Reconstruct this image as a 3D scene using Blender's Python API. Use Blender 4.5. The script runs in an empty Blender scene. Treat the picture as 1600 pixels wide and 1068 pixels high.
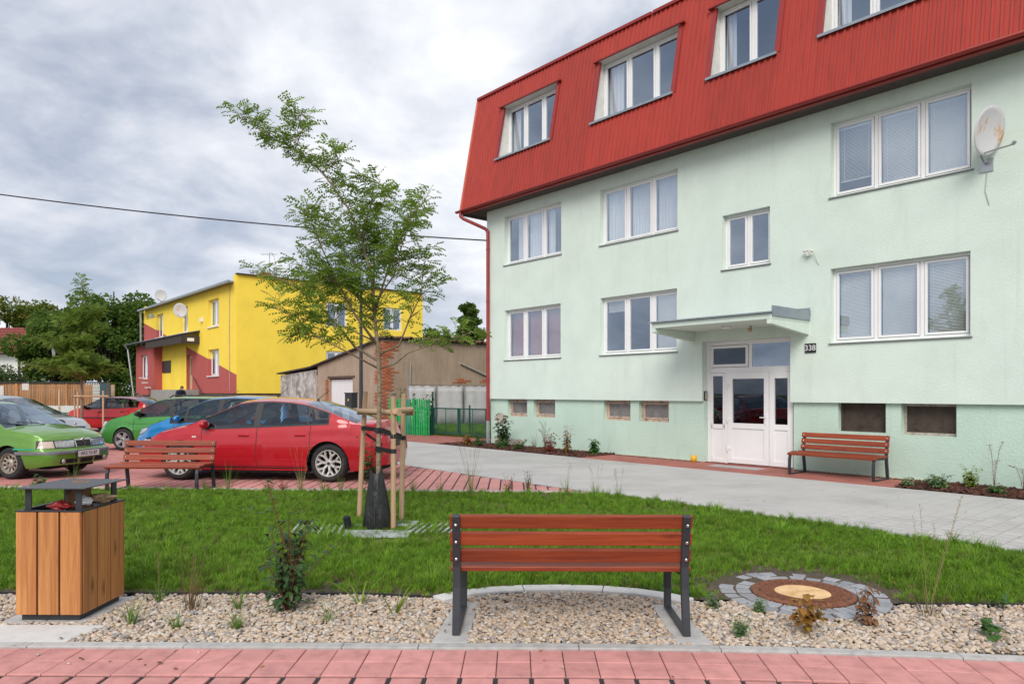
import bpy, bmesh, math, random
import numpy as np
from mathutils import Vector, Matrix, noise as mnoise

random.seed(7)
R = math.radians
scene = bpy.context.scene
col = scene.collection

# ------------------------------------------------------------------ camera
cam_data = bpy.data.cameras.new('camera')
cam = bpy.data.objects.new('camera', cam_data)
col.objects.link(cam)
cam.location = (0, 0, 1.61)
cam.rotation_euler = (R(90), 0, 0)
cam_data.sensor_width = 36
cam_data.lens = 25.2
cam_data.shift_y = 78 / 1600
cam_data.clip_end = 2000
scene.camera = cam

# ------------------------------------------------------------------ sky, sun, exposure
SUN_EL, SUN_AZ = 38, -172        # azimuth measured from +Y towards +X
world = bpy.data.worlds.new('World')
scene.world = world
world.use_nodes = True
wn, wl = world.node_tree.nodes, world.node_tree.links
wn.clear()
def wnode(t, **kw):
    n = wn.new(t)
    for k, v in kw.items(): setattr(n, k, v)
    return n
out = wnode('ShaderNodeOutputWorld')
mixw = wnode('ShaderNodeMixShader')
bg1 = wnode('ShaderNodeBackground'); bg1.inputs['Strength'].default_value = 0.10
bg2 = wnode('ShaderNodeBackground'); bg2.inputs['Strength'].default_value = 0.85
sky = wnode('ShaderNodeTexSky', sky_type='NISHITA', sun_disc=False)
sky.sun_elevation = R(SUN_EL); sky.sun_rotation = R(SUN_AZ)
tc = wnode('ShaderNodeTexCoord')
sep = wnode('ShaderNodeSeparateXYZ')
wl.new(tc.outputs['Generated'], sep.inputs[0])
def wmath(op, a, b=None):
    n = wnode('ShaderNodeMath', operation=op)
    for i, s in enumerate((a, b)):
        if s is None: continue
        if isinstance(s, (int, float)): n.inputs[i].default_value = s
        else: wl.new(s, n.inputs[i])
    return n.outputs[0]
zz = wmath('ADD', wmath('MAXIMUM', sep.outputs[2], 0.0), 0.40)
comb = wnode('ShaderNodeCombineXYZ')
wl.new(wmath('DIVIDE', sep.outputs[0], zz), comb.inputs[0])
wl.new(wmath('DIVIDE', sep.outputs[1], zz), comb.inputs[1])
wl.new(wmath('MULTIPLY', sep.outputs[2], 0.6), comb.inputs[2])
def wnoise(scale, detail, rough, dist, off):
    mp = wnode('ShaderNodeMapping'); mp.inputs['Location'].default_value = off
    wl.new(comb.outputs[0], mp.inputs[0])
    n = wnode('ShaderNodeTexNoise'); n.inputs['Scale'].default_value = scale
    n.inputs['Detail'].default_value = detail; n.inputs['Roughness'].default_value = rough
    n.inputs['Distortion'].default_value = dist
    wl.new(mp.outputs[0], n.inputs['Vector'])
    return n.outputs['Fac']
n1 = wnoise(1.7, 8, 0.5, 0.35, (0.3, 4.2, 1.1))
n2 = wnoise(4.6, 9, 0.56, 0.25, (7.0, 2.0, 5.0))
cl = wmath('ADD', wmath('MULTIPLY', n1, 0.62), wmath('MULTIPLY', n2, 0.38))
ramp = wnode('ShaderNodeValToRGB')
wl.new(cl, ramp.inputs[0])
cr = ramp.color_ramp
cr.elements[0].position = 0.39; cr.elements[0].color = (0.32, 0.35, 0.43, 1)
cr.elements[1].position = 0.63; cr.elements[1].color = (0.84, 0.845, 0.86, 1)
e = cr.elements.new(0.475); e.color = (0.50, 0.53, 0.60, 1)
e = cr.elements.new(0.545); e.color = (0.65, 0.67, 0.72, 1)
wl.new(ramp.outputs[0], bg2.inputs[0])
wl.new(sky.outputs[0], bg1.inputs[0])
cov = wnode('ShaderNodeMapRange'); cov.inputs[1].default_value = .34; cov.inputs[2].default_value = .50; cov.inputs[3].default_value = .72; cov.inputs[4].default_value = .98
wl.new(cl, cov.inputs[0]); wl.new(cov.outputs[0], mixw.inputs[0])
wl.new(bg1.outputs[0], mixw.inputs[1]); wl.new(bg2.outputs[0], mixw.inputs[2])
wl.new(mixw.outputs[0], out.inputs[0])

sun_data = bpy.data.lights.new('sun', 'SUN')
sun_data.energy = 1.7
sun_data.angle = R(32)
sun_data.color = (1.0, 0.95, 0.88)
sun = bpy.data.objects.new('sun', sun_data)
col.objects.link(sun)
_d = Vector((math.sin(R(SUN_AZ)) * math.cos(R(SUN_EL)), math.cos(R(SUN_AZ)) * math.cos(R(SUN_EL)), math.sin(R(SUN_EL))))
sun.rotation_euler = _d.to_track_quat('Z', 'Y').to_euler()
sun.location = (0, -5, 30)

vs = scene.view_settings
vs.view_transform = 'Standard'; vs.look = 'None'; vs.gamma = 1.0; vs.exposure = 0.66
scene.render.engine = 'CYCLES'
scene.cycles.use_denoising = True
scene.cycles.max_bounces = 8
scene.cycles.transparent_max_bounces = 16

# ------------------------------------------------------------------ mesh helpers
class MB:
    def __init__(s): s.v = []; s.f = []
    def vert(s, p): s.v.append(tuple(p)); return len(s.v) - 1
    def quad(s, a, b, c, d):
        i = len(s.v); s.v += [tuple(a), tuple(b), tuple(c), tuple(d)]; s.f.append((i, i+1, i+2, i+3)); return s
    def tri(s, a, b, c):
        i = len(s.v); s.v += [tuple(a), tuple(b), tuple(c)]; s.f.append((i, i+1, i+2)); return s
    def box(s, x0, x1, y0, y1, z0, z1):
        i = len(s.v)
        s.v += [(x0,y0,z0),(x1,y0,z0),(x1,y1,z0),(x0,y1,z0),(x0,y0,z1),(x1,y0,z1),(x1,y1,z1),(x0,y1,z1)]
        s.f += [(i,i+3,i+2,i+1),(i+4,i+5,i+6,i+7),(i,i+1,i+5,i+4),(i+1,i+2,i+6,i+5),(i+2,i+3,i+7,i+6),(i+3,i,i+4,i+7)]
        return s
    def bar(s, p, q, w, h, up=(0,0,1)):
        # rectangular bar from p to q, w across, h along up
        p, q = Vector(p), Vector(q); d = (q - p).normalized(); u = Vector(up)
        x = d.cross(u)
        if x.length < 1e-5: x = d.cross(Vector((1, 0, 0)))
        x.normalize(); u = x.cross(d).normalized()
        c = []
        for e in (p, q):
            for a, b in ((-1,-1),(1,-1),(1,1),(-1,1)): c.append(e + x*a*w/2 + u*b*h/2)
        i = len(s.v); s.v += [tuple(k) for k in c]
        s.f += [(i,i+1,i+2,i+3),(i+7,i+6,i+5,i+4)] + [(i+k, i+4+k, i+4+(k+1)%4, i+(k+1)%4) for k in range(4)]
        return s
    def prism(s, poly, z0, z1):
        n = len(poly); i = len(s.v)
        s.v += [(p[0], p[1], z0) for p in poly] + [(p[0], p[1], z1) for p in poly]
        s.f.append(tuple(range(i+n-1, i-1, -1))); s.f.append(tuple(range(i+n, i+2*n)))
        for k in range(n): s.f.append((i+k, i+(k+1)%n, i+n+(k+1)%n, i+n+k))
        return s
    def extr(s, poly, fn0, fn1):
        # closed polygon of 2D points mapped by two functions (front, back)
        n = len(poly); i = len(s.v)
        s.v += [tuple(fn0(*p)) for p in poly] + [tuple(fn1(*p)) for p in poly]
        s.f.append(tuple(range(i+n-1, i-1, -1))); s.f.append(tuple(range(i+n, i+2*n)))
        for k in range(n): s.f.append((i+k, i+(k+1)%n, i+n+(k+1)%n, i+n+k))
        return s
    def tube(s, pts, rad, n=8, cap=True):
        pts = [Vector(p) for p in pts]
        if not isinstance(rad, (list, tuple)): rad = [rad]*len(pts)
        rings = []; ref = None
        for k, p in enumerate(pts):
            d = (pts[min(k+1, len(pts)-1)] - pts[max(k-1, 0)]).normalized()
            if ref is None:
                ref = d.cross(Vector((0,0,1)))
                if ref.length < 1e-3: ref = d.cross(Vector((1,0,0)))
            ref = (ref - d*ref.dot(d)).normalized(); b = d.cross(ref)
            i = len(s.v); rings.append(i)
            for j in range(n):
                a = 2*math.pi*j/n
                s.v.append(tuple(p + (ref*math.cos(a) + b*math.sin(a))*rad[k]))
        for k in range(len(pts)-1):
            a, b = rings[k], rings[k+1]
            for j in range(n): s.f.append((a+j, a+(j+1)%n, b+(j+1)%n, b+j))
        if cap:
            s.f.append(tuple(rings[0]+j for j in range(n-1, -1, -1))); s.f.append(tuple(rings[-1]+j for j in range(n)))
        return s
    def lathe(s, prof, n=24, fn=lambda x, y, z: (x, y, z), close=False, cap=True):
        # prof: (r, h); axis z
        i = len(s.v); m = len(prof)
        for r, h in prof:
            for j in range(n):
                a = 2*math.pi*j/n; s.v.append(tuple(fn(r*math.cos(a), r*math.sin(a), h)))
        for k in range(m if close else m-1):
            k2 = (k+1) % m
            for j in range(n): s.f.append((i+k*n+j, i+k*n+(j+1)%n, i+k2*n+(j+1)%n, i+k2*n+j))
        if not close and cap:
            if prof[0][0] > 1e-4: s.f.append(tuple(i+j for j in range(n-1, -1, -1)))
            if prof[-1][0] > 1e-4: s.f.append(tuple(i+(m-1)*n+j for j in range(n)))
        return s
    def grid(s, rows):
        i = len(s.v); m = len(rows[0])
        for r in rows: s.v += [tuple(p) for p in r]
        for a in range(len(rows)-1):
            for b in range(m-1): s.f.append((i+a*m+b, i+a*m+b+1, i+(a+1)*m+b+1, i+(a+1)*m+b))
        return s
    def mesh(s, name, mat=None, smooth=False):
        me = bpy.data.meshes.new(name); me.from_pydata(s.v, [], s.f); me.validate(); me.update()
        if mat: me.materials.append(mat)
        if smooth is True:
            me.polygons.foreach_set('use_smooth', [True]*len(me.polygons))
        elif smooth:
            me.polygons.foreach_set('use_smooth', [True]*len(me.polygons))
            try: me.set_sharp_from_angle(angle=R(smooth))
            except Exception: pass
        return me
    def build(s, name, mat=None, parent=None, smooth=False, bevel=0, merge=False, fixn=False, seg=2):
        me = s.mesh(name, mat, smooth)
        if merge or fixn:
            bm = bmesh.new(); bm.from_mesh(me)
            if merge: bmesh.ops.remove_doubles(bm, verts=bm.verts, dist=1e-4)
            if fixn: bmesh.ops.recalc_face_normals(bm, faces=bm.faces)
            bm.to_mesh(me); bm.free()
            if smooth and smooth is not True:
                try: me.set_sharp_from_angle(angle=R(smooth))
                except Exception: pass
        o = bpy.data.objects.new(name, me); col.objects.link(o)
        if parent: o.parent = parent
        if bevel:
            b = o.modifiers.new('bevel', 'BEVEL'); b.width = bevel; b.segments = seg; b.limit_method = 'ANGLE'; b.angle_limit = R(40)
        return o
    def add(s, o, fn):
        i = len(s.v); s.v += [tuple(fn(*p)) for p in o.v]; s.f += [tuple(k+i for k in f) for f in o.f]; return s

def tag(o, label=None, cat=None, group=None, kind=None):
    if label: o['label'] = label
    if cat: o['category'] = cat
    if group: o['group'] = group
    if kind: o['kind'] = kind
    return o
def empty(name, loc=(0,0,0), rz=0):
    o = bpy.data.objects.new(name, None); col.objects.link(o); o.location = loc; o.rotation_euler = (0, 0, rz)
    o.empty_display_size = 0.3
    return o
def inst(me, name, parent=None, loc=(0,0,0), rot=(0,0,0), scl=None):
    o = bpy.data.objects.new(name, me); col.objects.link(o)
    if parent: o.parent = parent
    o.location = loc; o.rotation_euler = rot
    if scl: o.scale = scl
    return o
def pip(x, y, poly):
    c = False; n = len(poly); j = n-1
    for i in range(n):
        xi, yi = poly[i]; xj, yj = poly[j]
        if (yi > y) != (yj > y) and x < (xj-xi)*(y-yi)/(yj-yi)+xi: c = not c
        j = i
    return c
def lerp(a, b, t): return a + (b-a)*t

# ------------------------------------------------------------------ materials
def newmat(name):
    m = bpy.data.materials.new(name); m.use_nodes = True
    nt = m.node_tree; b = nt.nodes['Principled BSDF']
    return m, nt, b
def nd(nt, t, **kw):
    n = nt.nodes.new(t)
    for k, v in kw.items(): setattr(n, k, v)
    return n
def per_object(nt, v):
    oi = nd(nt, 'ShaderNodeObjectInfo'); mu = nd(nt, 'ShaderNodeVectorMath', operation='SCALE'); mu.inputs[0].default_value = (13.7, 7.3, 9.1)
    nt.links.new(oi.outputs['Random'], mu.inputs['Scale']); ad = nd(nt, 'ShaderNodeVectorMath', operation='ADD')
    nt.links.new(v, ad.inputs[0]); nt.links.new(mu.outputs[0], ad.inputs[1]); return ad.outputs[0]
def noise_fac(nt, scale, detail=4, rough=.55, stretch=None, coord='Object', dist=0, per=False):
    t = nd(nt, 'ShaderNodeTexCoord'); v = t.outputs[coord]
    if per: v = per_object(nt, v)
    if stretch:
        mp = nd(nt, 'ShaderNodeMapping'); mp.inputs['Scale'].default_value = stretch
        nt.links.new(v, mp.inputs[0]); v = mp.outputs[0]
    n = nd(nt, 'ShaderNodeTexNoise'); n.inputs['Scale'].default_value = scale; n.inputs['Detail'].default_value = detail
    n.inputs['Roughness'].default_value = rough; n.inputs['Distortion'].default_value = dist
    nt.links.new(v, n.inputs['Vector'])
    return n.outputs['Fac']
def ramp2(nt, fac, stops):
    r = nd(nt, 'ShaderNodeValToRGB'); nt.links.new(fac, r.inputs[0]); c = r.color_ramp
    c.elements[0].position, c.elements[0].color = stops[0][0], (*stops[0][1], 1)
    c.elements[1].position, c.elements[1].color = stops[-1][0], (*stops[-1][1], 1)
    for p, k in stops[1:-1]:
        e = c.elements.new(p); e.color = (*k, 1)
    return r.outputs[0]
def mixc(nt, fac, a, b, blend='MIX'):
    n = nd(nt, 'ShaderNodeMix', data_type='RGBA', blend_type=blend)
    for i, s in ((0, fac), (6, a), (7, b)):
        if isinstance(s, (int, float)): n.inputs[i].default_value = s
        elif isinstance(s, tuple): n.inputs[i].default_value = (*s, 1) if len(s) == 3 else s
        else: nt.links.new(s, n.inputs[i])
    return n.outputs[2]
def bump(nt, b, h, strength=.3, dist=.01):
    n = nd(nt, 'ShaderNodeBump'); n.inputs['Strength'].default_value = strength; n.inputs['Distance'].default_value = dist
    nt.links.new(h, n.inputs['Height']); nt.links.new(n.outputs[0], b.inputs['Normal'])
def rnd_val(nt, colr, lo, hi):
    oi = nd(nt, 'ShaderNodeObjectInfo')
    mr = nd(nt, 'ShaderNodeMapRange'); mr.inputs[3].default_value = lo; mr.inputs[4].default_value = hi
    nt.links.new(oi.outputs['Random'], mr.inputs[0])
    h = nd(nt, 'ShaderNodeHueSaturation'); nt.links.new(mr.outputs[0], h.inputs['Value'])
    if isinstance(colr, tuple): h.inputs['Color'].default_value = (*colr, 1)
    else: nt.links.new(colr, h.inputs['Color'])
    return h.outputs[0]
def M(name, c, rough=.8, var=.12, scale=6, bmp=0, bscale=120, bdist=.005, metal=0, coat=0, spec=None, rnd=None, stretch=None, detail=5, dark=None):
    m, nt, b = newmat(name)
    f = noise_fac(nt, scale, detail, .6, stretch)
    lo = tuple(x*(1-var*1.6) for x in c) if dark is None else dark
    colr = ramp2(nt, f, [(.3, lo), (.5, c), (.72, tuple(min(1, x*(1+var)) for x in c))])
    if rnd: colr = rnd_val(nt, colr, *rnd)
    nt.links.new(colr, b.inputs['Base Color'])
    b.inputs['Roughness'].default_value = rough; b.inputs['Metallic'].default_value = metal
    b.inputs['Coat Weight'].default_value = coat; b.inputs['Coat Roughness'].default_value = .04
    if spec is not None: b.inputs['Specular IOR Level'].default_value = spec
    if bmp: bump(nt, b, noise_fac(nt, bscale, 4, .6, stretch), bmp, bdist)
    return m
def wood(name, c1, c2, rough, axis, rnd=(.8, 1.2), coat=0, knots=0):
    m, nt, b = newmat(name)
    st = {'x': (1.2, 26, 26), 'y': (26, 1.2, 26), 'z': (26, 26, 1.2)}[axis]
    f = noise_fac(nt, 1.6, 7, .62, st, dist=.6, per=True)
    colr = ramp2(nt, f, [(.34, c1), (.64, c2)])
    big = noise_fac(nt, 1.3, 3, .5, tuple(x/6 for x in st), per=True)
    colr = mixc(nt, .35, colr, ramp2(nt, big, [(.35, tuple(x*.72 for x in c1)), (.65, c2)]))
    if knots:
        t = nd(nt, 'ShaderNodeTexCoord'); mp = nd(nt, 'ShaderNodeMapping')
        mp.inputs['Scale'].default_value = {'x': (2.2, 9, 9), 'y': (9, 2.2, 9), 'z': (9, 9, 2.6)}[axis]
        nt.links.new(per_object(nt, t.outputs['Object']), mp.inputs[0])
        vo = nd(nt, 'ShaderNodeTexVoronoi'); vo.inputs['Scale'].default_value = .75; nt.links.new(mp.outputs[0], vo.inputs['Vector'])
        k = nd(nt, 'ShaderNodeMapRange'); k.inputs[1].default_value = .05; k.inputs[2].default_value = .17; k.inputs[3].default_value = knots; k.inputs[4].default_value = 0
        nt.links.new(vo.outputs['Distance'], k.inputs[0])
        colr = mixc(nt, k.outputs[0], colr, tuple(x*.32 for x in c1))
    if rnd: colr = rnd_val(nt, colr, *rnd)
    nt.links.new(colr, b.inputs['Base Color']); b.inputs['Roughness'].default_value = rough
    b.inputs['Coat Weight'].default_value = coat; b.inputs['Coat Roughness'].default_value = .25
    bump(nt, b, f, .25, .003)
    return m
def glass(name, tint=(.75, .8, .8), ior=1.6, rough=0.0, base=0.0, wav=.05):
    m = bpy.data.materials.new(name); m.use_nodes = True; nt = m.node_tree; nt.nodes.clear()
    o = nd(nt, 'ShaderNodeOutputMaterial'); mx = nd(nt, 'ShaderNodeMixShader')
    tr = nd(nt, 'ShaderNodeBsdfTransparent'); tr.inputs[0].default_value = (*tint, 1)
    gl = nd(nt, 'ShaderNodeBsdfGlossy'); gl.inputs['Roughness'].default_value = rough; gl.inputs[0].default_value = (.72, .85, 1, 1)
    n = nd(nt, 'ShaderNodeTexNoise'); n.inputs['Scale'].default_value = 1.1; n.inputs['Detail'].default_value = 1
    t = nd(nt, 'ShaderNodeTexCoord'); nt.links.new(t.outputs['Object'], n.inputs['Vector'])
    bm_ = nd(nt, 'ShaderNodeBump'); bm_.inputs['Strength'].default_value = wav; bm_.inputs['Distance'].default_value = .02
    nt.links.new(n.outputs['Fac'], bm_.inputs['Height'])
    if wav: nt.links.new(bm_.outputs[0], gl.inputs['Normal'])
    lw = nd(nt, 'ShaderNodeLayerWeight'); lw.inputs[0].default_value = .5     # facing term works alike from both sides of the pane
    pw = nd(nt, 'ShaderNodeMath', operation='POWER'); nt.links.new(lw.outputs['Facing'], pw.inputs[0]); pw.inputs[1].default_value = 3.5
    ad = nd(nt, 'ShaderNodeMath', operation='MULTIPLY_ADD'); ad.use_clamp = True
    nt.links.new(pw.outputs[0], ad.inputs[0]); ad.inputs[1].default_value = 1-base; ad.inputs[2].default_value = base
    nt.links.new(ad.outputs[0], mx.inputs[0]); nt.links.new(tr.outputs[0], mx.inputs[1]); nt.links.new(gl.outputs[0], mx.inputs[2])
    nt.links.new(mx.outputs[0], o.inputs[0])
    return m
def leafmat(name, c1, c2, rnd=(.7, 1.25), trans=.25, rough=.55, patch=None):
    m, nt, b = newmat(name)
    f = noise_fac(nt, 3.0, 3, .5)
    colr = ramp2(nt, f, [(.35, c1), (.65, c2)])
    if patch:
        g = nd(nt, 'ShaderNodeNewGeometry'); n = nd(nt, 'ShaderNodeTexNoise'); n.inputs['Scale'].default_value = 1.1; n.inputs['Detail'].default_value = 4
        nt.links.new(g.outputs['Position'], n.inputs['Vector'])
        r = nd(nt, 'ShaderNodeMapRange'); r.inputs[1].default_value = .48; r.inputs[2].default_value = .72
        nt.links.new(n.outputs['Fac'], r.inputs[0])
        colr = mixc(nt, r.outputs[0], colr, patch)
    if rnd: colr = rnd_val(nt, colr, *rnd)
    nt.links.new(colr, b.inputs['Base Color']); b.inputs['Roughness'].default_value = rough
    b.inputs['Specular IOR Level'].default_value = .3
    tl = nd(nt, 'ShaderNodeBsdfTranslucent'); nt.links.new(colr, tl.inputs[0])
    mx = nd(nt, 'ShaderNodeMixShader'); mx.inputs[0].default_value = trans
    o = nt.nodes['Material Output']
    nt.links.new(b.outputs[0], mx.inputs[1]); nt.links.new(tl.outputs[0], mx.inputs[2]); nt.links.new(mx.outputs[0], o.inputs[0])
    return m

def stucco(name, c, stain, streak=.5, bmp=.5, bscale=60):
    m, nt, b = newmat(name)
    f = noise_fac(nt, 1.1, 6, .6)
    colr = ramp2(nt, f, [(.3, tuple(x*.93 for x in c)), (.55, c), (.75, tuple(min(1, x*1.04) for x in c))])
    s = noise_fac(nt, 1.5, 6, .65, (2.2, 2.2, .35))
    k = nd(nt, 'ShaderNodeMapRange'); k.inputs[1].default_value = .56; k.inputs[2].default_value = .8; k.inputs[4].default_value = streak
    nt.links.new(s, k.inputs[0])
    colr = mixc(nt, k.outputs[0], colr, stain)
    s2 = noise_fac(nt, 1.0, 5, .6, (7, 7, .22)); k2 = nd(nt, 'ShaderNodeMapRange'); k2.inputs[1].default_value = .60; k2.inputs[2].default_value = .78; k2.inputs[4].default_value = .24
    nt.links.new(s2, k2.inputs[0]); colr = mixc(nt, k2.outputs[0], colr, tuple(x*.82 for x in stain))
    nt.links.new(colr, b.inputs['Base Color']); b.inputs['Roughness'].default_value = .92
    b.inputs['Specular IOR Level'].default_value = .2
    bump(nt, b, noise_fac(nt, bscale, 5, .7, (1, 1, .8)), bmp, .012)
    return m

MT = {}
MT['mint'] = stucco('mint_stucco', (.67, .765, .69), (.54, .60, .53), .5, .6, 34)
MT['mint2'] = stucco('mint_plinth_render', (.535, .685, .585), (.44, .555, .47), .6, 1.0, 26)
MT['red_metal'] = M('red_painted_steel', (.37, .036, .021), .5, .09, 2.5, metal=0, rnd=(.92, 1.07), stretch=(2.5, 2.5, .35))
MT['red_metal2'] = M('red_painted_trim', (.29, .024, .020), .45, .08, 3)
MT['pink_trim'] = M('faded_red_trim', (.62, .16, .11), .5, .08, 3)
MT['pvc'] = M('white_pvc', (.82, .81, .81), .35, .03, 2)
MT['cream'] = M('cream_board', (.66, .65, .60), .7, .08, 4)
MT['sillgrey'] = M('grey_sheet_sill', (.30, .34, .38), .4, .1, 4, metal=.4)
MT['darksill'] = M('dark_sheet_sill', (.20, .215, .21), .5, .1, 4, metal=.3)
MT['winglass'] = glass('window_glass', (.90, .92, .93), 1.8, base=.33)
MT['doorglass'] = glass('door_glass', (.50, .43, .40), 1.6, base=.10)
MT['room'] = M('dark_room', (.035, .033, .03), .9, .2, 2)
MT['curtain'] = M('net_curtain', (.74, .75, .78), .9, .08, 14, stretch=(1, 1, .1))
MT['curtain_red'] = M('plum_curtain', (.36, .15, .14), .9, .1, 14, stretch=(1, 1, .1))
MT['blind'] = M('venetian_blind', (.72, .72, .70), .55, .04, 3)
MT['soffit'] = M('dark_soffit_boards', (.075, .06, .055), .9, .25, 8, stretch=(1, 8, 1))
MT['oldwood'] = M('old_painted_wood', (.52, .38, .30), .75, .25, 14, dark=(.22, .12, .08))
MT['greywood'] = M('weathered_grey_wood', (.40, .36, .31), .85, .25, 14)
MT['mesh'] = M('dusty_pane', (.20, .19, .185), .6, .2, 5)
MT['rustmesh'] = M('rusted_mesh', (.060, .042, .032), .8, .3, 6)
MT['black'] = M('black_plastic', (.022, .022, .024), .5, .15, 8)
MT['anthracite'] = M('anthracite_steel', (.038, .042, .050), .45, .1, 5, metal=.2)
MT['chrome'] = M('bright_metal', (.72, .72, .72), .22, .05, 4, metal=1)
MT['zinc'] = M('galvanised_steel', (.46, .48, .49), .4, .12, 9, metal=.8)
MT['white'] = M('white_paint', (.78, .78, .77), .5, .04, 4)
MT['plank'] = wood('red_brown_bench_wood', (.175, .024, .007), (.36, .066, .018), .5, 'x', (.85, 1.15), coat=0, knots=.6)
MT['binwood'] = wood('larch_boards', (.34, .115, .030), (.58, .265, .085), .6, 'z', (.85, 1.15), knots=.85)
MT['stakewood'] = wood('round_pine_stake', (.42, .26, .15), (.58, .40, .25), .75, 'z', (.85, 1.1), knots=.4)
MT['bark'] = M('young_bark', (.27, .20, .14), .9, .3, 18, .6, 40, .01, stretch=(1, 1, 3))
MT['darkbark'] = M('dark_bark', (.05, .04, .032), .9, .3, 12)
MT['concrete'] = M('pale_concrete', (.46, .455, .44), .85, .12, 9, .25, 160, .003)
MT['concrete2'] = M('light_concrete', (.60, .595, .58), .85, .08, 9, .2, 160, .003)
MT['kerb'] = M('grey_kerb', (.43, .425, .41), .85, .14, 14, .25, 160, .003, rnd=(.92, 1.06))
MT['redtile'] = M('red_concrete_paver', (.56, .255, .235), .85, .14, 9, .25, 220, .002, rnd=(.90, 1.07))
MT['redtile2'] = M('red_concrete_paver_far', (.51, .205, .185), .85, .16, 1.3, .2, 120, .002)
MT['redtile3'] = M('brown_red_paver', (.36, .125, .098), .85, .16, 2, .2, 120, .002)
MT['greytile'] = M('grey_concrete_paver', (.46, .45, .435), .85, .16, 1.1, .2, 200, .002, rnd=(.90, 1.06))
MT['greytile2'] = M('grey_concrete_paver_far', (.46, .45, .435), .85, .11, .8, .2, 200, .002)
MT['joint'] = M('black_joint_grit', (.030, .031, .034), .9, .9, 260, .8, 300, .004)
MT['soil'] = M('dark_soil', (.085, .063, .045), .95, .3, 25, .8, 60, .01)
MT['gravelbase'] = M('gravel_bed_base', (.22, .185, .15), .95, .3, 60, .8, 90, .01)
MT['farground'] = M('far_ground', (.10, .13, .055), .95, .25, .4)
# ------------------------------------------------------------------ ground and paving
U = Vector((.6547, -.7559)); V = Vector((.7559, .6547)); P0 = Vector((4.404, 16.41)); RZ = math.atan2(-.7559, .6547)
def B(s, y):            # point on the ground in the frame of the green building (along its wall, into it)
    return P0 + U*s + V*y

gr = MB(); gr.quad((-600, -60, -.06), (600, -60, -.06), (600, 1200, -.06), (-600, 1200, -.06))
tag(gr.build('ground', MT['farground']), kind='structure')

def kerb_y(x): return 4.485 - .0225*x*x if x > 0 else 4.485 + .010*abs(x)
def kmap(x, d):          # d metres towards the camera from the kerb's front edge
    s = -.045*x if x > 0 else -.010
    n = Vector((s, -1)).normalized()
    return Vector((x, kerb_y(x))) + n*d

# front path: base + single pavers + kerb stones
base = MB()
xs = [-7 + .25*i for i in range(57)]
base.grid([[(*kmap(x, 0), -.012) for x in xs], [(*kmap(x, 3.2), -.012) for x in xs]])
for f_ in range(len(base.f)): base.f[f_] = tuple(reversed(base.f[f_]))
path = tag(base.build('front_path', MT['joint']), kind='structure')
def paver(mb, a, b, c, d, z0, z1, ch=.004):
    # a,b,c,d ccw ground points; chamfered top
    cx = (a[0]+b[0]+c[0]+d[0])/4; cy = (a[1]+b[1]+c[1]+d[1])/4
    i = len(mb.v); P = (a, b, c, d)
    for p in P: mb.v.append((p[0], p[1], z0))
    for p in P: mb.v.append((p[0], p[1], z1-ch))
    for p in P:
        q = Vector((cx-p[0], cy-p[1])).normalized()*ch*1.4
        mb.v.append((p[0]+q[0], p[1]+q[1], z1))
    for o in (0, 4):
        for k in range(4): mb.f.append((i+o+k, i+o+(k+1)%4, i+o+4+(k+1)%4, i+o+4+k))
    mb.f.append((i+8, i+9, i+10, i+11))
rows = [(.004, .206, .0025), (.209, .418, .0025), (.448, .640, .0135), (.645, .84, .0135), (.845, 1.04, .0135)]
for r_, (d0, d1, g) in enumerate(rows):
    for k in range(-29, 29):
        x0 = .112 + .2*k + g; x1 = .112 + .2*(k+1) - g
        if x0 < -5.6 or x1 > 5.6: continue
        if r_ == 0 and False: continue
        mb = MB(); dz = random.uniform(-.0015, .0015)
        # joints run square to the kerb: shift with the curve
        a, b, c, d = kmap(x0, d1), kmap(x1, d1), kmap(x1, d0), kmap(x0, d0)
        paver(mb, a, b, c, d, -.05, dz)
        mb.build('paver', MT['redtile'], path)
kx = -4.9 + .35
ks = [-7.0, -6.03, -5.05, -4.06, -3.06, -2.07, -1.07, -.57-.02, .42, 1.30, 1.76, 2.72, 3.7, 4.7, 5.7]
kb = None
kroot = None
for i in range(len(ks)-1):
    mb = MB(); n = 6; t0, t1 = ks[i]+.002, ks[i+1]-.002
    X = [lerp(t0, t1, j/n) for j in range(n+1)]
    f1 = [kmap(x, .0) for x in X]; f0 = [kmap(x, -.085) for x in X]
    poly = [tuple(p) for p in f1] + [tuple(p) for p in reversed(f0)]
    mb.prism(poly, -.08, .012)
    mb.build('kerb_stone', MT['kerb'], path, bevel=.004)

# gravel bed (between kerb and lawn)
MH = Vector((2.31, 5.70))
lawn_near = [(-11, 5.80), (-4.08, 5.71), (-1.22, 5.69), (-.72, 5.62), (-.50, 5.60), (-.1, 5.82), (.30, 5.88), (.72, 5.86), (1.10, 5.70), (1.35, 5.52), (1.62, 5.52), (2.31, 5.48), (2.92, 5.42), (3.9, 5.39), (6.8, 5.30)]
lawn_far = [(6.8, 5.13), (4.95, 7.15), (4.32, 7.93), (2.74, 9.82), (1.92, 10.76), (1.62, 11.02), (1.0, 11.22), (.5, 11.33), (-2.03, 11.36), (-5.19, 11.62), (-8.42, 11.80), (-11, 11.95)]
lawn_poly = lawn_near + lawn_far
gb = MB(); gb.quad((-11, 4.4, -.02), (7, 4.2, -.02), (7, 6.4, -.02), (-11, 6.4, -.02))
gravel_bed = tag(gb.build('gravel_bed', MT['gravelbase']), kind='structure')
gb2 = MB(); gb2.quad((-14, 11.2, -.018), (2.2, 10.8, -.018), (2.2, 12.0, -.018), (-14, 12.9, -.018))
tag(gb2.build('back_gravel_bed', MT['gravelbase']), kind='structure')

def Yp(x): return 11.70 - .062*x if x < 0 else 11.70 - .02*x
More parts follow.
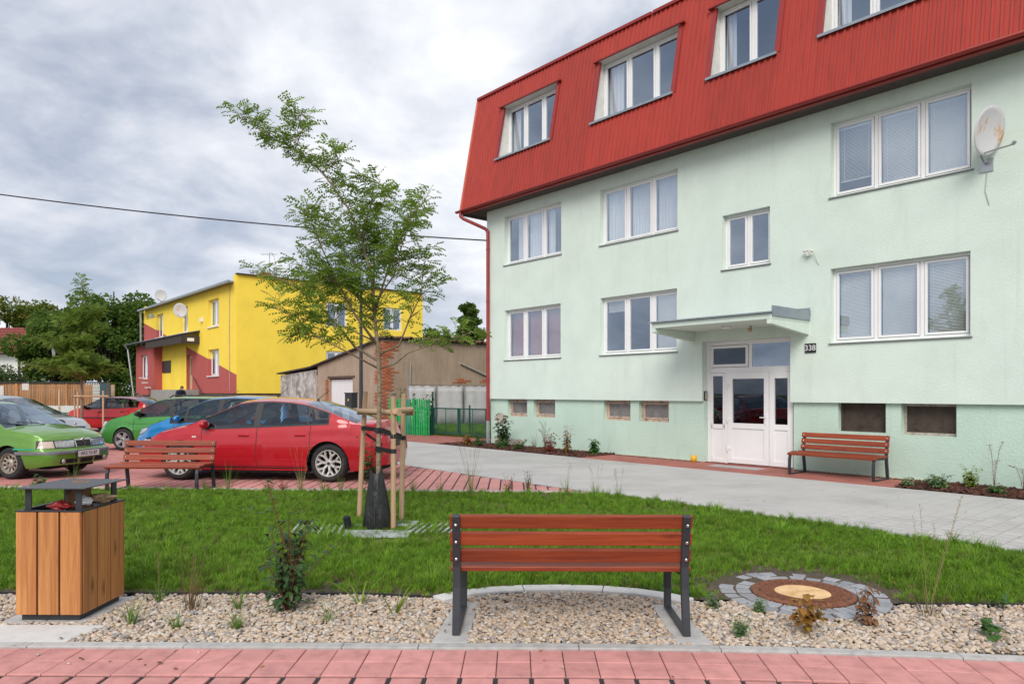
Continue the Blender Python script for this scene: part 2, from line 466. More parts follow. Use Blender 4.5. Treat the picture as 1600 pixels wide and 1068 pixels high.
# lawn soil: gently uneven sheet
lm = MB(); bm = bmesh.new()
vs_ = [bm.verts.new((p[0], p[1], .012)) for p in lawn_poly]
fc = bm.faces.new(vs_)
bmesh.ops.triangulate(bm, faces=bm.faces[:])
me = bpy.data.meshes.new('lawn'); bm.to_mesh(me); bm.free(); me.materials.append(MT['soil'])
if me.polygons[0].normal.z < 0: me.flip_normals()
lawn = bpy.data.objects.new('lawn', me); col.objects.link(lawn); tag(lawn, kind='structure')
# black edging strip
ed = MB()
def ribbon(mb, pts, w, z0, z1):
    for i in range(len(pts)-1):
        p, q = Vector(pts[i]), Vector(pts[i+1]); mb.bar((p[0], p[1], (z0+z1)/2), (q[0], q[1], (z0+z1)/2), w, z1-z0)
ribbon(ed, [(x, y-.01) for x, y in lawn_near[:4]], .012, -.04, .024)
ribbon(ed, [(x, y-.01) for x, y in lawn_near[12:]], .012, -.04, .024)
ribbon(ed, [(x, y+.012) for x, y in lawn_far[4:]], .012, -.04, .022)
tag(ed.build('lawn_edging', MT['black']), kind='structure')

# back kerb between strip and parking
bk = None
pk = MB()
pk.quad((-60, 11.0, -.012), (3, 11.0, -.012), (3, 60, -.012), (-60, 60, -.012))
parking = tag(pk.build('parking_area', MT['joint']), kind='structure')
for i in range(16):
    x0, x1 = -14.2 + i + .003, -13.2 + i - .003
    if x1 > .9: continue
    mb = MB(); mb.prism([(x0, Yp(x0)-.09), (x1, Yp(x1)-.09), (x1, Yp(x1)), (x0, Yp(x0))], -.06, .01)
    mb.build('kerb_stone', MT['kerb'], parking, bevel=.004)

def dU(x, y): return -.7559*x - .6547*y        # distance towards the camera from a line parallel to the green building
def sU(x, y): return (x-P0[0])*U[0] + (y-P0[1])*U[1]
# parking pavers: rows parallel to X with wide grit joints every 0.2 m
near, far = [], MB()
j = 0
y = 11.72
while y < 38:
    x = -26.0
    while x < 2.2:
        x0, x1 = x, x+.2
        cx = x+.1; cy = y+.1
        if dU(cx, cy) > -8.63+.14 and cy > Yp(cx)+.06 and cx > -.74*cy-2.4:
            g = .012 if y < 24 else .008
            vis = (cy < 13.1 and -7 < cx < .9) or (cx > -2.3 and cy < 14.6)
            if vis and len(near) < 290: near.append((x0+g, x1-g, y+.003, y+.197))
            elif y < 24: paver(far, (x0+g, y+.003), (x1-g, y+.003), (x1-g, y+.197), (x0+g, y+.197), -.03, random.uniform(-.001, .001), .004)
            else: far.quad((x0+g, y+.004, 0), (x1-g, y+.004, 0), (x1-g, y+.196, 0), (x0+g, y+.196, 0))
        x += .2
    y += .2
pm = MB(); paver(pm, (-.088, -.097), (.088, -.097), (.088, .097), (-.088, .097), -.03, 0, .004)
pme = pm.mesh('paver', MT['redtile'])
for x0, x1, y0, y1 in near:
    inst(pme, 'paver', parking, ((x0+x1)/2, (y0+y1)/2, random.uniform(-.001, .001)))
fo = far.build('far_pavers', MT['redtile2'], parking); fo['kind'] = 'stuff'

# grey pavement: slabs square to the green building
pv = MB()
c4 = [B(-42, -5.50), B(14, -5.50), B(14, -1.30), B(-42, -1.30)]
pv.quad(*[(p[0], p[1], -.004) for p in c4])
pavement = tag(pv.build('pavement', M('grey_joint_sand', (.10, .095, .09), .95, .3, 60)), kind='structure')
gm = MB(); paver(gm, (-.095, -.0975), (.095, -.0975), (.095, .0975), (-.095, .0975), -.02, 0, .003)
gme = gm.mesh('paving_slab', MT['greytile'])
cells = []
for i in range(-210, 70):
    for k in range(21):
        s = i*.2 + .1; yy = -5.55 + k*.2 + .1
        if k == 0: yy += .003
        p = B(s, yy)
        if abs(p[0]) > .78*p[1] + 2.4 or p[1] < 4.9: continue
        if pip(p[0], p[1], lawn_poly): continue
        cells.append((p[1], s, yy, p))
cells.sort(key=lambda c: c[0])
far = MB()
for n_, (d_, s, yy, p) in enumerate(cells):
    if n_ < 300:
        inst(gme, 'paving_slab', pavement, (p[0], p[1], .008 + random.uniform(-.001, .001)), (0, 0, RZ))
    elif d_ < 16:
        far.add(gm, lambda x, y_, z: (*B(s+x, yy+y_), z+.008+.0006*math.sin(s*91+yy*37)))
    else:
        q = [B(s-.094, yy-.097), B(s+.094, yy-.097), B(s+.094, yy+.097), B(s-.094, yy+.097)]
        far.quad(*[(k_[0], k_[1], .008) for k_ in q])
fo = far.build('far_paving_slabs', MT['greytile2'], pavement); fo['kind'] = 'stuff'
# inspection cover in the pavement
mc = MB(); p = B(-9.9, -2.6)
mc.prism([tuple(B(-10.1, -4.9)), tuple(B(-9.5, -4.9)), tuple(B(-9.5, -4.3)), tuple(B(-10.1, -4.3))], -.02, .014)
tag(mc.build('inspection_cover', MT['anthracite']), 'dark square inspection cover set in the grey pavement beyond the red sedan', 'manhole cover')

# red paver strip along the wall, mulch beds
rs = MB(); far = MB()
c4 = [B(-2.6, -1.38), B(4.6, -1.38), B(4.6, .15), B(-2.6, .15)]
rs.quad(*[(q[0], q[1], .000) for q in c4])
c4 = [B(-26, -1.38), B(-8.75, -1.38), B(-8.75, 2.2), B(-26, 2.2)]
rs.quad(*[(q[0], q[1], .000) for q in c4])
strip = tag(rs.build('entrance_paving', MT['joint']), kind='structure')
for i in range(-13, 23):
    for k in range(13):
        s0, y0 = i*.2 + .003, -1.38 + k*.1 + .003
        if k == 12 and not (-0.05 < s0 < 2.15): continue
        q = [B(s0, y0), B(s0+.195, y0), B(s0+.195, y0+.095), B(s0, y0+.095)]
        paver(far, *q, -.02, .014 + random.uniform(-.001, .001), .003)
for i in range(-130, -44):
    for k in range(18):
        s0, y0 = i*.2 + .003, -1.38 + k*.2 + .003
        q = [B(s0, y0), B(s0+.194, y0), B(s0+.194, y0+.194), B(s0, y0+.194)]
        far.quad(*[(k_[0], k_[1], .014) for k_ in q])
fo = far.build('small_pavers', MT['redtile3'], strip); fo['kind'] = 'stuff'
db = MB(); q = [B(.55, -.75), B(1.75, -.75), B(1.75, -.35), B(.55, -.35)]
db.prism([tuple(k) for k in q], -.02, .019)
tag(db.build('doormat_grate', MT['zinc']), 'grey metal foot grate let into red paving before the white door', 'grate')
for nm, a, b in (('mulch_bed', -8.75, -2.6), ('mulch_bed', 4.6, 12)):
    mb = MB(); c4 = [B(a, -1.38), B(b, -1.38), B(b, .2), B(a, .2)]
    mb.quad(*[(q[0], q[1], .002) for q in c4]); tag(mb.build(nm, MT['soil']), kind='structure')
mb = MB()
for a, b in ((-8.75, -2.6), (4.6, 12)):
    p, q = B(a, -1.33), B(b, -1.33)
# ------------------------------------------------------------------ building helpers
def wall_holes(mb, fn, a0, a1, z0, z1, holes, depth, step=None):
    # fn(a, d, z): a along the wall, d into it
    As = sorted({a0, a1} | {h[0] for h in holes} | {h[1] for h in holes}); Zs = sorted({z0, z1} | {h[2] for h in holes} | {h[3] for h in holes})
    for i in range(len(As)-1):
        for j in range(len(Zs)-1):
            ca, cz = (As[i]+As[i+1])/2, (Zs[j]+Zs[j+1])/2
            if any(h[0] < ca < h[1] and h[2] < cz < h[3] for h in holes): continue
            if not (a0 < ca < a1 and z0 < cz < z1): continue
            mb.quad(fn(As[i], 0, Zs[j]), fn(As[i+1], 0, Zs[j]), fn(As[i+1], 0, Zs[j+1]), fn(As[i], 0, Zs[j+1]))
    for h in holes:
        x0, x1, h0, h1 = h[:4]; d = h[4] if len(h) > 4 else depth
        mb.quad(fn(x0, 0, h0), fn(x0, 0, h1), fn(x0, d, h1), fn(x0, d, h0))
        mb.quad(fn(x1, 0, h0), fn(x1, d, h0), fn(x1, d, h1), fn(x1, 0, h1))
        skip = h[5] if len(h) > 5 else ''
        if 't' not in skip: mb.quad(fn(x0, 0, h1), fn(x1, 0, h1), fn(x1, d, h1), fn(x0, d, h1))
        if 'b' not in skip: mb.quad(fn(x0, 0, h0), fn(x0, d, h0), fn(x1, d, h0), fn(x1, 0, h0))
def fbox(mb, fn, a0, a1, d0, d1, z0, z1):
    t = MB().box(a0, a1, d0, d1, z0, z1); mb.add(t, fn)
def room_box(fn, a0, a1, d, dep, z0, z1):
    m = MB()
    m.quad(fn(a0, d+dep, z0), fn(a1, d+dep, z0), fn(a1, d+dep, z1), fn(a0, d+dep, z1))
    m.quad(fn(a0, d, z0), fn(a0, d+dep, z0), fn(a0, d+dep, z1), fn(a0, d, z1))
    m.quad(fn(a1, d+dep, z0), fn(a1, d, z0), fn(a1, d, z1), fn(a1, d+dep, z1))
    m.quad(fn(a0, d, z0), fn(a1, d, z0), fn(a1, d+dep, z0), fn(a0, d+dep, z0))
    m.quad(fn(a0, d+dep, z1), fn(a1, d+dep, z1), fn(a1, d, z1), fn(a0, d, z1))
    return m
def curtain_mesh(fn, a0, a1, d, z0, z1, waves=9, amp=.02):
    m = MB(); n = waves*6
    r = [[fn(lerp(a0, a1, i/n), d + amp*math.sin(i*math.pi/3 + 1.3*math.sin(i*.21)), z) for i in range(n+1)] for z in (z0, z1)]
    return m.grid(r)
def blind_mesh(fn, a0, a1, d, z0, z1, pitch=.026, tilt=.022):
    m = MB(); z = z1
    while z > z0:
        m.quad(fn(a0, d+.012, z), fn(a1, d+.012, z), fn(a1, d, z-tilt), fn(a0, d, z-tilt)); z -= pitch
    for k in (.12, .88):
        a = lerp(a0, a1, k); m.quad(fn(a-.004, d-.003, z0), fn(a+.004, d-.003, z0), fn(a+.004, d-.003, z1), fn(a-.004, d-.003, z1))
    m.quad(fn(a0, d-.004, z1-.03), fn(a1, d-.004, z1-.03), fn(a1, d-.004, z1+.01), fn(a0, d-.004, z1+.01))
    m.quad(fn(a0, d-.004, z0-.02), fn(a1, d-.004, z0-.02), fn(a1, d-.004, z0), fn(a0, d-.004, z0))
    return m
def window(parent, fn, a0, a1, z0, z1, d, splits, fills, name='window', fr=.055, sash=.05, matf=None, sill=None, gm=None, room=.7, roomc=None):
    # splits: fractions of mullions; fills: what hangs behind every pane
    matf = matf or MT['pvc']; gm = gm or MT['winglass']
    m = MB(); T = .06
    fbox(m, fn, a0, a1, d, d+T, z0, z0+fr); fbox(m, fn, a0, a1, d, d+T, z1-fr, z1)
    fbox(m, fn, a0, a0+fr, d, d+T, z0+fr, z1-fr); fbox(m, fn, a1-fr, a1, d, d+T, z0+fr, z1-fr)
    ed = [a0+fr] + [lerp(a0, a1, s) for s in splits] + [a1-fr]
    for s in ed[1:-1]: fbox(m, fn, s-.035, s+.035, d, d+T, z0+fr, z1-fr)
    panes = []
    for i in range(len(ed)-1):
        p0 = ed[i] + (.035 if i else 0); p1 = ed[i+1] - (.035 if i < len(ed)-2 else 0)
        q0, q1, w0, w1 = p0, p1, z0+fr, z1-fr; e = .008
        fbox(m, fn, q0+e, q1-e, d-.012, d+T-.01, w0+e, w0+sash); fbox(m, fn, q0+e, q1-e, d-.012, d+T-.01, w1-sash, w1-e)
        fbox(m, fn, q0+e, q0+sash, d-.012, d+T-.01, w0+sash, w1-sash); fbox(m, fn, q1-sash, q1-e, d-.012, d+T-.01, w0+sash, w1-sash)
        panes.append((q0+sash, q1-sash, w0+sash, w1-sash))
    w = m.build(name, matf, parent, bevel=.004, seg=1)
    for (q0, q1, w0, w1), fl in zip(panes, fills):
        g = MB(); g.quad(fn(q0, d+.012, w0), fn(q1, d+.012, w0), fn(q1, d+.012, w1), fn(q0, d+.012, w1))
        g.build('pane', gm, w)
        k = fl[0] if fl else None
        if k == 'blind':
            zb = lerp(w1, w0, fl[1]); blind_mesh(fn, q0+.01, q1-.01, d+.07, zb, w1-.01, tilt=fl[2] if len(fl) > 2 else .022).build('blind', MT['blind'], w)
        elif k == 'curtain':
            curtain_mesh(fn, lerp(q0, q1, fl[1])-.03, lerp(q0, q1, fl[2])+.03, d+.14, w0-.03, w1+.03, max(2, int(8*(fl[2]-fl[1])))).build('curtain', MT[fl[3] if len(fl) > 3 else 'curtain'], w, True)
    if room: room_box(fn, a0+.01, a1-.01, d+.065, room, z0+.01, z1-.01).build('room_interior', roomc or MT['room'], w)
    if sill is not None:
        s = MB(); fbox(s, fn, a0-.03, a1+.03, -sill, d+.01, z0-.03, z0-.006)
        s.build('sill', MT['darksill'], w)
    return w

# ------------------------------------------------------------------ green apartment building
GB = empty('apartment_building', (P0[0], P0[1], 0), RZ)
tag(GB, 'long mint green apartment block with red metal mansard roof and white windows', 'building')
OFF = -.09; SL = -7.81; SR = 13.0
fw = lambda a, d, z: (a, OFF + d, z)
fb = lambda a, d, z: (a, d, z)
ups = [(-6.97, -4.55, 5.42, 6.88), (-3.11, -.67, 5.42, 6.87), (.53, 1.67, 4.32, 5.52), (2.96, 5.40, 5.43, 6.90), (6.75, 9.17, 5.43, 6.9)]
los = [(-6.95, -4.57, 2.57, 4.06), (-3.10, -.69, 2.57, 4.05), (2.96, 5.38, 2.57, 4.03), (6.75, 9.17, 2.57, 4.03)]
DOOR = (.0, 2.12, 1.40, 2.75)
wm = MB()
wall_holes(wm, fw, SL, SR, 1.40, 7.32, [(*h, .20) for h in ups + los] + [(*DOOR, .21, 'b')], .2)
# gable end (far side) and ledge underside
wm.quad((SL, OFF, 1.40), (SL, OFF, 7.32), (SL, 11, 7.32), (SL, 11, 1.40))
wm.quad((SR, 11, 1.40), (SR, 11, 7.32), (SR, OFF, 7.32), (SR, OFF, 1.40))
for a, b in ((SL, 0), (2.12, SR)):
    wm.quad((a, OFF, 1.40), (a, .0, 1.40), (b, .0, 1.40), (b, OFF, 1.40))
wm.quad((SL, OFF, 1.40), (SL, 11, 1.40), (SL+.09, 11, 1.40), (SL+.09, 0, 1.40))
wm.build('wall', MT['mint'], GB)
base_w = [(-6.93, -6.05, .88, 1.40), (-5.77, -4.88, .88, 1.40), (-3.07, -2.17, .88, 1.40), (-1.90, -.99, .88, 1.40), (3.07, 3.96, .84, 1.40), (4.23, 5.14, .82, 1.40)]
bw = MB()
wall_holes(bw, fb, SL+.09, 0, -.1, 1.40, [(*h, .16) for h in base_w[:4]], .16)
bw.quad((0, 0, -.1), (0, .12, -.1), (0, .12, 1.40), (0, 0, 1.40))
bw.quad((SL+.09, 0, -.1), (SL+.09, 0, 1.40), (SL+.09, 11, 1.40), (SL+.09, 11, -.1))
bw.build('plinth_wall', MT['mint2'], GB)
bw = MB(); wall_holes(bw, fb, 2.15, SR, -.1, 1.40, [(*h, .16) for h in base_w[4:]], .16); bw.quad((2.15, 0, -.1), (2.15, 0, 1.40), (2.15, .12, 1.40), (2.15, .12, -.1)); bw.build('plinth_wall', MT['mint2'], GB)
# flaked patch of bare render near the corner
fk = MB()
for cx, cz, rx, rz, sd in ((-7.25, .80, .34, .20, 1), (-7.25, .16, .40, .16, 2), (-6.55, .12, .5, .12, 3)):
    rr = random.Random(sd); n = 22
    fk.f.append(tuple(range(len(fk.v), len(fk.v)+n)))
    for i in range(n):
        a = 2*math.pi*i/n; k = rr.uniform(.6, 1.1); fk.v.append((cx+rx*k*math.cos(a), -.004, cz+rz*k*math.sin(a)))
fk.build('flaked_render', M('bare_pink_render', (.47, .40, .345), .95, .2, 9, .5, 60), GB)

fillsU = [
    [('curtain', 0.45, 1.0), ('curtain', 0, 1), ('curtain', .0, .3)],
    [('curtain', 0, 1), ('curtain', 0, 1), ('curtain', 0, 1)],
    [None, None],
    [('blind', .83, .010), ('blind', .98, .022), ('blind', 1, .027)],
    [('blind', .5), None, None]]
for h, fl in zip(ups, fillsU):
    window(GB, fw, *h, .13, [1/3, 2/3] if len(fl) == 3 else [.5], fl, sill=.03)
fillsL = [
    [('curtain', 0, 1, 'curtain_red'), ('curtain', 0, 1, 'curtain_red'), ('curtain', 0, 1, 'curtain_red')],
    [('blind', .2), None, ('blind', 1, .024)],
    [('blind', 1, .023), ('blind', 1, .025), ('blind', 1, .021)],
    [None, None, None]]
for h, fl in zip(los, fillsL):
    window(GB, fw, *h, .13, [1/3, 2/3], fl, sill=.03)
for i, h in enumerate(base_w):
    a0, a1, z0, z1 = h; m = MB(); d = .12; w = .05
    fbox(m, fb, a0, a1, d, d+.05, z0, z0+w); fbox(m, fb, a0, a1, d, d+.05, z1-w, z1); fbox(m, fb, a0, a0+w, d, d+.05, z0+w, z1-w); fbox(m, fb, a1-w, a1, d, d+.05, z0+w, z1-w)
    if i < 4:
        fbox(m, fb, a0+w+.01, a1-w-.01, d-.01, d+.03, z0+w+.01, z0+w+.05); fbox(m, fb, a0+w+.01, a1-w-.01, d-.01, d+.03, z1-w-.05, z1-w-.01)
        fbox(m, fb, a0+w+.01, a0+w+.05, d-.01, d+.03, z0+w+.05, z1-w-.05); fbox(m, fb, a1-w-.05, a1-w-.01, d-.01, d+.03, z0+w+.05, z1-w-.05)
    o = m.build('basement_window', MT['oldwood'] if i < 4 else MT['greywood'] if i == 5 else MT['rustmesh'], GB)
    g = MB(); g.quad((a0+w, d+.025, z0+w), (a1-w, d+.025, z0+w), (a1-w, d+.025, z1-w), (a0+w, d+.025, z1-w))
    g.build('pane', MT['mesh'] if i < 4 else MT['rustmesh'], o)

# entrance door set
fd = lambda a, d, z: (a, .12 + d, z)
m = MB(); F = .07
x0, x1, zt, ztr = 0.0, 2.15, 2.75, 2.06
for b_ in ((x0, x1, zt-.09, zt), (x0, x0+.09, .01, zt-.09), (x1-.07, x1, .01, zt-.09), (x0+.09, x1-.07, ztr-.02, ztr+.10), (.455, .535, .01, ztr-.02), (1.05, 1.13, ztr+.10, zt-.09)):
    fbox(m, fd, b_[0], b_[1], 0, F, b_[2], b_[3])
def framed(m, a0, a1, z0, z1, w, d0=-.015, d1=.05):
    fbox(m, fd, a0, a1, d0, d1, z0, z0+w); fbox(m, fd, a0, a1, d0, d1, z1-w, z1); fbox(m, fd, a0, a0+w, d0, d1, z0+w, z1-w); fbox(m, fd, a1-w, a1, d0, d1, z0+w, z1-w)
framed(m, .10, 1.04, 2.17, 2.65, .06)
door = m.build('entrance_frame', MT['pvc'], GB, bevel=.004, seg=1)
def gl(a0, a1, z0, z1, par, d=.02, mt=None):
    g = MB(); g.quad(fd(a0, d, z0), fd(a1, d, z0), fd(a1, d, z1), fd(a0, d, z1)); return g.build('pane', mt or MT['doorglass'], par)
gl(.16, .98, 2.23, 2.59, door); gl(1.13, 2.08, 2.16, 2.66, door, mt=MT['winglass'])
def leaf(a0, a1, zs, name):
    m = MB(); w = .115
    fbox(m, fd, a0, a0+w, -.02, .05, .03, 2.04); fbox(m, fd, a1-w, a1, -.02, .05, .03, 2.04)
    fbox(m, fd, a0+w, a1-w, -.02, .05, .03, .14); fbox(m, fd, a0+w, a1-w, -.02, .05, zs-.06, zs+.06); fbox(m, fd, a0+w, a1-w, -.02, .05, 1.90, 2.04)
    fbox(m, fd, a0+w, a1-w, .0, .04, .14, zs-.06)
    o = m.build(name, MT['pvc'], GB, bevel=.004, seg=1)
    gl(a0+w, a1-w, zs+.06, 1.90, o); return o
lf = leaf(.54, 1.535, .86, 'door_leaf')
rl = leaf(1.545, 2.075, .86, 'door_leaf')
m = MB(); w = .05
fbox(m, fd, .095, .45, 0, .05, .02, .10); fbox(m, fd, .095, .45, 0, .05, .78, .88); fbox(m, fd, .095, .45, 0, .05, 1.97, 2.035)
fbox(m, fd, .095, .145, 0, .05, .10, 1.97); fbox(m, fd, .40, .45, 0, .05, .10, 1.97); fbox(m, fd, .145, .40, .02, .04, .10, .78)
sl = m.build('side_light', MT['pvc'], GB, bevel=.003, seg=1); gl(.145, .40, .88, 1.97, sl)
m = MB(); m.tube([fd(1.47, -.02, 1.06), fd(1.47, -.075, 1.06), fd(1.36, -.08, 1.06)], .012, 8); fbox(m, fd, 1.45, 1.49, -.03, -.02, .90, 1.12)
m.build('handle', MT['white'], lf)
for z in (.35, 1.0, 1.75):
    m = MB(); m.tube([fd(.545, -.04, z-.06), fd(.545, -.04, z+.06)], .014, 8); fbox(m, fd, .55, .62, -.032, -.02, z-.02, z+.02); m.build('hinge', MT['white'], lf)
room_box(fd, .02, 2.13, .075, 2.6, .0, 2.72).build('hallway', M('hallway_walls', (.16, .095, .06), .9, .3, 1.2), GB)
m = MB()
m.quad((0, -.0, .016), (2.15, 0, .016), (2.15, .2, .016), (0, .2, .016)); m.build('threshold', MT['redtile3'], GB)
# canopy
cn = MB(); CA0, CA1, CY, CZ = -.30, 2.52, -1.55, 3.10
cn.box(CA0, CA1, CY, OFF-.002, CZ-.11, CZ)
for a in (CA0, CA1-.10):
    cn.extr([(CY+.001, CZ-.112), (CY+.001, CZ-.20), (OFF-.003, CZ-.34), (OFF-.003, CZ-.112)], lambda y, z: (a+.001, y, z), lambda y, z: (a+.099, y, z))
can = cn.build('canopy', MT['mint'], GB, fixn=True, bevel=.008)
m = MB(); m.box(CA0-.05, CA1+.02, CY-.06, OFF-.002, CZ+.004, CZ+.03); m.box(CA1+.003, CA1+.03, CY+.0, OFF-.002, CZ-.05, CZ+.14)
m.box(CA0-.03, CA1+.03, OFF-.03, OFF-.002, CZ+.03, CZ+.2)
m.build('flashing', MT['sillgrey'], can)
m = MB(); m.lathe([(.0, -.06), (.07, -.055), (.11, -.02), (.115, .0)], 20, lambda x, y, z: (x+1.05, y-.75, z+CZ-.112)); m.build('ceiling_lamp', MT['white'], can, True)
m = MB(); m.tube([(1.5, -.55, CZ-.115), (1.5, -.55, CZ-.2)], .02, 8); m.lathe([(.0, -.05), (.045, -.03), (.05, .02), (.03, .05)], 12, lambda x, y, z: (x+1.5, y-.6, z+CZ-.21)); m.build('lamp_socket', MT['oldwood'], can, True)
m = MB(); fbox(m, fb, .004, .02, -.03, .09, 1.42, 1.63)
bp = m.build('doorbell_panel', MT['black'], GB); tag(bp)
m = MB(); fbox(m, fb, .02, .024, -.005, .065, 1.44, 1.61); m.build('button_plate', MT['zinc'], bp)
m = MB(); fbox(m, fb, .024, .026, .035, .06, 1.45, 1.52); m.build('name_tag', M('yellow_label', (.7, .45, .05), .5), bp)

# mansard: sloping trapezoid sheets with real cut-outs
def e_of(z): return .45 - .1918*(z-7.27)
ZE, ZT, AL = 7.27, 10.93, -8.55
mwin = [(-7.12, -4.76, 8.60, 10.24), (-3.24, -.66, 8.58, 10.26), (.28, 1.94, 8.58, 10.26), (2.84, 5.35, 8.58, 10.26), (6.7, 9.2, 8.58, 10.26)]
def mp(a, o, z): return (a, OFF - e_of(z) - o, z)
def sheet(a0, a1, z0, z1):
    m = MB(); pitch = .137; xs = []
    k = math.floor((a0-AL)/pitch)
    a = AL + k*pitch
    prof = [(0, 0), (.078, 0), (.088, .024), (.126, .024)]
    pts = []
    while a < a1 + pitch:
        for dx, o in prof: pts.append((a+dx, o))
        a += pitch
    def off(x):
        for i in range(len(pts)-1):
            if pts[i][0] <= x <= pts[i+1][0]:
                t = (x-pts[i][0])/max(1e-9, pts[i+1][0]-pts[i][0]); return lerp(pts[i][1], pts[i+1][1], t)
        return 0
    use = [(a0, off(a0))] + [p for p in pts if a0 < p[0] < a1] + [(a1, off(a1))]
    m.grid([[mp(x, o, z0) for x, o in use], [mp(x, o, z1) for x, o in use]])
    return m.build('cladding_sheet', MT['red_metal'], GB)
cuts = [AL] + [c for w_ in mwin for c in w_[:2]] + [SR]
for i in range(len(cuts)-1):
    a0, a1 = cuts[i], cuts[i+1]
    iswin = i % 2 == 1
    if iswin:
        w_ = mwin[i//2]
        sheet(a0, a1, ZE, w_[2]); sheet(a0, a1, w_[3], ZT)
    else:
        n = max(1, round((a1-a0)/2.0))
        for k in range(n): sheet(lerp(a0, a1, k/n)+.002, lerp(a0, a1, (k+1)/n)-.002, ZE, ZT)
m = MB()
m.box(AL-.02, SR, OFF-e_of(ZE)-.06, OFF-e_of(ZE)+.06, ZE-.10, ZE+.01)
m.build('eave_trim', MT['red_metal2'], GB)
m = MB(); 
for a0, a1 in ((AL, -6.9), (-6.85, -1.6), (-1.55, 3.9), (3.95, SR)):
    m.box(a0, a1, OFF-e_of(ZT)-.07, OFF-e_of(ZT)+.25, ZT-.015, ZT+.06)
m.build('ridge_flashing', MT['red_metal2'], GB)
m = MB()
yT = OFF-e_of(ZT)
m.quad((AL, yT+.1, ZT+.05), (SR, yT+.1, ZT+.05), (SR, 11.5, ZT+.7), (AL, 11.5, ZT+.7))
m.quad((AL, yT, ZE), (AL, yT, ZT+.05), (AL, 11.5, ZT+.7), (AL, 11.5, ZE))
m.quad((AL, OFF-e_of(ZE), ZE), (AL, yT, ZT), (AL, yT, ZE), (AL, yT, ZE))
m.build('roof', MT['red_metal'], GB)
m = MB(); m.extr([(OFF-e_of(ZE)-.05, ZE), (OFF-e_of(ZE)+.12, ZE), (yT+.12, ZT), (yT-.05, ZT)], lambda y, z: (AL-.03, y, z), lambda y, z: (AL+.03, y, z))
m.build('verge_trim', MT['pink_trim'], GB, fixn=True)
m = MB()
m.quad((AL, OFF-e_of(ZE)+.02, ZE-.085), (AL, 11.4, ZE-.085), (SL+.02, 11.4, ZE-.085), (SL+.02, OFF-e_of(ZE)+.02, ZE-.085))
m.quad((SL, OFF-e_of(ZE)+.02, ZE-.085), (SL, OFF+.05, ZE-.085), (SR, OFF+.05, ZE-.085), (SR, OFF-e_of(ZE)+.02, ZE-.085))
m.box(AL, AL+.12, OFF-e_of(ZE)+.06, 11.4, ZE-.14, ZE-.086)
m.build('soffit', MT['soffit'], GB)
FR = .30        # window plane inside the mansard
fmw = lambda a, d, z: (a, OFF + FR + d, z)
fillsM = [[('curtain', 0, .5), ('curtain', .9, 1), None], [('curtain', 0, .65), None, None], [('curtain', 0, .3), None], [('curtain', 0, .3), None, None], [None, None, None]]
for h, fl in zip(mwin, fillsM):
    a0, a1, z0, z1 = h
    w = window(GB, fmw, a0, a1, z0+.02, z1-.02, 0, [1/3, 2/3] if len(fl) == 3 else [.5], fl, fr=.06)
    m = MB()   # lining boards of the opening
    yf = lambda z: OFF - e_of(z)
    for a, sg in ((a0, 1), (a1, -1)):
        m.quad((a+.001*sg, yf(z0), z0), (a+.001*sg, yf(z1), z1), (a+.001*sg, OFF+FR+.03, z1), (a+.001*sg, OFF+FR+.03, z0))
    m.quad((a0, yf(z1)-.06, z1+.002), (a1, yf(z1)-.06, z1+.002), (a1, OFF+FR+.03, z1-.012), (a0, OFF+FR+.03, z1-.012))
    m.quad((a0, yf(z0), z0), (a1, yf(z0), z0), (a1, OFF+FR+.03, z0+.02), (a0, OFF+FR+.03, z0+.02))
    m.build('lining', MT['cream'], w)
    m = MB()
    m.extr([(yf(z0)-.08, z0-.045), (yf(z0)-.075, z0+.012), (OFF+FR, z0+.055), (OFF+FR, z0+.03), (yf(z0)+.0, z0-.01)], lambda y, z: (a0-.02, y, z), lambda y, z: (a1+.02, y, z))
    m.build('sill', MT['sillgrey'], w, fixn=True)
    m = MB()
    for a in (a0-.07, a1-.05):
        i0 = len(m.v)
        for z in (z0, z1):
            for dx, o in ((0, .032), (.12, .032), (.12, -.03), (0, -.03)): m.v.append(mp(a+dx, o, z))
        m.f += [(i0, i0+1, i0+5, i0+4), (i0+1, i0+2, i0+6, i0+5), (i0+3, i0, i0+4, i0+7), (i0+4, i0+5, i0+6, i0+7), (i0+3, i0+2, i0+1, i0)]
    m.bar((a0-.14, yf(z1)-.05, z1+.02), (a1+.14, yf(z1)-.05, z1+.02), .13, .035)
    m.build('window_trim', MT['red_metal2'], w, fixn=True)
# gutter + downpipe at the far corner
yg = OFF - e_of(ZE) - .12
m = MB()
m.lathe([(.062, 0), (.062, SR-AL+.08)], 14, lambda x, y, z: (AL-.08+z, yg+x, ZE-.02+min(0, y)))
m.build('gutter', MT['red_metal2'], GB, True)
m = MB(); ys = OFF - .07
m.tube([(-8.42, yg, ZE-.05), (-8.42, yg+.01, ZE-.2), (-8.33, yg+.05, ZE-.28), (-7.78, ys-.02, ZE-.62), (-7.69, ys, ZE-.72), (-7.68, ys, ZE-.9), (-7.68, ys, .72)], .052, 12)
dp = m.build('downpipe', MT['red_metal2'], GB, 40)
m = MB(); m.tube([(-7.68, ys, .72), (-7.68, ys, .0)], .058, 12); m.build('boot_pipe', MT['zinc'], dp, 40)
for z in (2.0, 4.4, 6.0):
    m = MB(); m.tube([(-7.68, ys, z-.02), (-7.68, ys, z+.02)], .06, 12); m.box(-7.69, -7.67, ys, OFF, z-.01, z+.01); m.build('pipe_clip', MT['red_metal2'], dp)

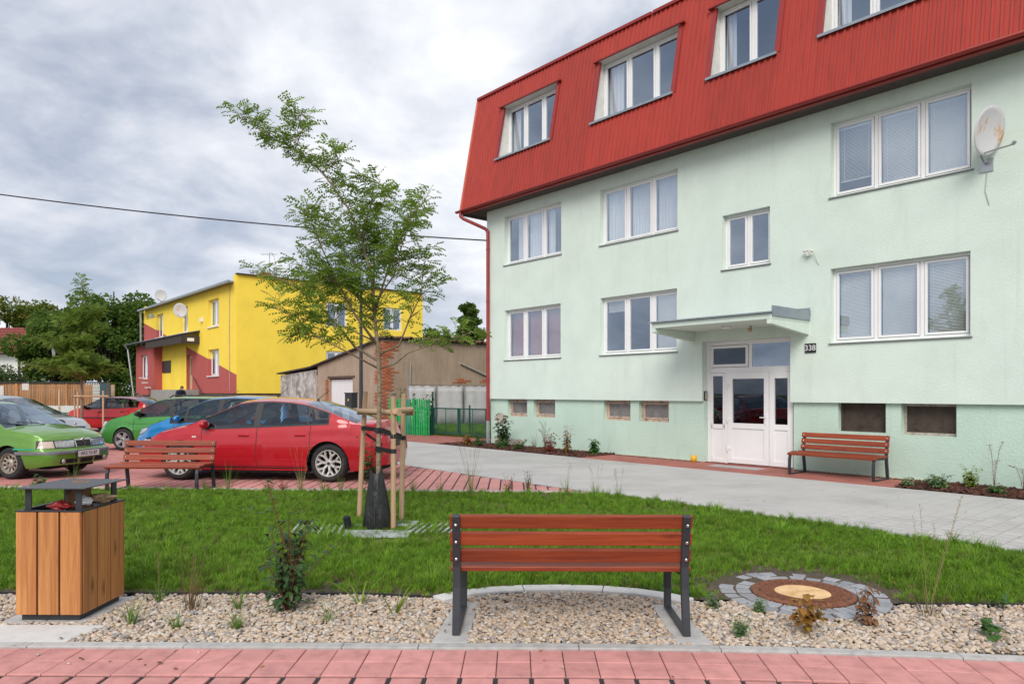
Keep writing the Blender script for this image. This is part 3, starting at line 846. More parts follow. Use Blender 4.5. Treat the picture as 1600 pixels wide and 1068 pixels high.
# number plate 338
def text_obj(txt, size, mat, parent, mtx, name='lettering', ext=.002, al='CENTER'):
    c = bpy.data.curves.new(name, 'FONT'); c.body = txt; c.size = size; c.align_x = al; c.align_y = 'CENTER'; c.extrude = ext
    c.materials.append(mat); o = bpy.data.objects.new(name, c); col.objects.link(o)
    if parent: o.parent = parent
    o.matrix_local = mtx
    dg = bpy.context.evaluated_depsgraph_get(); me = bpy.data.meshes.new_from_object(o.evaluated_get(dg)); bpy.data.objects.remove(o)
    me.name = name; o = bpy.data.objects.new(name, me); col.objects.link(o)
    if parent: o.parent = parent
    o.matrix_local = mtx; return o
np_ = empty('number_plate', (*B(2.555, OFF), 2.49), RZ)
tag(np_, 'small black enamel house number plate 338 beside the entrance canopy', 'sign')
m = MB().box(-.115, .115, -.022, -.001, -.095, .095); m.build('plate', MT['black'], np_, bevel=.004)
text_obj('338', .155, MT['white'], np_, Matrix.Translation((0, -.025, 0)) @ Matrix.Rotation(R(90), 4, 'X'))
# small broken lamp bracket on the wall above
lb = empty('wall_bracket', (*B(2.53, OFF), 4.40), RZ); tag(lb, 'small cream cable bracket fixed on the green wall above the number plate', 'bracket')
m = MB().box(-.02, .02, -.10, 0, -.06, .06); m.build('arm', MT['cream'], lb)
m = MB().tube([(-.02, -.1, .05), (.09, -.12, .02), (.14, -.06, -.05), (.2, -.01, -.25)], .008, 6); m.build('cable', MT['cream'], lb)
m = MB().lathe([(.0, -.03), (.03, -.02), (.035, .02), (0, .03)], 10, lambda x, y, z: (x+.1, y-.1, z+.02)); m.build('insulator', MT['cream'], lb, True)
m = MB().lathe([(.0, -.03), (.03, -.02), (.035, .02), (0, .03)], 10, lambda x, y, z: (x-.05, y-.1, z+.04)); m.build('insulator', MT['cream'], lb, True)

# satellite dish
def dish(name, loc, rz, rad, label, az, el, pole=True, rust=True, size_y=1.1):
    e = empty(name, loc, rz); tag(e, label, 'satellite dish')
    rot = Matrix.Rotation(R(az), 4, 'Z') @ Matrix.Rotation(R(el), 4, 'X')
    dm, nt, b = newmat('dish_paint' + name)
    f = noise_fac(nt, 3.2, 6, .7, (2, 2, .7)); t = nd(nt, 'ShaderNodeMapRange'); t.inputs[1].default_value = .58; t.inputs[2].default_value = .68; nt.links.new(f, t.inputs[0])
    nt.links.new(mixc(nt, t.outputs[0], (.60, .59, .62), (.62, .26, .05)) if rust else mixc(nt, 0.0, (.62, .62, .62), (.5, .5, .5)), b.inputs['Base Color']); b.inputs['Roughness'].default_value = .5
    c = Vector((.10 if az > 20 else 0, -.36, .16))
    m = MB(); prof = [(rad*k/6, .16*rad*(k/6)**2) for k in range(7)] + [(rad*1.015, .16*rad-.012)] + [(rad*k/6, .16*rad*(k/6)**2-.012) for k in (5, 3, 1, 0)]
    def tr(x, y, z): return tuple(c + (rot @ Vector((x, -z, y*size_y))))
    m.lathe(prof, 36, tr); m.build('reflector', dm, e, True)
    m = MB(); p0 = Vector(tr(0, -rad*.9, .12*rad)); p1 = Vector(tr(0, -rad*.62, rad*1.35))
    m.tube([p0, p1], .014, 8); m.tube([p1, Vector(tr(0, -rad*.5, rad*1.45))], .03, 10); m.build('feed_arm', MT['zinc'], e, 40)
    if pole:
        m = MB(); m.tube([(0, -.01, -.28), (0, -.16, -.27), (-.02, -.2, -.2), (-.02, -.2, .1)], .022, 8); m.box(-.1, .1, -.02, 0, -.42, -.2); m.box(-.06, .02, -.4, -.18, .02, .12); m.build('bracket', MT['zinc'], e, 40)
    return e
dish('satellite_dish', (*B(5.62, OFF), 5.74), RZ, .355, 'rust stained white satellite dish on the green wall beside the top window', 73, 14)
m = MB(); pts = [(*B(5.63, OFF-.012), 5.35), (*B(5.6, OFF-.012), 5.0), (*B(5.66, OFF-.012), 4.75)]; m.tube(pts, .005, 5)
tag(m.build('dish_cable', MT['greywood']), 'thin loose cable hanging on the wall below the satellite dish', 'cable')

# yellow cup by the door
cu = MB(); cp = B(-.12, -.24); cu.lathe([(.0, .0), (.06, .0), (.075, .15), (.07, .15), (.055, .01)], 14, lambda x, y, z: (x+cp[0], y+cp[1], z+.015))
tag(cu.build('plastic_cup', M('yellow_plastic', (.75, .42, .02), .4), None, True), 'yellow plastic cup standing on red paving at the door corner', 'cup')

# ------------------------------------------------------------------ yellow house
YH = empty('yellow_house', (-15.37, 40.0, 0), RZ)
tag(YH, 'yellow two storey house with dark pink diagonal band and small porch', 'building')
ym, nt, b = newmat('yellow_and_pink_render')
t = nd(nt, 'ShaderNodeTexCoord'); sp = nd(nt, 'ShaderNodeSeparateXYZ'); nt.links.new(t.outputs['Object'], sp.inputs[0])
mm = nd(nt, 'ShaderNodeMath', operation='MULTIPLY_ADD'); nt.links.new(sp.outputs[0], mm.inputs[0]); mm.inputs[1].default_value = -.221; mm.inputs[2].default_value = 2.57
lt = nd(nt, 'ShaderNodeMath', operation='LESS_THAN'); nt.links.new(sp.outputs[2], lt.inputs[0]); nt.links.new(mm.outputs[0], lt.inputs[1])
y_ = ramp2(nt, noise_fac(nt, .8, 5), [(.3, (.90, .65, .062)), (.7, (.94, .69, .078))]); pk_ = ramp2(nt, noise_fac(nt, .8, 5), [(.3, (.40, .083, .072)), (.7, (.45, .095, .083))])
nt.links.new(mixc(nt, lt.outputs[0], y_, pk_), b.inputs['Base Color']); b.inputs['Roughness'].default_value = .9
MT['yellow'] = M('yellow_render', (.94, .69, .075), .9, .05, .8); MT['pinkred'] = M('dark_pink_render', (.43, .09, .078), .9, .05, .8)
fy = lambda a, d, z: (a, d, z)
fyr = lambda a, d, z: (-d, a, z)
yw = [(-4.75, -2.9, 5.52, 7.16), (-4.75, -2.86, 2.58, 4.16), (-10.3, -8.7, 5.52, 7.2), (-16.0, -14.3, 5.52, 7.2)]
m = MB(); wall_holes(m, fy, -19.4, 0, 1.53, 7.75, [(*h, .28) for h in yw] + [(-8.95, -7.8, 1.78, 4.0, .3)], .28)
m.build('front_wall', ym, YH)
yr = [(9.35, 10.75, 5.6, 7.06), (5.4, 6.8, 5.6, 7.06), (5.4, 6.8, 2.7, 4.1)]
m = MB(); wall_holes(m, fyr, 0, 12.4, 1.53, 8.19, [(*h, .12) for h in yr], .12); m.quad((-.5, 0, 7.75), (0, 0, 7.75), (0, 0, 8.19), (-.5, 0, 8.19))
m.quad((-.4, 0, 8.19), (0, 0, 8.19), (0, 12.4, 8.19), (-.4, 12.4, 8.19)); m.quad((-.4, 0, 7.7), (-.4, 0, 8.19), (-.4, 12.4, 8.19), (-.4, 12.4, 7.7))
m.quad((0, 12.4, 1.5), (-19.4, 12.4, 1.5), (-19.4, 12.4, 7.8), (0, 12.4, 7.8)); m.quad((-19.4, 0, 1.5), (-19.4, 0, 7.8), (-19.4, 12.4, 7.8), (-19.4, 12.4, 1.5))
m.box(-19.4, -19.0, 0.02, 12.4, 7.7, 8.1)
m.build('side_wall', MT['yellow'], YH)
m = MB().box(-19.3, -.06, .06, 12.3, -.1, 1.525); m.build('plinth', M('grey_brown_plinth', (.16, .115, .09), .9, .2, 2), YH)
rf = MB(); rf.box(-19.0, -.42, -.35, 12.2, 7.74, 7.84); rf = rf.build('roof', M('grey_roof_sheet', (.17, .16, .155), .6, .15, 2), YH)
m = MB().box(-19.45, -.02, -.47, -.34, 7.70, 7.82); m.build('gutter', MT['sillgrey'], YH)
m = MB().bar((.02, -.03, 8.21), (.02, 12.45, 8.21), .3, .05); m.build('parapet_cap', MT['darkbark'], YH)
for (x, y, z, w_, h_, mt) in ((-2.6, 2.0, 7.8, .5, .95, 'zinc'), (-3.2, 2.9, 7.8, .5, 1.15, 'brick'), (-3.0, 6.3, 7.8, .6, 1.3, 'brick')):
    if mt == 'brick': mtl = M('chimney_brick', (.36, .09, .05), .9, .2, 5)
    else: mtl = MT['zinc']
    m = MB()
    if mt == 'brick': m.box(x-w_/2, x+w_/2, y-w_/2, y+w_/2, z, z+h_); m.box(x-w_/2-.05, x+w_/2+.05, y-w_/2-.05, y+w_/2+.05, z+h_-.2, z+h_-.08)
    else:
        for k in (-.2, .2): m.tube([(x+k, y, z), (x+k, y, z+h_)], .13, 10); m.tube([(x+k, y, z+h_+.05), (x+k, y, z+h_+.12)], .19, 10)
    m.build('chimney', mtl, rf)
def simple_win(par, fn, h, d, n, room=True, fills=None):
    return window(par, fn, *h, d, [k/n for k in range(1, n)], fills or [None]*n, fr=.06, sash=.06, room=.5)
for h in yw:
    simple_win(YH, fy, (h[0], h[1], h[2], h[3]), .2, 2, fills=[('curtain', 0, 1), ('curtain', .4, 1)])
    m = MB().box(h[0]-.06, h[1]+.06, -.08, .2, h[2]-.06, h[2]-.004); m.build('sill', MT['white'], YH)
for h in yr: simple_win(YH, fyr, h, .06, 2)
m = MB(); fbox(m, fy, -8.95, -7.8, .2, .27, 1.78, 4.0); dr = m.build('door', M('beige_door', (.50, .40, .24), .6, .06, 3), YH)
m = MB(); m.quad((-8.75, .195, 2.7), (-8.0, .195, 2.7), (-8.0, .195, 3.8), (-8.75, .195, 3.8)); m.build('pane', MT['winglass'], dr)
# porch box with window, canopy roof, steps
fpx = lambda a, d, z: (a, -.55 + d, z)
m = MB(); wall_holes(m, fpx, -19.38, -14.4, 1.5, 5.05, [(-18.0, -16.1, 2.55, 4.3, .2)], .2)
m.quad((-14.4, -.55, 1.5), (-14.4, 0, 1.5), (-14.4, 0, 5.05), (-14.4, -.55, 5.05)); m.quad((-19.38, 0, 1.5), (-19.38, -.55, 1.5), (-19.38, -.55, 5.05), (-19.38, 0, 5.05))
po = m.build('porch_wall', MT['pinkred'], YH)
m = MB().box(-14.39, -8.97, -.03, -.004, 1.76, 5.05); m.build('porch_side', MT['yellow'], YH)
simple_win(YH, fpx, (-18.0, -16.1, 2.55, 4.3), .14, 2, fills=[('curtain', 0, 1), ('curtain', 0, 1)])
m = MB().box(-19.35, -14.45, -.5, -.01, -.1, 1.498); m.build('porch_plinth', M('brown_plinth', (.17, .12, .10), .9, .2, 2), YH)
m = MB(); m.extr([(-1.15, 5.06), (-1.15, 5.14), (-.02, 5.42), (-.02, 5.34)], lambda y, z: (-20.0, y, z), lambda y, z: (-6.3, y, z)); pr = m.build('porch_roof', M('dark_fascia', (.05, .037, .032), .8), YH, fixn=True)
m = MB(); m.extr([(-1.22, 5.15), (-1.22, 5.19), (-.02, 5.47), (-.02, 5.43)], lambda y, z: (-20.05, y, z), lambda y, z: (-6.25, y, z)); m.build('roof_sheet', MT['sillgrey'], pr, fixn=True)
m = MB().box(-14.4, -6.3, -1.12, -1.02, 4.62, 5.05); m.box(-6.5, -6.3, -1.0, -.02, 4.62, 5.1); m.build('fascia', M('dark_fascia2', (.05, .037, .032), .8), pr)
m = MB().box(-6.298, -6.27, -.75, -.35, 4.75, 4.95); m.build('house_sign', MT['white'], pr)
m = MB().box(-14.2, -12.3, -.09, -.032, 2.95, 3.78)
m.build('mailbox_board', MT['black'], YH)
m = MB().box(-14.39, -6.4, -1.3, -.035, -.1, 1.75)
for k in range(7): m.box(-6.4+.32*k, -6.4+.32*(k+1), -1.3, -.1, -.1, 1.75-.25*(k+1)+.02)
m.build('steps', M('worn_step_concrete', (.30, .28, .26), .9, .15, 3), YH)
for k in range(3): MB().box(-14.6+.75*k, -13.7+.75*k, -1.5, -1.32, 2.55-.34*k, 2.62-.34*k).build('stair_cap', MT['concrete2'], YH)
m = MB().box(-14.5, -12.4, -1.48, -1.34, 1.4, 2.0); m.build('stair_wall', MT['pinkred'], YH)
m = MB().tube([(-7.2, -.12, 2.55), (-5.5, -.12, 1.5), (-5.4, -.12, .3)], .035, 6); m.build('handrail', MT['darkbark'], YH)
m = MB().tube([(-19.3, -.25, 7.7), (-19.45, -.2, 5.5), (-19.45, -.2, .2)], .07, 8); m.build('downpipe', MT['zinc'], YH)
m = MB().tube([(-19.9, -1.2, 5.1), (-19.9, -1.0, 4.8), (-19.5, -.65, 1.0)], .06, 8); m.build('downpipe', MT['zinc'], YH)
m = MB().box(-5.95, -5.7, -.14, -.0, 5.95, 6.2); m.build('vent_box', MT['white'], YH)
m = MB().tube([(-1.0, -.03, 7.7), (-1.05, -.03, 5), (-1.0, -.03, 1.7)], .02, 5); m.build('lightning_wire', MT['greywood'], YH)
yb = lambda x, y: (-15.37 + U[0]*x + V[0]*y, 40 + U[1]*x + V[1]*y)
dish('satellite_dish', (*yb(-9.1, 0), 6.75), RZ, .42, 'orange stained satellite dish on the yellow house wall', 58, 10)
dish('satellite_dish', (*yb(-14.9, .35), 8.35), RZ, .40, 'plain white satellite dish on the roof edge of the yellow house', 58, 10, rust=False)
def aerial(loc, h_, label, rz=0):
    e = empty('tv_aerial', loc, rz); tag(e, label, 'aerial')
    MB().tube([(0, 0, 0), (0, 0, h_)], .022, 6).build('mast', MT['zinc'], e)
    m = MB(); m.tube([(-.55, 0, h_-.1), (.5, 0, h_-.1)], .012, 5)
    for k in range(7): m.tube([(-.5+.16*k, -.28+.02*k, h_-.1), (-.5+.16*k, .28-.02*k, h_-.1)], .008, 4)
    m.build('boom', MT['zinc'], e)
    m = MB()
    for k in range(4): m.tube([(-.3, 0, h_*.55+.12*k), (.3, 0, h_*.55+.12*k)], .008, 4)
    m.build('reflector_grid', MT['zinc'], e); return e
aerial((*yb(-4.2, 3.6), 7.84), 2.6, 'tall thin television aerial on the yellow house roof')
m = MB(); ax = empty('tv_aerial', (*yb(-15.2, -.05), 7.0), RZ); tag(ax, 'short horizontal television aerial on the yellow house wall beside the orange stained dish', 'aerial')
MB().tube([(0, 0, 0), (0, -.5, 0)], .03, 6).build('arm', MT['zinc'], ax); m = MB().tube([(-1.2, -.5, 0), (.3, -.5, 0)], .02, 5)
for k in range(5): m.tube([(-1.1+.22*k, -.5, -.15), (-1.1+.22*k, -.5, .15)], .012, 4)
m.build('boom', MT['anthracite'], ax)
m = MB().box(-.1, .35, -.6, -.4, -.13, .13); m.build('antenna_box', MT['zinc'], ax)

# ------------------------------------------------------------------ garage
GA = empty('garage', (-5.62, 31.0, 0), RZ)
tag(GA, 'old lean-to garage with bare render, exposed bricks and white metal door', 'garage')
rm, nt, b = newmat('old_brown_render')
c1 = ramp2(nt, noise_fac(nt, .9, 7, .65), [(.3, (.29, .215, .155)), (.5, (.38, .285, .20)), (.7, (.45, .345, .25))])
s_ = noise_fac(nt, 2.0, 6, .7, (3, 3, .4)); c1 = mixc(nt, .35, c1, ramp2(nt, s_, [(.35, (.23, .18, .145)), (.65, (.46, .37, .28))]))
nt.links.new(c1, b.inputs['Base Color']); b.inputs['Roughness'].default_value = .95; bump(nt, b, noise_fac(nt, 14, 6, .7), .6, .03)
rm2, nt, b = newmat('grey_daubed_plaster')
c1 = ramp2(nt, noise_fac(nt, 1.6, 8, .72, None, dist=.8), [(.36, (.22, .185, .17)), (.5, (.38, .345, .325)), (.62, (.60, .57, .55))])
nt.links.new(c1, b.inputs['Base Color']); b.inputs['Roughness'].default_value = .95; bump(nt, b, noise_fac(nt, 9, 6, .7), .6, .04)
brickm = M('orange_brick', (.42, .135, .065), .9, .25, 6, .4, 40, .01, rnd=(.65, 1.2))
mort = M('old_mortar', (.40, .34, .29), .95, .2, 9)
# gable-like wall facing the parking (along -U)
top = [(0, 3.88), (-4.18, 3.20), (-6.79, 2.80)]
m = MB()
def pz(a): return float(np.interp(-a, [0, 4.18, 6.79, 10.55], [3.88, 3.20, 2.80, 2.58]))
DA = (-4.97, -2.61, 2.25)
for a0, a1 in ((0, -2.61), (-4.97, -6.2)):
    m.quad((a1, 0, -.1), (a0, 0, -.1), (a0, 0, pz(a0)), (a1, 0, pz(a1)))
m.quad((-4.97, 0, 2.25), (-2.61, 0, 2.25), (-2.61, 0, pz(-2.61)), (-4.97, 0, pz(-4.97)))
m.quad((-4.97, 0, -.1), (-4.97, 0, 2.25), (-4.97, .25, 2.25), (-4.97, .25, -.1)); m.quad((-4.97, 0, 2.25), (-2.61, 0, 2.25), (-2.61, .25, 2.25), (-4.97, .25, 2.25)); m.quad((-2.61, 0, -.1), (-2.61, .25, -.1), (-2.61, .25, 2.25), (-2.61, 0, 2.25))
# side wall (along V)
m.quad((0, 0, -.1), (0, 16, -.1), (0, 16, 3.98), (0, 0, 3.88))
m.build('wall', rm, GA)
m = MB().box(-10.55, -6.2, -.05, 4, -.1, 2.45); m.quad((-10.55, -.05, 2.45), (-6.2, -.05, 2.45), (-6.2, -.05, 2.72), (-10.55, -.05, 2.5)); m.build('plaster_wall', rm2, GA)
m = MB()
for k in range(11): m.box(-4.94+.21*k, -4.94+.21*k+.2, .12, .16, .02, 2.2)
gd = m.build('garage_door', M('white_sheet_door', (.74, .745, .76), .5, .05, 3, stretch=(6, 1, .3)), GA)
m = MB().box(-5.1, -2.4, -.02, .1, 2.26, 2.36); m.build('lintel', M('dark_lintel', (.09, .06, .05), .9), GA)
m = MB()
a_ = [(-0.0, .05), (-4.18, -.0), (-6.79, 0), (-10.8, 0)]
for i in range(3):
    p, q = a_[i][0]+(.1 if i == 0 else 0), a_[i+1][0]
    z0, z1 = pz(p), pz(q) if i < 2 else 2.55
    m.extr([(p, z0+.02), (p, z0+.09), (q, z1+.09), (q, z1+.02)], lambda a, z: (a, -.18, z), lambda a, z: (a, 15, z))
m.build('roof', M('dark_roofing_felt', (.06, .05, .045), .9, .3, 2), GA, fixn=True)
m = MB(); n = 60   # wavy roof sheet edge along the side wall
for i in range(n):
    y0, y1 = i*.25, (i+1)*.25; z = 3.92 + .05*(i % 2)
    m.extr([(y0, z), (y0+.125, z+.06), (y1, z), (y1, z+.03), (y0+.125, z+.09), (y0, z+.03)], lambda y, zz: (.22, y, zz), lambda y, zz: (-1.2, y, zz+.05))
m.build('roof_edge', M('brown_tile_edge', (.15, .075, .05), .9, .2, 3), GA, fixn=True)
# exposed brick at the corner, single bricks
bm_ = MB().box(-.125, .125, -.06, .06, -.034, .034).mesh('brick', brickm)
rr = random.Random(4); cnt = 0
for r_ in range(48):
    z = .05 + r_*.079
    wV = .28 + .22*math.sin(r_*.31) + .15*max(0, (r_-26)/20) + (.25 if 30 < r_ < 34 else 0)
    k = 0; x = .0
    while x < wV:
        inst(bm_, 'brick', GA, (-.035, x+.06+(r_ % 2)*.12, z), (rr.uniform(-.03, .03), 0, R(90))); x += .262
    if r_ % 2 or True:
        w2 = .28 + .2*math.sin(r_*.5)
        x = 0
        while x < w2:
            inst(bm_, 'brick', GA, (-x-.12-(r_ % 2)*.1, -.0+.035, z), (0, rr.uniform(-.02, .02), 0)); x += .262
for r_ in range(28):
    z = .05 + r_*.079
    inst(bm_, 'brick', GA, (-5.12-(r_ % 2)*.06, .03, z), (0, 0, 0))
for (yc, zc, n_) in ((3.9, 2.05, 3), (4.2, 2.13, 3), (4.05, 2.21, 2), (5.5, 2.1, 3), (5.7, 2.18, 3), (5.9, 2.26, 3), (6.0, 2.34, 2)):
    for k in range(n_): inst(bm_, 'brick', GA, (-.045, yc+.26*k, zc), (0, 0, R(90)))
m = MB().tube([(.05, 4.2, 2.95), (.06, 6.2, 2.25)], .05, 8); m.build('wall_strut', MT['greywood'], GA)
m = MB().tube([(.06, 1.4, 2.9), (.06, 1.35, .0)], .03, 6); m.build('drain_pipe', MT['zinc'], GA)
# ------------------------------------------------------------------ benches
def bench(loc, rz, label, L=1.58):
    # local: x along the bench, seat front towards -y, rear legs at y = 0.30
    e = empty('park_bench', loc, rz); tag(e, label, 'bench', 'park benches')
    def plank(y, z, w, t, tilt, nm):
        m = MB().box(-L/2, L/2, -w/2, w/2, -t/2, t/2)
        o = m.build(nm, MT['plank'], e, bevel=.007); o.location = (0, y, z); o.rotation_euler = (tilt, 0, 0); return o
    sx = L/2 - .045
    # frame outline in (y, z)
    rear = [(.33, .0), (.315, .12), (.285, .30), (.275, .44), (.30, .60), (.345, .79)]
    front = [(-.27, .0), (-.285, .15), (-.275, .30), (-.25, .385)]
    seatb = [(-.25, .385), (-.10, .392), (.12, .378), (.275, .40)]
    for s in (-1, 1):
        x = s*sx
        for nm, pl in (('rear_leg', rear), ('front_leg', front), ('seat_support', seatb)):
            m = MB(); w = .030; W_ = .05
            Lp, Rp = [], []
            for k in range(len(pl)):
                a = Vector(pl[max(k-1, 0)]); b = Vector(pl[min(k+1, len(pl)-1)]); d = (b-a).normalized(); n = Vector((-d[1], d[0]))
                p = Vector(pl[k]); hw = .022 if nm == 'rear_leg' else .018
                Lp.append(p + n*hw); Rp.append(p - n*hw)
            for k in range(len(pl)-1):
                i = len(m.v)
                for xx in (x-W_/2, x+W_/2):
                    for q in (Lp[k], Lp[k+1], Rp[k+1], Rp[k]): m.v.append((xx, q[0], q[1]))
                m.f += [(i, i+1, i+2, i+3), (i+7, i+6, i+5, i+4), (i, i+4, i+5, i+1), (i+2, i+6, i+7, i+3)]
                if k == 0: m.f.append((i+3, i+7, i+4, i))
                if k == len(pl)-2: m.f.append((i+1, i+5, i+6, i+2))
            m.build(nm, MT['anthracite'], e, merge=True, fixn=True, bevel=.003, seg=1)
        MB().box(x-.025, x+.025, -.27, .33, .004, .022).build('foot_bar', MT['anthracite'], e, bevel=.003, seg=1)
    for k, z in enumerate((.512, .628, .744)):
        tilt = math.atan2(.045, .19)
        y = .262 + .20*(z-.44)
        o = plank(y+.0-.013, z, .036, .092, -tilt, 'back_slat')
        for s in (-1, 1):
            for yy, nn in ((-.0195, 1), (.062, 1)):
                m = MB().lathe([(0, .0), (.010, .0), (.010, .005), (.006, .008), (0, .008)], 10, lambda a, b, c: (s*sx+a, yy - (c if yy < 0 else -c), b))
                m.build('bolt', MT['chrome'], o)
    for y, z, t in ((-.235, .405, .22), (-.085, .424, .03), (.062, .416, -.05), (.20, .422, -.06)):
        o = plank(y, z, .128, .034, t, 'seat_slat')
        for s in (-1, 1):
            m = MB().lathe([(0, .0), (.010, .0), (.010, .005), (0, .007)], 10, lambda a, b, c: (s*sx+a, b, .017+c)); m.build('bolt', MT['chrome'], o)
    return e
# front bench: its back towards the camera
bench((.392, 5.04, .012), math.pi + R(-.8), 'red-brown slatted bench standing on the gravel with its back to the viewer', 1.60)
bench((-5.78, 11.80, .0), R(0) - R(2), 'red-brown slatted bench between the lawn and the parked cars', 1.56)
bench((*(B(3.32, -.62)), .016), RZ, 'red-brown slatted bench against the green wall beside the white door', 1.66)
# its concrete pads and the curved kerb stones
for q in ([(-.515, 4.585), (-.285, 4.585), (-.255, 5.46), (-.43, 5.46)], [(1.05, 4.565), (1.28, 4.555), (1.235, 5.40), (1.05, 5.40)]):
    m = MB().prism(q, -.05, .012); o = m.build('concrete_pad', MT['concrete'], None, bevel=.004)
    tag(o, 'pale concrete strip under the %s leg frame of the foreground bench' % ('left' if q[0][0] < 0 else 'right'), 'concrete slab', 'bench foot strips')
arc = [(-.52, 5.46), (-.36, 5.60), (-.14, 5.69), (.10, 5.735), (.40, 5.75), (.72, 5.715), (.96, 5.64), (1.16, 5.53), (1.30, 5.40)]
for n_, (i, j) in enumerate(((0, 3), (3, 5), (5, 8))):
    pts = [Vector(p) for p in arc[i:j+1]]
    out_ = []; inn = []
    for k, p in enumerate(pts):
        a = Vector(arc[max(i+k-1, 0)]); b = Vector(arc[min(i+k+1, len(arc)-1)]); d = (b-a).normalized(); nrm = Vector((-d[1], d[0]))
        if k == 0: p = p + d*.003
        if k == len(pts)-1: p = p - d*.003
        inn.append(tuple(p)); out_.append(tuple(p + nrm*.15))
    m = MB().prism(inn + out_[::-1], -.06, .03)
    tag(m.build('curved_kerb', MT['concrete2'], None, bevel=.006, fixn=True), ('left', 'middle', 'right')[n_] + ' one of the pale curved kerb stones behind the foreground bench', 'kerb stone', 'curved kerb stones')

# ------------------------------------------------------------------ litter bin
bx = empty('litter_bin', (-3.235, 5.28, .0), R(-1)); tag(bx, 'square litter bin clad in orange larch boards with dark steel lid', 'litter bin')
hw, hd = .235, .275
MB().box(-hw+.03, hw-.03, -hd+.03, hd-.03, .012, .07).build('plinth', MT['anthracite'], bx)
mbd = MB().box(-hw+.025, hw-.025, -hd+.025, hd-.025, .06, .765)
m = MB()
for a, b_, c, d in ((-hw+.02, hw-.02, -hd+.02, -hd+.03), (-hw+.02, hw-.02, hd-.03, hd-.02), (-hw+.02, -hw+.03, -hd+.03, hd-.03), (hw-.03, hw-.02, -hd+.03, hd-.03)): m.box(a, b_, c, d, .06, .772)
m.quad((-hw+.03, -hd+.03, .55), (hw-.03, -hd+.03, .55), (hw-.03, hd-.03, .55), (-hw+.03, hd-.03, .55))
m.build('inner_casing', MT['anthracite'], bx)
wb = (hw*2)/3
for k in range(3):
    for s in (-1, 1):
        o = MB().box(-wb/2+.007, wb/2-.007, -.011, .011, 0, .715).build('board', MT['binwood'], bx, bevel=.003); o.location = (-hw+wb*(k+.5), s*(hd-.011), .055)
wd = (hd*2-.048)/3
for k in range(3):
    for s in (-1, 1):
        o = MB().box(-.011, .011, -wd/2+.005, wd/2-.005, 0, .715).build('board', MT['binwood'], bx, bevel=.003); o.location = (s*(hw-.011), -hd+.024+wd*(k+.5), .055)
m = MB()
for a, b_, c, d in ((-hw, hw, -hd, -hd+.03), (-hw, hw, hd-.03, hd), (-hw, -hw+.03, -hd+.03, hd-.03), (hw-.03, hw, -hd+.03, hd-.03)): m.box(a, b_, c, d, .773, .781)
m.build('rim', MT['anthracite'], bx)
for sx_, sy_ in ((-1, -1), (1, -1), (1, 1), (-1, 1)):
    x, y = sx_*(hw-.055), sy_*(hd-.06)
    o = MB().box(x-(.022 if sy_ < 0 else .006), x+(.022 if sy_ < 0 else .006), y-(.004 if sy_ < 0 else .03), y+(.004 if sy_ < 0 else .03), .70, .931).build('lid_post', MT['anthracite'], bx)
    MB().lathe([(0, 0), (.008, 0), (.008, .006), (0, .006)], 8, lambda a, b, c: (x+a, y+b, .938+c)).build('bolt', MT['chrome'], o)
MB().box(-hw+.0, hw+.02, -hd, hd, .932, .938).build('lid', M('slate_steel_lid', (.075, .078, .088), .5, .12, 4, metal=.2), bx)
liner = MB()
for k in range(1): liner.lathe([(.19, .0), (.2, .17), (.205, .235), (.195, .25)], 20, lambda a, b, c: (a*1.05, b*1.22, .50+c+.012*math.sin(a*60+b*41)))
liner.build('bag_liner', M('blue_bin_liner', (.008, .013, .035), .45, .3, 12), bx, True)
# rubbish inside
def crumple(name, c, r, sq, mat, label, cat, seed):
    bm = bmesh.new(); bmesh.ops.create_icosphere(bm, subdivisions=3, radius=1)
    for v_ in bm.verts:
        k = 1 + .5*mnoise.noise(v_.co*1.6 + Vector((seed*3.1, 0, 0))) + .22*mnoise.noise(v_.co*4 + Vector((0, seed, 0)))
        v_.co = Vector((v_.co.x*k*sq[0], v_.co.y*k*sq[1], v_.co.z*k*sq[2]))*r
    me = bpy.data.meshes.new(name); bm.to_mesh(me); bm.free(); me.materials.append(mat)
    o = bpy.data.objects.new(name, me); col.objects.link(o); o.location = c; tag(o, label, cat); return o
crumple('paper_bag', (-3.22, 5.34, .81), .105, (.9, .8, 1.25), M('kraft_paper', (.24, .13, .065), .9, .25, 9), 'crumpled brown paper bag sticking out of the litter bin', 'paper bag', 2)
crumple('tissue', (-3.13, 5.24, .815), .05, (1.1, .8, .7), MT['white'], 'white crumpled tissue beside the brown bag in the litter bin', 'tissue', 5)
crumple('cardboard_box', (-3.10, 5.42, .81), .085, (1.0, 1.0, .42), M('tan_card', (.55, .38, .22), .9, .1, 9), 'flattened tan cardboard box lying in the back of the litter bin', 'box', 9)
crumple('snack_wrapper', (-3.28, 5.20, .79), .06, (1.3, .8, .5), M('red_wrapper', (.35, .03, .03), .35, .3, 18), 'small red snack wrapper in the front of the litter bin', 'wrapper', 12)
o = MB().prism([(-3.56, 4.98), (-2.95, 4.98), (-2.93, 5.62), (-3.6, 5.62)], -.05, .010).build('bin_base_slab', MT['concrete'], None, bevel=.004); tag(o, 'grey concrete slab under the wooden litter bin', 'concrete slab')
o = MB().prism([(-4.3, 4.60), (-2.86, 4.585), (-2.78, 4.92), (-4.3, 4.94)], -.05, .013).build('step_slab', MT['concrete2'], None, bevel=.004); tag(o, 'wide pale concrete slab in front of the wooden litter bin', 'concrete slab')

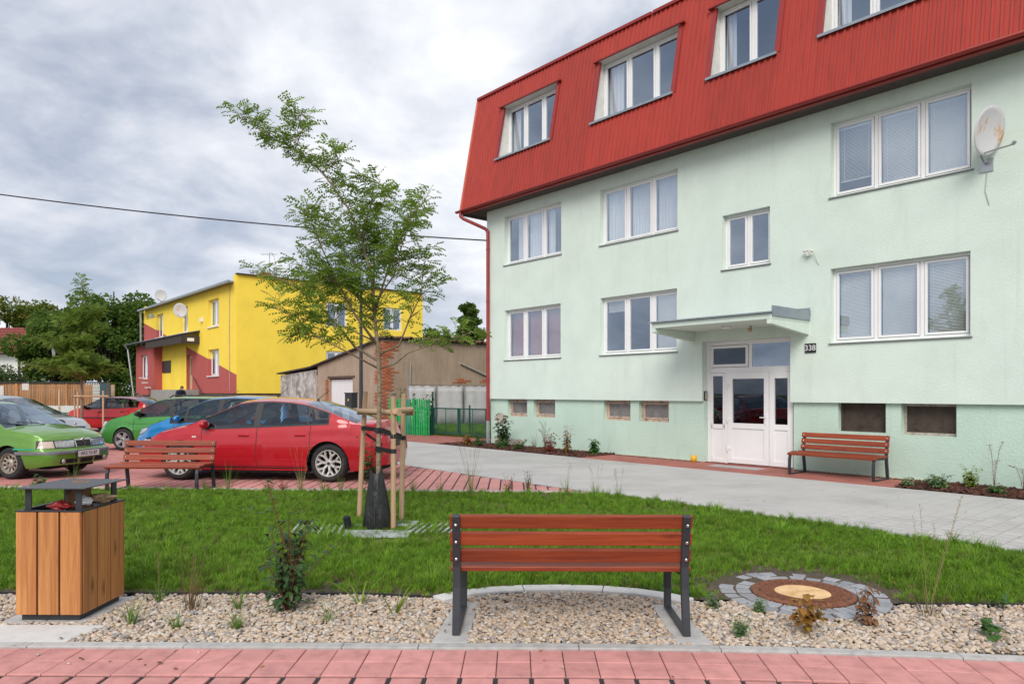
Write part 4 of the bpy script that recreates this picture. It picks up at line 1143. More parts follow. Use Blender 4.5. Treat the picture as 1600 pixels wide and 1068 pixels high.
# ------------------------------------------------------------------ manhole with cobbles
mh = empty('manhole', (MH[0], MH[1], 0)); tag(mh, 'round rusty manhole cover with pale concrete centre set among the gravel', 'manhole cover')
rust = M('rusted_cast_iron', (.20, .075, .038), .85, .45, 30, .9, 60, .01, dark=(.06, .035, .026))
m = MB().lathe([(.39, -.05), (.39, .02), (.375, .028), (.36, .028), (.355, .020), (.335, .020), (.33, .027), (.215, .027), (.212, .018), (.0, .018)], 72)
rg = m.build('iron_ring', rust, mh, 40)
m = MB()
for k in range(72):
    for r0, r1 in ((.225, .250), (.258, .283), (.292, .322)):
        a0 = 2*math.pi*(k+.15+(.5 if r0 > .25 and r0 < .28 else 0))/72; a1 = a0 + 2*math.pi*.62/72
        P = [(r*math.cos(a), r*math.sin(a)) for r, a in ((r0, a0), (r1, a0), (r1, a1), (r0, a1))]
        m.prism(P, .0265, .032)
o = m.build('tread_studs', rust, rg); o['kind'] = 'stuff'
MB().lathe([(.21, .0), (.21, .021), (.0, .023)], 48).build('concrete_disc', M('rust_stained_concrete', (.70, .47, .24), .85, .2, 7, dark=(.52, .26, .09)), mh, 40)
cob = M('grey_granite_sett', (.31, .32, .34), .85, .2, 60, .7, 120, .006, rnd=(.8, 1.15))
cobt = M('tan_granite_sett', (.45, .36, .27), .85, .2, 60, .7, 120, .006)
m = MB().lathe([(.40, -.03), (.40, .004), (.655, .002), (.67, -.03)], 48); m.build('sett_bedding', MT['soil'], mh)
rr = random.Random(3)
for r0, r1, n_ in ((.402, .512, 22), (.524, .638, 28)):
    for k in range(n_):
        a0 = 2*math.pi*(k+.06+rr.uniform(-.02, .02))/n_; a1 = 2*math.pi*(k+.94+rr.uniform(-.02, .02))/n_; P = []
        for r, a in ((r0, a0), (r1, a0), (r1, (a0+a1)/2), (r1, a1), (r0, a1), (r0, (a0+a1)/2)):
            a += rr.uniform(-.010, .010); r += rr.uniform(-.007, .006); P.append((r*math.cos(a), r*math.sin(a)))
        m = MB().prism(P, -.05, .014+rr.uniform(-.005, .010))
        m.build('granite_sett', cobt if (n_ == 28 and k in (4,)) else cob, mh, bevel=.009, fixn=True)

# ------------------------------------------------------------------ young tree, stakes, watering bag, grate
TX, TY = -1.54, 8.27
def sapling(name, root, branches, label, leafm, leaf_len=.17, twig_gap=.085, dens=1.0, seed=1, lf=(.034, .011), pairs=6, barkm=None):
    rng = random.Random(seed)
    e = empty(name, root); tag(e, label, 'tree', 'staked young trees')
    tr = MB(); lv = MB()
    def leafc(p, d, up, L):
        # pinnate leaf: rachis from p along d
        d = d.normalized(); side = d.cross(up)
        if side.length < .01: side = Vector((1, 0, 0))
        side.normalize(); nrm = side.cross(d).normalized(); n = pairs
        pos = p.copy(); dd = d.copy()
        for k in range(n):
            pos = pos + dd*(L/n); dd = (dd + Vector((0, 0, -.10))).normalized()
            sc = (1 - .45*abs(k/n - .45))
            for s in ((-1, 1) if k < n-1 else (-1, 1, 0)):
                if rng.random() < .06: continue
                ld = (dd*(.55 if s else 1.2) + side*s*.85 + nrm*rng.uniform(-.25, .15) + Vector((0, 0, -.12))).normalized()
                wd = ld.cross(nrm).normalized()
                ll, ww = lf[0]*sc*rng.uniform(.85, 1.2), lf[1]*sc
                i = len(lv.v)
                lv.v += [tuple(pos), tuple(pos + ld*ll*.5 + wd*ww + nrm*.003), tuple(pos + ld*ll), tuple(pos + ld*ll*.5 - wd*ww + nrm*.003)]
                lv.f.append((i, i+1, i+2, i+3))
    for br in branches:
        pts = [Vector(p) for p in br['p']]
        tr.tube(pts, br['r'], 8 if br['r'][0] > .02 else 6)
        # twigs with leaves
        tot = sum((pts[i+1]-pts[i]).length for i in range(len(pts)-1)); acc = 0
        for i in range(len(pts)-1):
            seg = pts[i+1]-pts[i]; L = seg.length; t = 0
            while t < L:
                fr = (acc+t)/tot; p = pts[i] + seg*(t/L)
                if fr > br.get('from', .35):
                    dens_ = br.get('d', 1)*dens
                    if rng.random() < dens_:
                        a = rng.uniform(0, 2*math.pi)
                        dirv = (seg.normalized()*rng.uniform(.3, .9) + Vector((math.cos(a), math.sin(a), rng.uniform(-.1, .95)))*.9).normalized()
                        tl = rng.uniform(.12, .38)*(1 - .5*fr)*br.get('tw', 1)
                        q = p + dirv*tl + Vector((0, 0, -.02*tl))
                        tr.tube([p, (p+q)/2 + Vector((0, 0, .01)), q], [.004, .003, .0015], 4, False)
                        nl = max(2, int(tl/.045))
                        for k in range(nl+2):
                            pp = p.lerp(q, min(1, (k+1)/nl)); b = rng.uniform(0, 2*math.pi)
                            ld = (dirv*.6 + Vector((math.cos(b), math.sin(b), rng.uniform(-.6, .7)))).normalized()
                            leafc(pp, ld, Vector((rng.uniform(-.8, .8), rng.uniform(-.8, .8), 1)), leaf_len*rng.uniform(.7, 1.15))
                t += twig_gap*rng.uniform(.6, 1.4)
            acc += L
        for k in range(3):
            b = rng.uniform(0, 2*math.pi); leafc(pts[-1], ((pts[-1]-pts[-2]).normalized() + Vector((math.cos(b), math.sin(b), 0))*.5).normalized(), Vector((0, 0, 1)), leaf_len)
    tr.build('trunk', barkm or MT['bark'], e, True)
    c = lv.build('crown', leafm, e)
    return e
BR = []
def br(pts, ys, r0, r1, frm=.3, d=1, tw=1):
    n = len(pts); P = [(p[0], y, p[1]) for p, y in zip(pts, ys)]
    BR.append({'p': P, 'r': [lerp(r0, r1, (k/(n-1))**.7) for k in range(n)], 'from': frm, 'd': d, 'tw': tw})
br([(0, 0), (0, .96), (.01, 1.7), (0, 1.99), (-.03, 2.29), (-.06, 2.54), (-.08, 2.92), (-.2, 3.37), (-.34, 3.71), (-.62, 4.1), (-.93, 4.36), (-1.2, 4.5), (-1.55, 4.72)], [0, 0, 0, 0, .02, .03, .02, 0, -.05, -.1, -.1, -.1, -.12], .034, .004, .40, 1, 1.0)
br([(-.03, 2.16), (-.24, 2.47), (-.41, 2.82), (-.58, 3.23), (-.72, 3.62)], [0, -.12, -.25, -.35, -.4], .018, .004, .25)
br([(-.01, 1.96), (-.3, 2.13), (-.51, 2.37), (-.75, 2.61), (-1.1, 2.89), (-1.45, 3.04)], [0, .1, .22, .34, .4, .45], .018, .003, .4)
br([(-.02, 1.88), (-.34, 2.06), (-.58, 2.19), (-.8, 2.25)], [0, -.15, -.32, -.5], .013, .003, .45)
br([(-.04, 2.18), (-.34, 2.33), (-.83, 2.41), (-1.1, 2.53)], [0, -.1, -.3, -.4], .012, .003, .3, .75)
br([(.02, 2.04), (.25, 2.13), (.38, 2.41), (.51, 2.68), (.56, 3.09)], [0, -.1, -.18, -.2, -.2], .015, .003, .42, 1, 1.1)
br([(.02, 1.87), (.21, 1.92), (.38, 2.04), (.69, 2.13), (.91, 2.18), (1.12, 2.25)], [0, -.12, -.25, -.4, -.5, -.55], .013, .003, .50, .62, .75)
br([(-.07, 2.44), (.07, 2.96), (.21, 3.44), (.35, 3.71), (.52, 3.89)], [0, .1, .2, .26, .3], .016, .003, .3)
br([(-.06, 2.54), (-.1, 3.23), (-.13, 3.65), (.01, 4.0)], [.02, .25, .4, .5], .014, .003, .3)
br([(-.08, 2.92), (-.3, 3.09), (-.55, 3.37), (-.86, 3.72)], [.02, .2, .4, .55], .012, .003, .2)
br([(-.06, 2.6), (.2, 2.9), (.35, 3.3), (.45, 3.6)], [.02, -.2, -.35, -.45], .012, .003, .25)
br([(-.2, 3.37), (-.05, 3.7), (.02, 3.95)], [0, -.2, -.3], .009, .003, .1)
br([(-.62, 4.1), (-.46, 4.19), (-.38, 4.27)], [-.1, -.15, -.2], .006, .003, .1)
br([(-.93, 4.36), (-.83, 4.62), (-.95, 4.82)], [-.1, -.12, -.12], .006, .002, .1, 1, .7)
br([(-.3, 3.0), (-.6, 2.95), (-.85, 2.85)], [.1, .4, .6], .008, .003, .1)
br([(-.06, 2.54), (-.3, 2.75), (-.5, 2.85), (-.8, 3.0)], [0, -.2, -.4, -.5], .010, .003, .2)
MT['locust'] = leafmat('locust_leaf', (.165, .260, .032), (.245, .365, .060), None, .5)
sapling('young_tree', (TX, TY, .01), BR, 'young feathery leaved tree tied to three stakes in the lawn', MT['locust'], .175, .034, 1.0, 5, (.045, .0120), 6)
def stake_set(cx, cy, pts, top, label, rails, thin=False, group='tree stakes'):
    e = empty('stake_frame', (cx, cy, 0)); tag(e, label, 'tree stakes', group)
    for (x0, y0, x1, y1, z1) in pts:
        m = MB().tube([(x0-cx, y0-cy, -.1), (lerp(x0, x1, .5)-cx, lerp(y0, y1, .5)-cy, z1/2), (x1-cx, y1-cy, z1)], .031, 12); m.build('stake', MT['stakewood'], e, 40)
    for p, q in rails:
        p, q = Vector(p), Vector(q); d = (q-p).normalized(); L_ = (q-p).length
        m = MB().tube([(0, 0, -L_/2), (0, 0, L_/2)], .034, 12); o = m.build('rail', MT['stakewood'], e, 40)
        o.location = (p+q)/2 - Vector((cx, cy, 0)); o.rotation_euler = d.to_track_quat('Z', 'Y').to_euler()
    return e
S = [(-1.93, 9.02, -1.84, 9.00, 1.615), (-1.37, 8.27, -1.365, 8.25, 1.555), (-1.36, 8.81, -1.33, 8.80, 1.59)]
se = stake_set(TX, TY, S, 1.6, 'three round pine stakes with cross rails around the young lawn tree',
          [((-1.90, 8.92, 1.372), (-1.29, 8.19, 1.372)), ((-1.335, 8.18, 1.392), (-1.245, 8.86, 1.392)), ((-1.95, 9.07, 1.355), (-1.22, 8.88, 1.355))])
m = MB()
def strap(a, b, z0, z1, w=.04):
    a, b = Vector(a), Vector(b); m.bar((a[0], a[1], z0), (b[0], b[1], z1), .006, w, (0, 0, 1))
for dz in (0, -.0):
    strap((-1.88-TX, 8.95-TY), (.03, -.03), 1.16, 1.175, .05); strap((-1.84-TX, 9.05-TY), (.03, .05), 1.08, 1.0, .035)
    strap((.0, -.045), (-1.37-TX, 8.235-TY), 1.17, 1.12, .04); strap((-1.37-TX, 8.24-TY), (-1.33-TX, 8.78-TY), 1.10, 1.05, .045)
    strap((-.03, -.04), (-1.37-TX, 8.235-TY), .965, .925, .05); strap((.03, .04), (-1.33-TX, 8.84-TY), 1.17, 1.06, .04)
m.build('tie_strap', MT['black'], se)
m = MB()
for z, r in ((1.17, .042), (.95, .042)): m.tube([(0, 0, z-.03), (0, 0, z+.03)], r, 12)
for z, (x, y) in ((1.16, (-1.86, 9.01)), (1.10, (-1.367, 8.26)), (.93, (-1.367, 8.26)), (1.05, (-1.335, 8.80))): m.tube([(x-TX, y-TY, z-.025), (x-TX, y-TY, z+.025)], .036, 12)
m.build('strap_loop', MT['black'], se)
# black watering bag
m = MB(); n = 28; rows = []
for z, rx, ry in ((.02, .165, .12), (.10, .17, .13), (.25, .145, .115), (.40, .12, .095), (.52, .10, .075), (.60, .085, .06), (.66, .07, .045)):
    row = []
    for k in range(n+1):
        a = 2*math.pi*k/n; f_ = 1 + .07*math.sin(5*a+z*6) + .05*math.sin(9*a-z*11)
        top_ = .06*abs(math.cos(a))**2 if z > .6 else 0
        row.append((rx*f_*math.cos(a), ry*f_*math.sin(a), z + top_))
    rows.append(row)
m.grid(rows); m.quad((-.012, -.15, .05), (.012, -.15, .05), (.012, -.085, .6), (-.012, -.085, .6))
bagm, nt, b = newmat('black_pvc_bag'); b.inputs['Base Color'].default_value = (.013, .014, .014, 1); b.inputs['Roughness'].default_value = .38; bump(nt, b, noise_fac(nt, 7, 4, .6, (1, 1, .4)), .7, .04)
bag = m.build('watering_bag', bagm, None, True); bag.location = (TX-.02, TY, .01); tag(bag, 'black plastic watering bag wrapped around the base of the lawn tree', 'watering bag')
sm = bag.modifiers.new('sub', 'SUBSURF'); sm.levels = 1; sm.render_levels = 1
m = MB(); prof = []
for k in range(14): prof += [(.036, k*.014), (.044, k*.014+.004), (.044, k*.014+.009), (.036, k*.014+.013)]
prof = [(.0, 0)] + prof + [(.03, .196), (.03, .05)]
m.lathe(prof, 18); o = m.build('drain_hose', MT['black'], None, 40); o.location = (-1.86, 8.20, .0); o.rotation_euler = (R(5), R(-9), 0)
tag(o, 'short black corrugated watering pipe sticking up beside the watering bag', 'pipe')
# steel tree grate hidden in the grass
ge = empty('tree_grate', (TX, TY, .050)); tag(ge, 'grey slotted steel tree grate half hidden in the grass under the young tree', 'tree grate')
gmt = M('dull_galvanised_bars', (.44, .48, .49), .5, .2, 9, metal=.2)
ge.rotation_euler = (0, 0, R(0))
for s in (-1, 1):
    for k in range(9):
        x = s*(.26+.075*k); L0 = .12 + .028*k
        o = MB().box(-.013, .013, -.30, .30, -.02, 0).build('grate_bar', gmt, ge); o.location = (x + s*.1, -.02 + .04, 0); o.rotation_euler = (0, 0, R(-s*8))
for s, n_ in ((-1, 6), (1, 5)):
    for k in range(n_):
        y = s*(.17+.062*k)
        o = MB().box(-.36, .36, -.012, .012, -.02, .002).build('grate_bar', gmt, ge); o.location = (.05, y, 0)

# ------------------------------------------------------------------ fence, gate, film screen, lamp, post box
gf = empty('picket_fence', (-3.55, 26.5, 0)); tag(gf, 'bright green wooden picket fence beside the wire mesh gate', 'fence')
gp = M('bright_green_paint', (.012, .33, .085), .55, .2, 6, rnd=(.75, 1.2)); gp2 = M('teal_paint', (.02, .25, .21), .55, .15, 6)
rr = random.Random(2)
f0, f1 = Vector((-4.65, 27.45)), Vector((-3.03, 26.08)); dv = (f1-f0)
for k in range(18):
    p = f0 + dv*(k/17); h_ = 1.34 + rr.uniform(-.03, .03)
    m = MB().extr([(-.042, 0), (.042, 0), (.042, h_-.05), (0, h_), (-.042, h_-.05)], lambda x, z: (x, -.01, z), lambda x, z: (x, .01, z))
    o = m.build('picket', gp2 if k in (8,) else gp, gf, fixn=True); o.location = (p[0]+3.55, p[1]-26.5, .02); o.rotation_euler = (R(rr.uniform(-1, 1)), R(rr.uniform(-1.2, 1.2)), math.atan2(dv[1], dv[0]))
m = MB()
for z in (.35, 1.0): m.bar((f0[0]+3.55+.02, f0[1]-26.5+.03, z), (f1[0]+3.55+.02, f1[1]-26.5+.03, z), .03, .07)
m.build('fence_rail', gp, gf)
m = MB().extr([(-.05, 0), (.05, 0), (.03, 2.0), (0, 2.15), (-.03, 2.0)], lambda x, z: (x, -.01, z), lambda x, z: (x, .01, z)); o = m.build('tall_picket', gp, gf, fixn=True); o.location = (-1.6, 1.3, 0)
gt = empty('wire_gate', (-1.88, 25.45, 0)); tag(gt, 'dark green double gate with wire mesh at the building corner', 'gate')
gg = M('dark_green_paint', (.010, .072, .058), .5, .12, 6)
g0, g1 = Vector((-2.95, 26.52)), Vector((-.82, 24.40)); gd_ = (g1-g0); gl_ = gd_.length; ga = math.atan2(gd_[1], gd_[0])
gt.rotation_euler = (0, 0, ga); gt.location = ((g0+g1)[0]/2, (g0+g1)[1]/2, 0)
for x in (-gl_/2, gl_/2): MB().box(x-.04, x+.04, -.04, .04, 0, 1.12).build('post', gg, gt)
for lx0, lx1 in ((-gl_/2+.07, -.02), (.02, gl_/2-.07)):
    m = MB()
    m.box(lx0, lx1, -.02, .02, .10, .145); m.box(lx0, lx1, -.02, .02, .99, 1.035); m.box(lx0, lx0+.045, -.021, .021, .10, 1.035); m.box(lx1-.045, lx1, -.021, .021, .10, 1.035)
    m.box((lx0+lx1)/2-.01, (lx0+lx1)/2+.01, -.01, .01, .14, .99)
    lf_ = m.build('gate_leaf', gg, gt)
    m = MB(); w_ = lx1-lx0-.09; step = .085; n_ = int((w_+.85)/step)
    for k in range(n_+1):
        for s in (1, -1):
            pts = []
            for t_ in (0, 1):
                pass
            c_ = k*step
            # diagonal wires clipped to the leaf
            xa, za, xb, zb = (c_-.85, 0, c_, .85) if s > 0 else (c_-.85, .85, c_, 0)
            ta, tb = max(0, (0-xa)/.85), min(1, (w_-xa)/.85)
            if tb <= ta: continue
            m.bar((lx0+.045+lerp(xa, xb, ta), .004*s, .142+lerp(za, zb, ta)), (lx0+.045+lerp(xa, xb, tb), .004*s, .142+lerp(za, zb, tb)), .006, .006)
    m.build('wire_mesh', gg, lf_)
m = MB().tube([(-gl_/2+.05, .03, .75), (-gl_/2+.45, .03, .15)], .015, 6); m.build('brace', gg, gt)
for k, (x, y, h_) in enumerate(((-3.0, 27.1, 1.62), (-1.62, 27.4, 1.10))):
    o = MB().tube([(x, y, 0), (x, y, h_)], .035, 8).build('fence_post', gg); tag(o, ('grey' if k == 0 else 'thin') + ' metal fence post standing behind the wire mesh gate' + (' by the pickets' if k == 0 else ' on the grass'), 'post')
# film screen in front of the garage wall
fs = empty('film_screen', (-5.62, 31.0, 0), RZ); tag(fs, 'pale translucent plastic film screen on posts along the garage wall', 'screen')
fm = leafmat('milky_film', (.70, .70, .70), (.80, .80, .80), None, .25, .4)
for k in range(5):
    y0, y1 = 1.05+1.55*k, 2.6+1.55*k
    m = MB(); n = 10
    m.grid([[(.36+.02*math.sin(i*1.7+k)+.03*(z < .9), lerp(y0+.01, y1-.01, i/n), z+.02*math.sin(i*2+k)*(z > 1.8)) for i in range(n+1)] for z in (.0, .6, 1.2, 1.6, 1.88)])
    o = m.build('film_sheet', fm, fs, True)
    sd = o.modifiers.new('thick', 'SOLIDIFY'); sd.thickness = .004
    MB().tube([(.42, y0, 0), (.42, y0, 1.93)], .022, 8).build('post', MT['zinc'], fs)
MB().tube([(.42, 1.05, 1.9), (.42, 8.8, 1.9)], .014, 6).build('top_wire', MT['anthracite'], fs)
m = MB(); m.quad((*B(-12.5, 1.9), -.004), (*B(-8.2, 1.9), -.004), (*B(-8.2, 14), -.004), (*B(-18, 14), -.004))
# grass yard behind the gate
yd = [(-4.6, 27.6), (-2.95, 26.6), (-.75, 24.5), (.6, 24.2), (3.0, 34), (-4.0, 32.6)]
m = MB(); m.f.append(tuple(range(len(yd)))); m.v += [(x, y, .025) for x, y in yd]
tag(m.build('yard_ground', MT['soil']), kind='structure')
lp = empty('street_lamp', (-5.35, 25.4, 0)); tag(lp, 'dark slender street lamp post seen behind the young tree', 'street lamp')
MB().tube([(0, 0, 0), (0, 0, 1.3), (0, 0, 5.2)], [.075, .07, .05], 12).build('post', MT['anthracite'], lp, 40)
m = MB().extr([(-.06, 5.2), (.62, 5.27), (.66, 5.32), (.55, 5.36), (-.06, 5.30)], lambda x, z: (x, -.1, z), lambda x, z: (x, .1, z)); m.build('lamp_head', MT['anthracite'], lp, fixn=True)
pb = empty('post_box', (-6.35, 28.3, 0), R(-35)); tag(pb, 'dark grey post box standing in front of the white garage door', 'post box')
MB().box(-.19, .19, -.16, .16, .98, 1.56).build('casing', MT['anthracite'], pb, bevel=.01)
MB().box(-.21, .21, -.18, .18, 1.55, 1.585).build('lid', MT['black'], pb)
MB().box(-.05, .05, -.05, .05, 0, .98).build('stand', MT['anthracite'], pb)
MB().box(-.02, .03, -.166, -.16, 1.25, 1.34).build('sticker', M('yellow_sticker', (.7, .5, .1), .5), pb)
# overhead cable from the left to the building corner
m = MB(); p0 = Vector((-17.0, 21.0, 7.43)); p1 = Vector((*B(-7.80, .5), 6.36))
q0 = Vector((-22.5, 24.0, 9.0))
pts = [q0.lerp(p1, k/24) - Vector((0, 0, 4*.28*(k/24)*(1-k/24))) for k in range(25)]
m.tube(pts, .022, 6); tag(m.build('overhead_cable', MT['black'], None, True), 'black overhead cable crossing the sky to the green building corner', 'cable')

# ------------------------------------------------------------------ far left: slat fence, houses
fe = empty('slat_fence', (-38, 57, 0)); tag(fe, 'long orange-brown vertical slat fence on a low wall beyond the parking', 'fence')
fwd = wood('fence_slat_wood', (.36, .15, .055), (.52, .25, .11), .7, 'z', (.75, 1.2)); slat = MB().box(-.034, .034, -.02, .02, .55, 2.32).mesh('slat', fwd)
x = -47.0
for k in range(107):
    o = inst(slat, 'slat', fe, (x+38+.135*k, 0, 0))
MB().box(-9.4, 5.5, .02, .10, .9, 1.0).build('rail', fwd, fe); MB().box(-9.4, 5.5, .02, .10, 1.9, 2.0).build('rail', fwd, fe)
MB().box(-9.5, 5.6, -.14, .14, 2.33, 2.42).build('cap', MT['anthracite'], fe)
MB().box(-9.5, 5.6, -.15, .15, -.1, .52).build('low_wall', MT['concrete2'], fe)
MB().box(-9.4, 5.5, 1.6, 1.7, .3, 2.2).build('back_boards', M('pale_back_boards', (.42, .30, .19), .9, .25, 1.5, stretch=(6, 1, 1)), fe)
for x in (-9.4, -5.4, -1.4, 2.6, 5.5): MB().box(x-.08, x+.08, -.06, .18, 0, 2.33).build('post', fwd, fe)
for x, w_, h_, z in ((-4.0+1.2, .85, 1.15, .95), (-.2-.45, .55, .55, 1.75)):
    o = MB().box(-w_/2, w_/2, -.02, .0, 0, h_).build('notice_board', M('faded_notice', (.62, .56, .53), .7, .1, 6)); o.location = (-38+x, 56.95, z); tag(o, 'faded %s notice sheet on the orange slat fence' % ('large' if w_ > .6 else 'small'), 'notice')
m = MB(); fb2 = empty('board_fence', (-29.4, 55, 0)); tag(fb2, 'dark reddish brown board fence joining the yellow house', 'fence')
for k in range(22): inst(MB().box(-.065, .065, -.01, .01, 0, 2.45).mesh('board', M('brown_boards', (.14, .055, .035), .8, .2, 3)) if k == 0 else bpy.data.meshes['board'], 'board', fb2, (-1.6+.14*k, 0, 0))
o = MB().box(-32.2, -31.4, 56.0, 56.1, 0, 2.3).build('teal_gate', M('teal_steel', (.03, .075, .085), .5)); tag(o, 'dark teal steel gate between the slat fence and the brown boards', 'gate')
pl = empty('brick_pillar', (-32.6, 56.5, 0)); tag(pl, 'pale stacked stone gate pillar at the end of the slat fence', 'pillar')
for k in range(9): MB().box(-.35, .35, -.2, .2, .02+.24*k, .24+.24*k).build('stone_course', MT['concrete'], pl, bevel=.02)
WH = empty('white_house', (-49.9, 74, 0)); tag(WH, 'white house with red tiled roof behind the slat fence', 'building')
m = MB(); wall_holes(m, lambda a, d, z: (a, d, z), -14, 0, 0, 5.9, [(-4.8, -3.2, 3.2, 4.9, .2)], .2); m.quad((0, 0, 0), (0, 10, 0), (0, 10, 5.9), (0, 0, 5.9)); m.tri((0, 0, 5.9), (0, 10, 5.9), (0, 5, 8.6)); m.build('wall', MT['white'], WH)
MB().box(-4.75, -3.25, .1, .14, 3.2, 4.9).build('window', MT['room'], WH)
tl = M('red_roof_tiles', (.30, .072, .058), .8, .2, 5, rnd=None); m = MB(); n = 16; L_ = []
for sgn in (0,):
    for r_ in range(n):
        t0, t1 = r_/n, (r_+1)/n
        for c_ in range(46):
            x0 = -14.4 + c_*.33
            a = (x0, -.8 + 5.8*t0, 5.55 + 3.1*t0 + .05); b = (x0+.165, -.8+5.8*t0, 5.55+3.1*t0+.12); c = (x0+.33, -.8+5.8*t0, 5.55+3.1*t0+.05)
            a2 = (x0, -.8+5.8*t1, 5.55+3.1*t1); b2 = (x0+.165, -.8+5.8*t1, 5.55+3.1*t1+.07); c2 = (x0+.33, -.8+5.8*t1, 5.55+3.1*t1)
            m.quad(a, b, b2, a2); m.quad(b, c, c2, b2)
ro = m.build('roof', tl, WH)
m = MB(); m.quad((-14.4, 5, 8.66), (.8, 5, 8.66), (.8, 10.8, 5.5), (-14.4, 10.8, 5.5)); m.build('roof_back', tl, ro)
MB().tube([(.3, -.9, 5.5), (-.9, -.2, 5.0), (-.9, -.1, 0)], .09, 8).build('downpipe', MT['darkbark'], WH); MB().tube([(-14.4, -.88, 5.5), (.8, -.88, 5.5)], .09, 8).build('gutter', MT['darkbark'], WH)
m = MB(); m.quad((-60, 46, -.02), (-14, 46, -.02), (-22, 57, -.0), (-60, 57, 0)); tag(m.build('verge', M('short_grass', (.075, .125, .03), .95, .3, 2)), kind='structure')
# staked sapling in the parking and a single stake
BR2 = []
rng = random.Random(11)
BR2.append({'p': [(0, 0, 0), (.02, 0, 1.5), (-.02, 0, 2.6), (.0, 0, 4.0), (.05, 0, 5.2), (0, 0, 5.85)], 'r': [.06, .055, .045, .03, .015, .006], 'from': .36, 'd': 1})
for k in range(34):
    z = rng.uniform(1.9, 4.3); a = rng.uniform(0, 6.28); L_ = lerp(1.75, .75, (z-1.9)/2.4)*rng.uniform(.5, 1.15); up = rng.uniform(.3, 1.3)
    c_, s_ = math.cos(a), math.sin(a)
    BR2.append({'p': [(0, 0, z), (c_*L_*.4, s_*L_*.4, z+up*L_*.3), (c_*L_*.75, s_*L_*.75, z+up*L_*.5), (c_*L_, s_*L_, z+up*L_*.55)], 'r': [.02, .014, .009, .004], 'from': .15, 'd': 1})
MT['locust2'] = leafmat('far_locust_leaf', (.15, .235, .034), (.23, .33, .060), None, .5)
sapling('young_tree', (-16.45, 27.4, 0), BR2, 'young staked tree among the parked cars on the far side', MT['locust2'], .30, .062, 1.0, 9, (.080, .026), 5)
stake_set(-16.45, 27.4, [(-17.2, 28.2, -17.2, 28.2, 1.7), (-16.3, 26.9, -16.3, 26.9, 1.62), (-15.4, 27.0, -15.4, 27.0, 1.66)], 1.6, 'three pale stakes with rails around the tree among the parked cars',
          [((-17.4, 28.3, 1.45), (-16.1, 26.85, 1.45)), ((-16.4, 26.85, 1.45), (-15.2, 27.0, 1.45))])
o = MB().tube([(-24.0, 38, -.1), (-24.0, 38, 1.75)], .055, 10).build('tree_stake', MT['stakewood'], None, 40); tag(o, 'single pale stake standing before the slat fence above the silver car', 'stake')
# ------------------------------------------------------------------ cars
def paint(name, c, metal=.35, flake=.06):
    m, nt, b = newmat(name)
    f = noise_fac(nt, 900, 1, .5); colr = mixc(nt, f, tuple(x*(1-flake) for x in c), tuple(min(1, x*(1+flake)) for x in c))
    d = noise_fac(nt, 2.2, 4, .6); k = nd(nt, 'ShaderNodeMapRange'); k.inputs[1].default_value = .5; k.inputs[2].default_value = .8; k.inputs[4].default_value = .10; nt.links.new(d, k.inputs[0])
    colr = mixc(nt, k.outputs[0], colr, (.24, .21, .18))
    nt.links.new(colr, b.inputs['Base Color']); b.inputs['Metallic'].default_value = metal; b.inputs['Roughness'].default_value = .4; b.inputs['Specular IOR Level'].default_value = .25
    b.inputs['Coat Weight'].default_value = 1; b.inputs['Coat Roughness'].default_value = .02
    return m
MT['cglass'] = glass('car_glass', (.50, .54, .54), 1.5, base=.07, wav=0)
MT['tyre'] = M('tyre_rubber', (.020, .020, .021), .8, .3, 20)
MT['lens'] = M('clear_lamp_lens', (.55, .56, .58), .12, .25, 18, metal=.5, coat=1)
MT['tail'] = M('red_tail_lens', (.32, .012, .012), .15, .2, 18, coat=1)
MT['amber'] = M('pale_indicator_lens', (.62, .50, .42), .2, .1, 12, coat=1)
MT['interior'] = M('dark_car_interior', (.035, .035, .037), .85, .3, 5)
MT['seat'] = M('grey_car_seat', (.075, .075, .082), .9, .25, 6)
MT['under'] = M('black_underbody', (.010, .010, .010), .9, .2, 4)
MT['seam'] = M('dark_panel_gap', (.012, .012, .012), .7, .1, 4)
MT['bumperplastic'] = M('grey_bumper_plastic', (.16, .165, .17), .6, .12, 5)
MT['alloy'] = M('pale_alloy_wheel', (.58, .565, .54), .35, .1, 8, metal=.3)
MT['alloy2'] = M('silver_alloy_wheel', (.50, .50, .51), .3, .1, 8, metal=.6)
MT['steelrim'] = M('worn_steel_rim', (.36, .32, .27), .55, .35, 12, metal=.4, dark=(.13, .075, .045))
MT['plate_w'] = M('white_number_plate', (.72, .72, .71), .5, .05, 6)

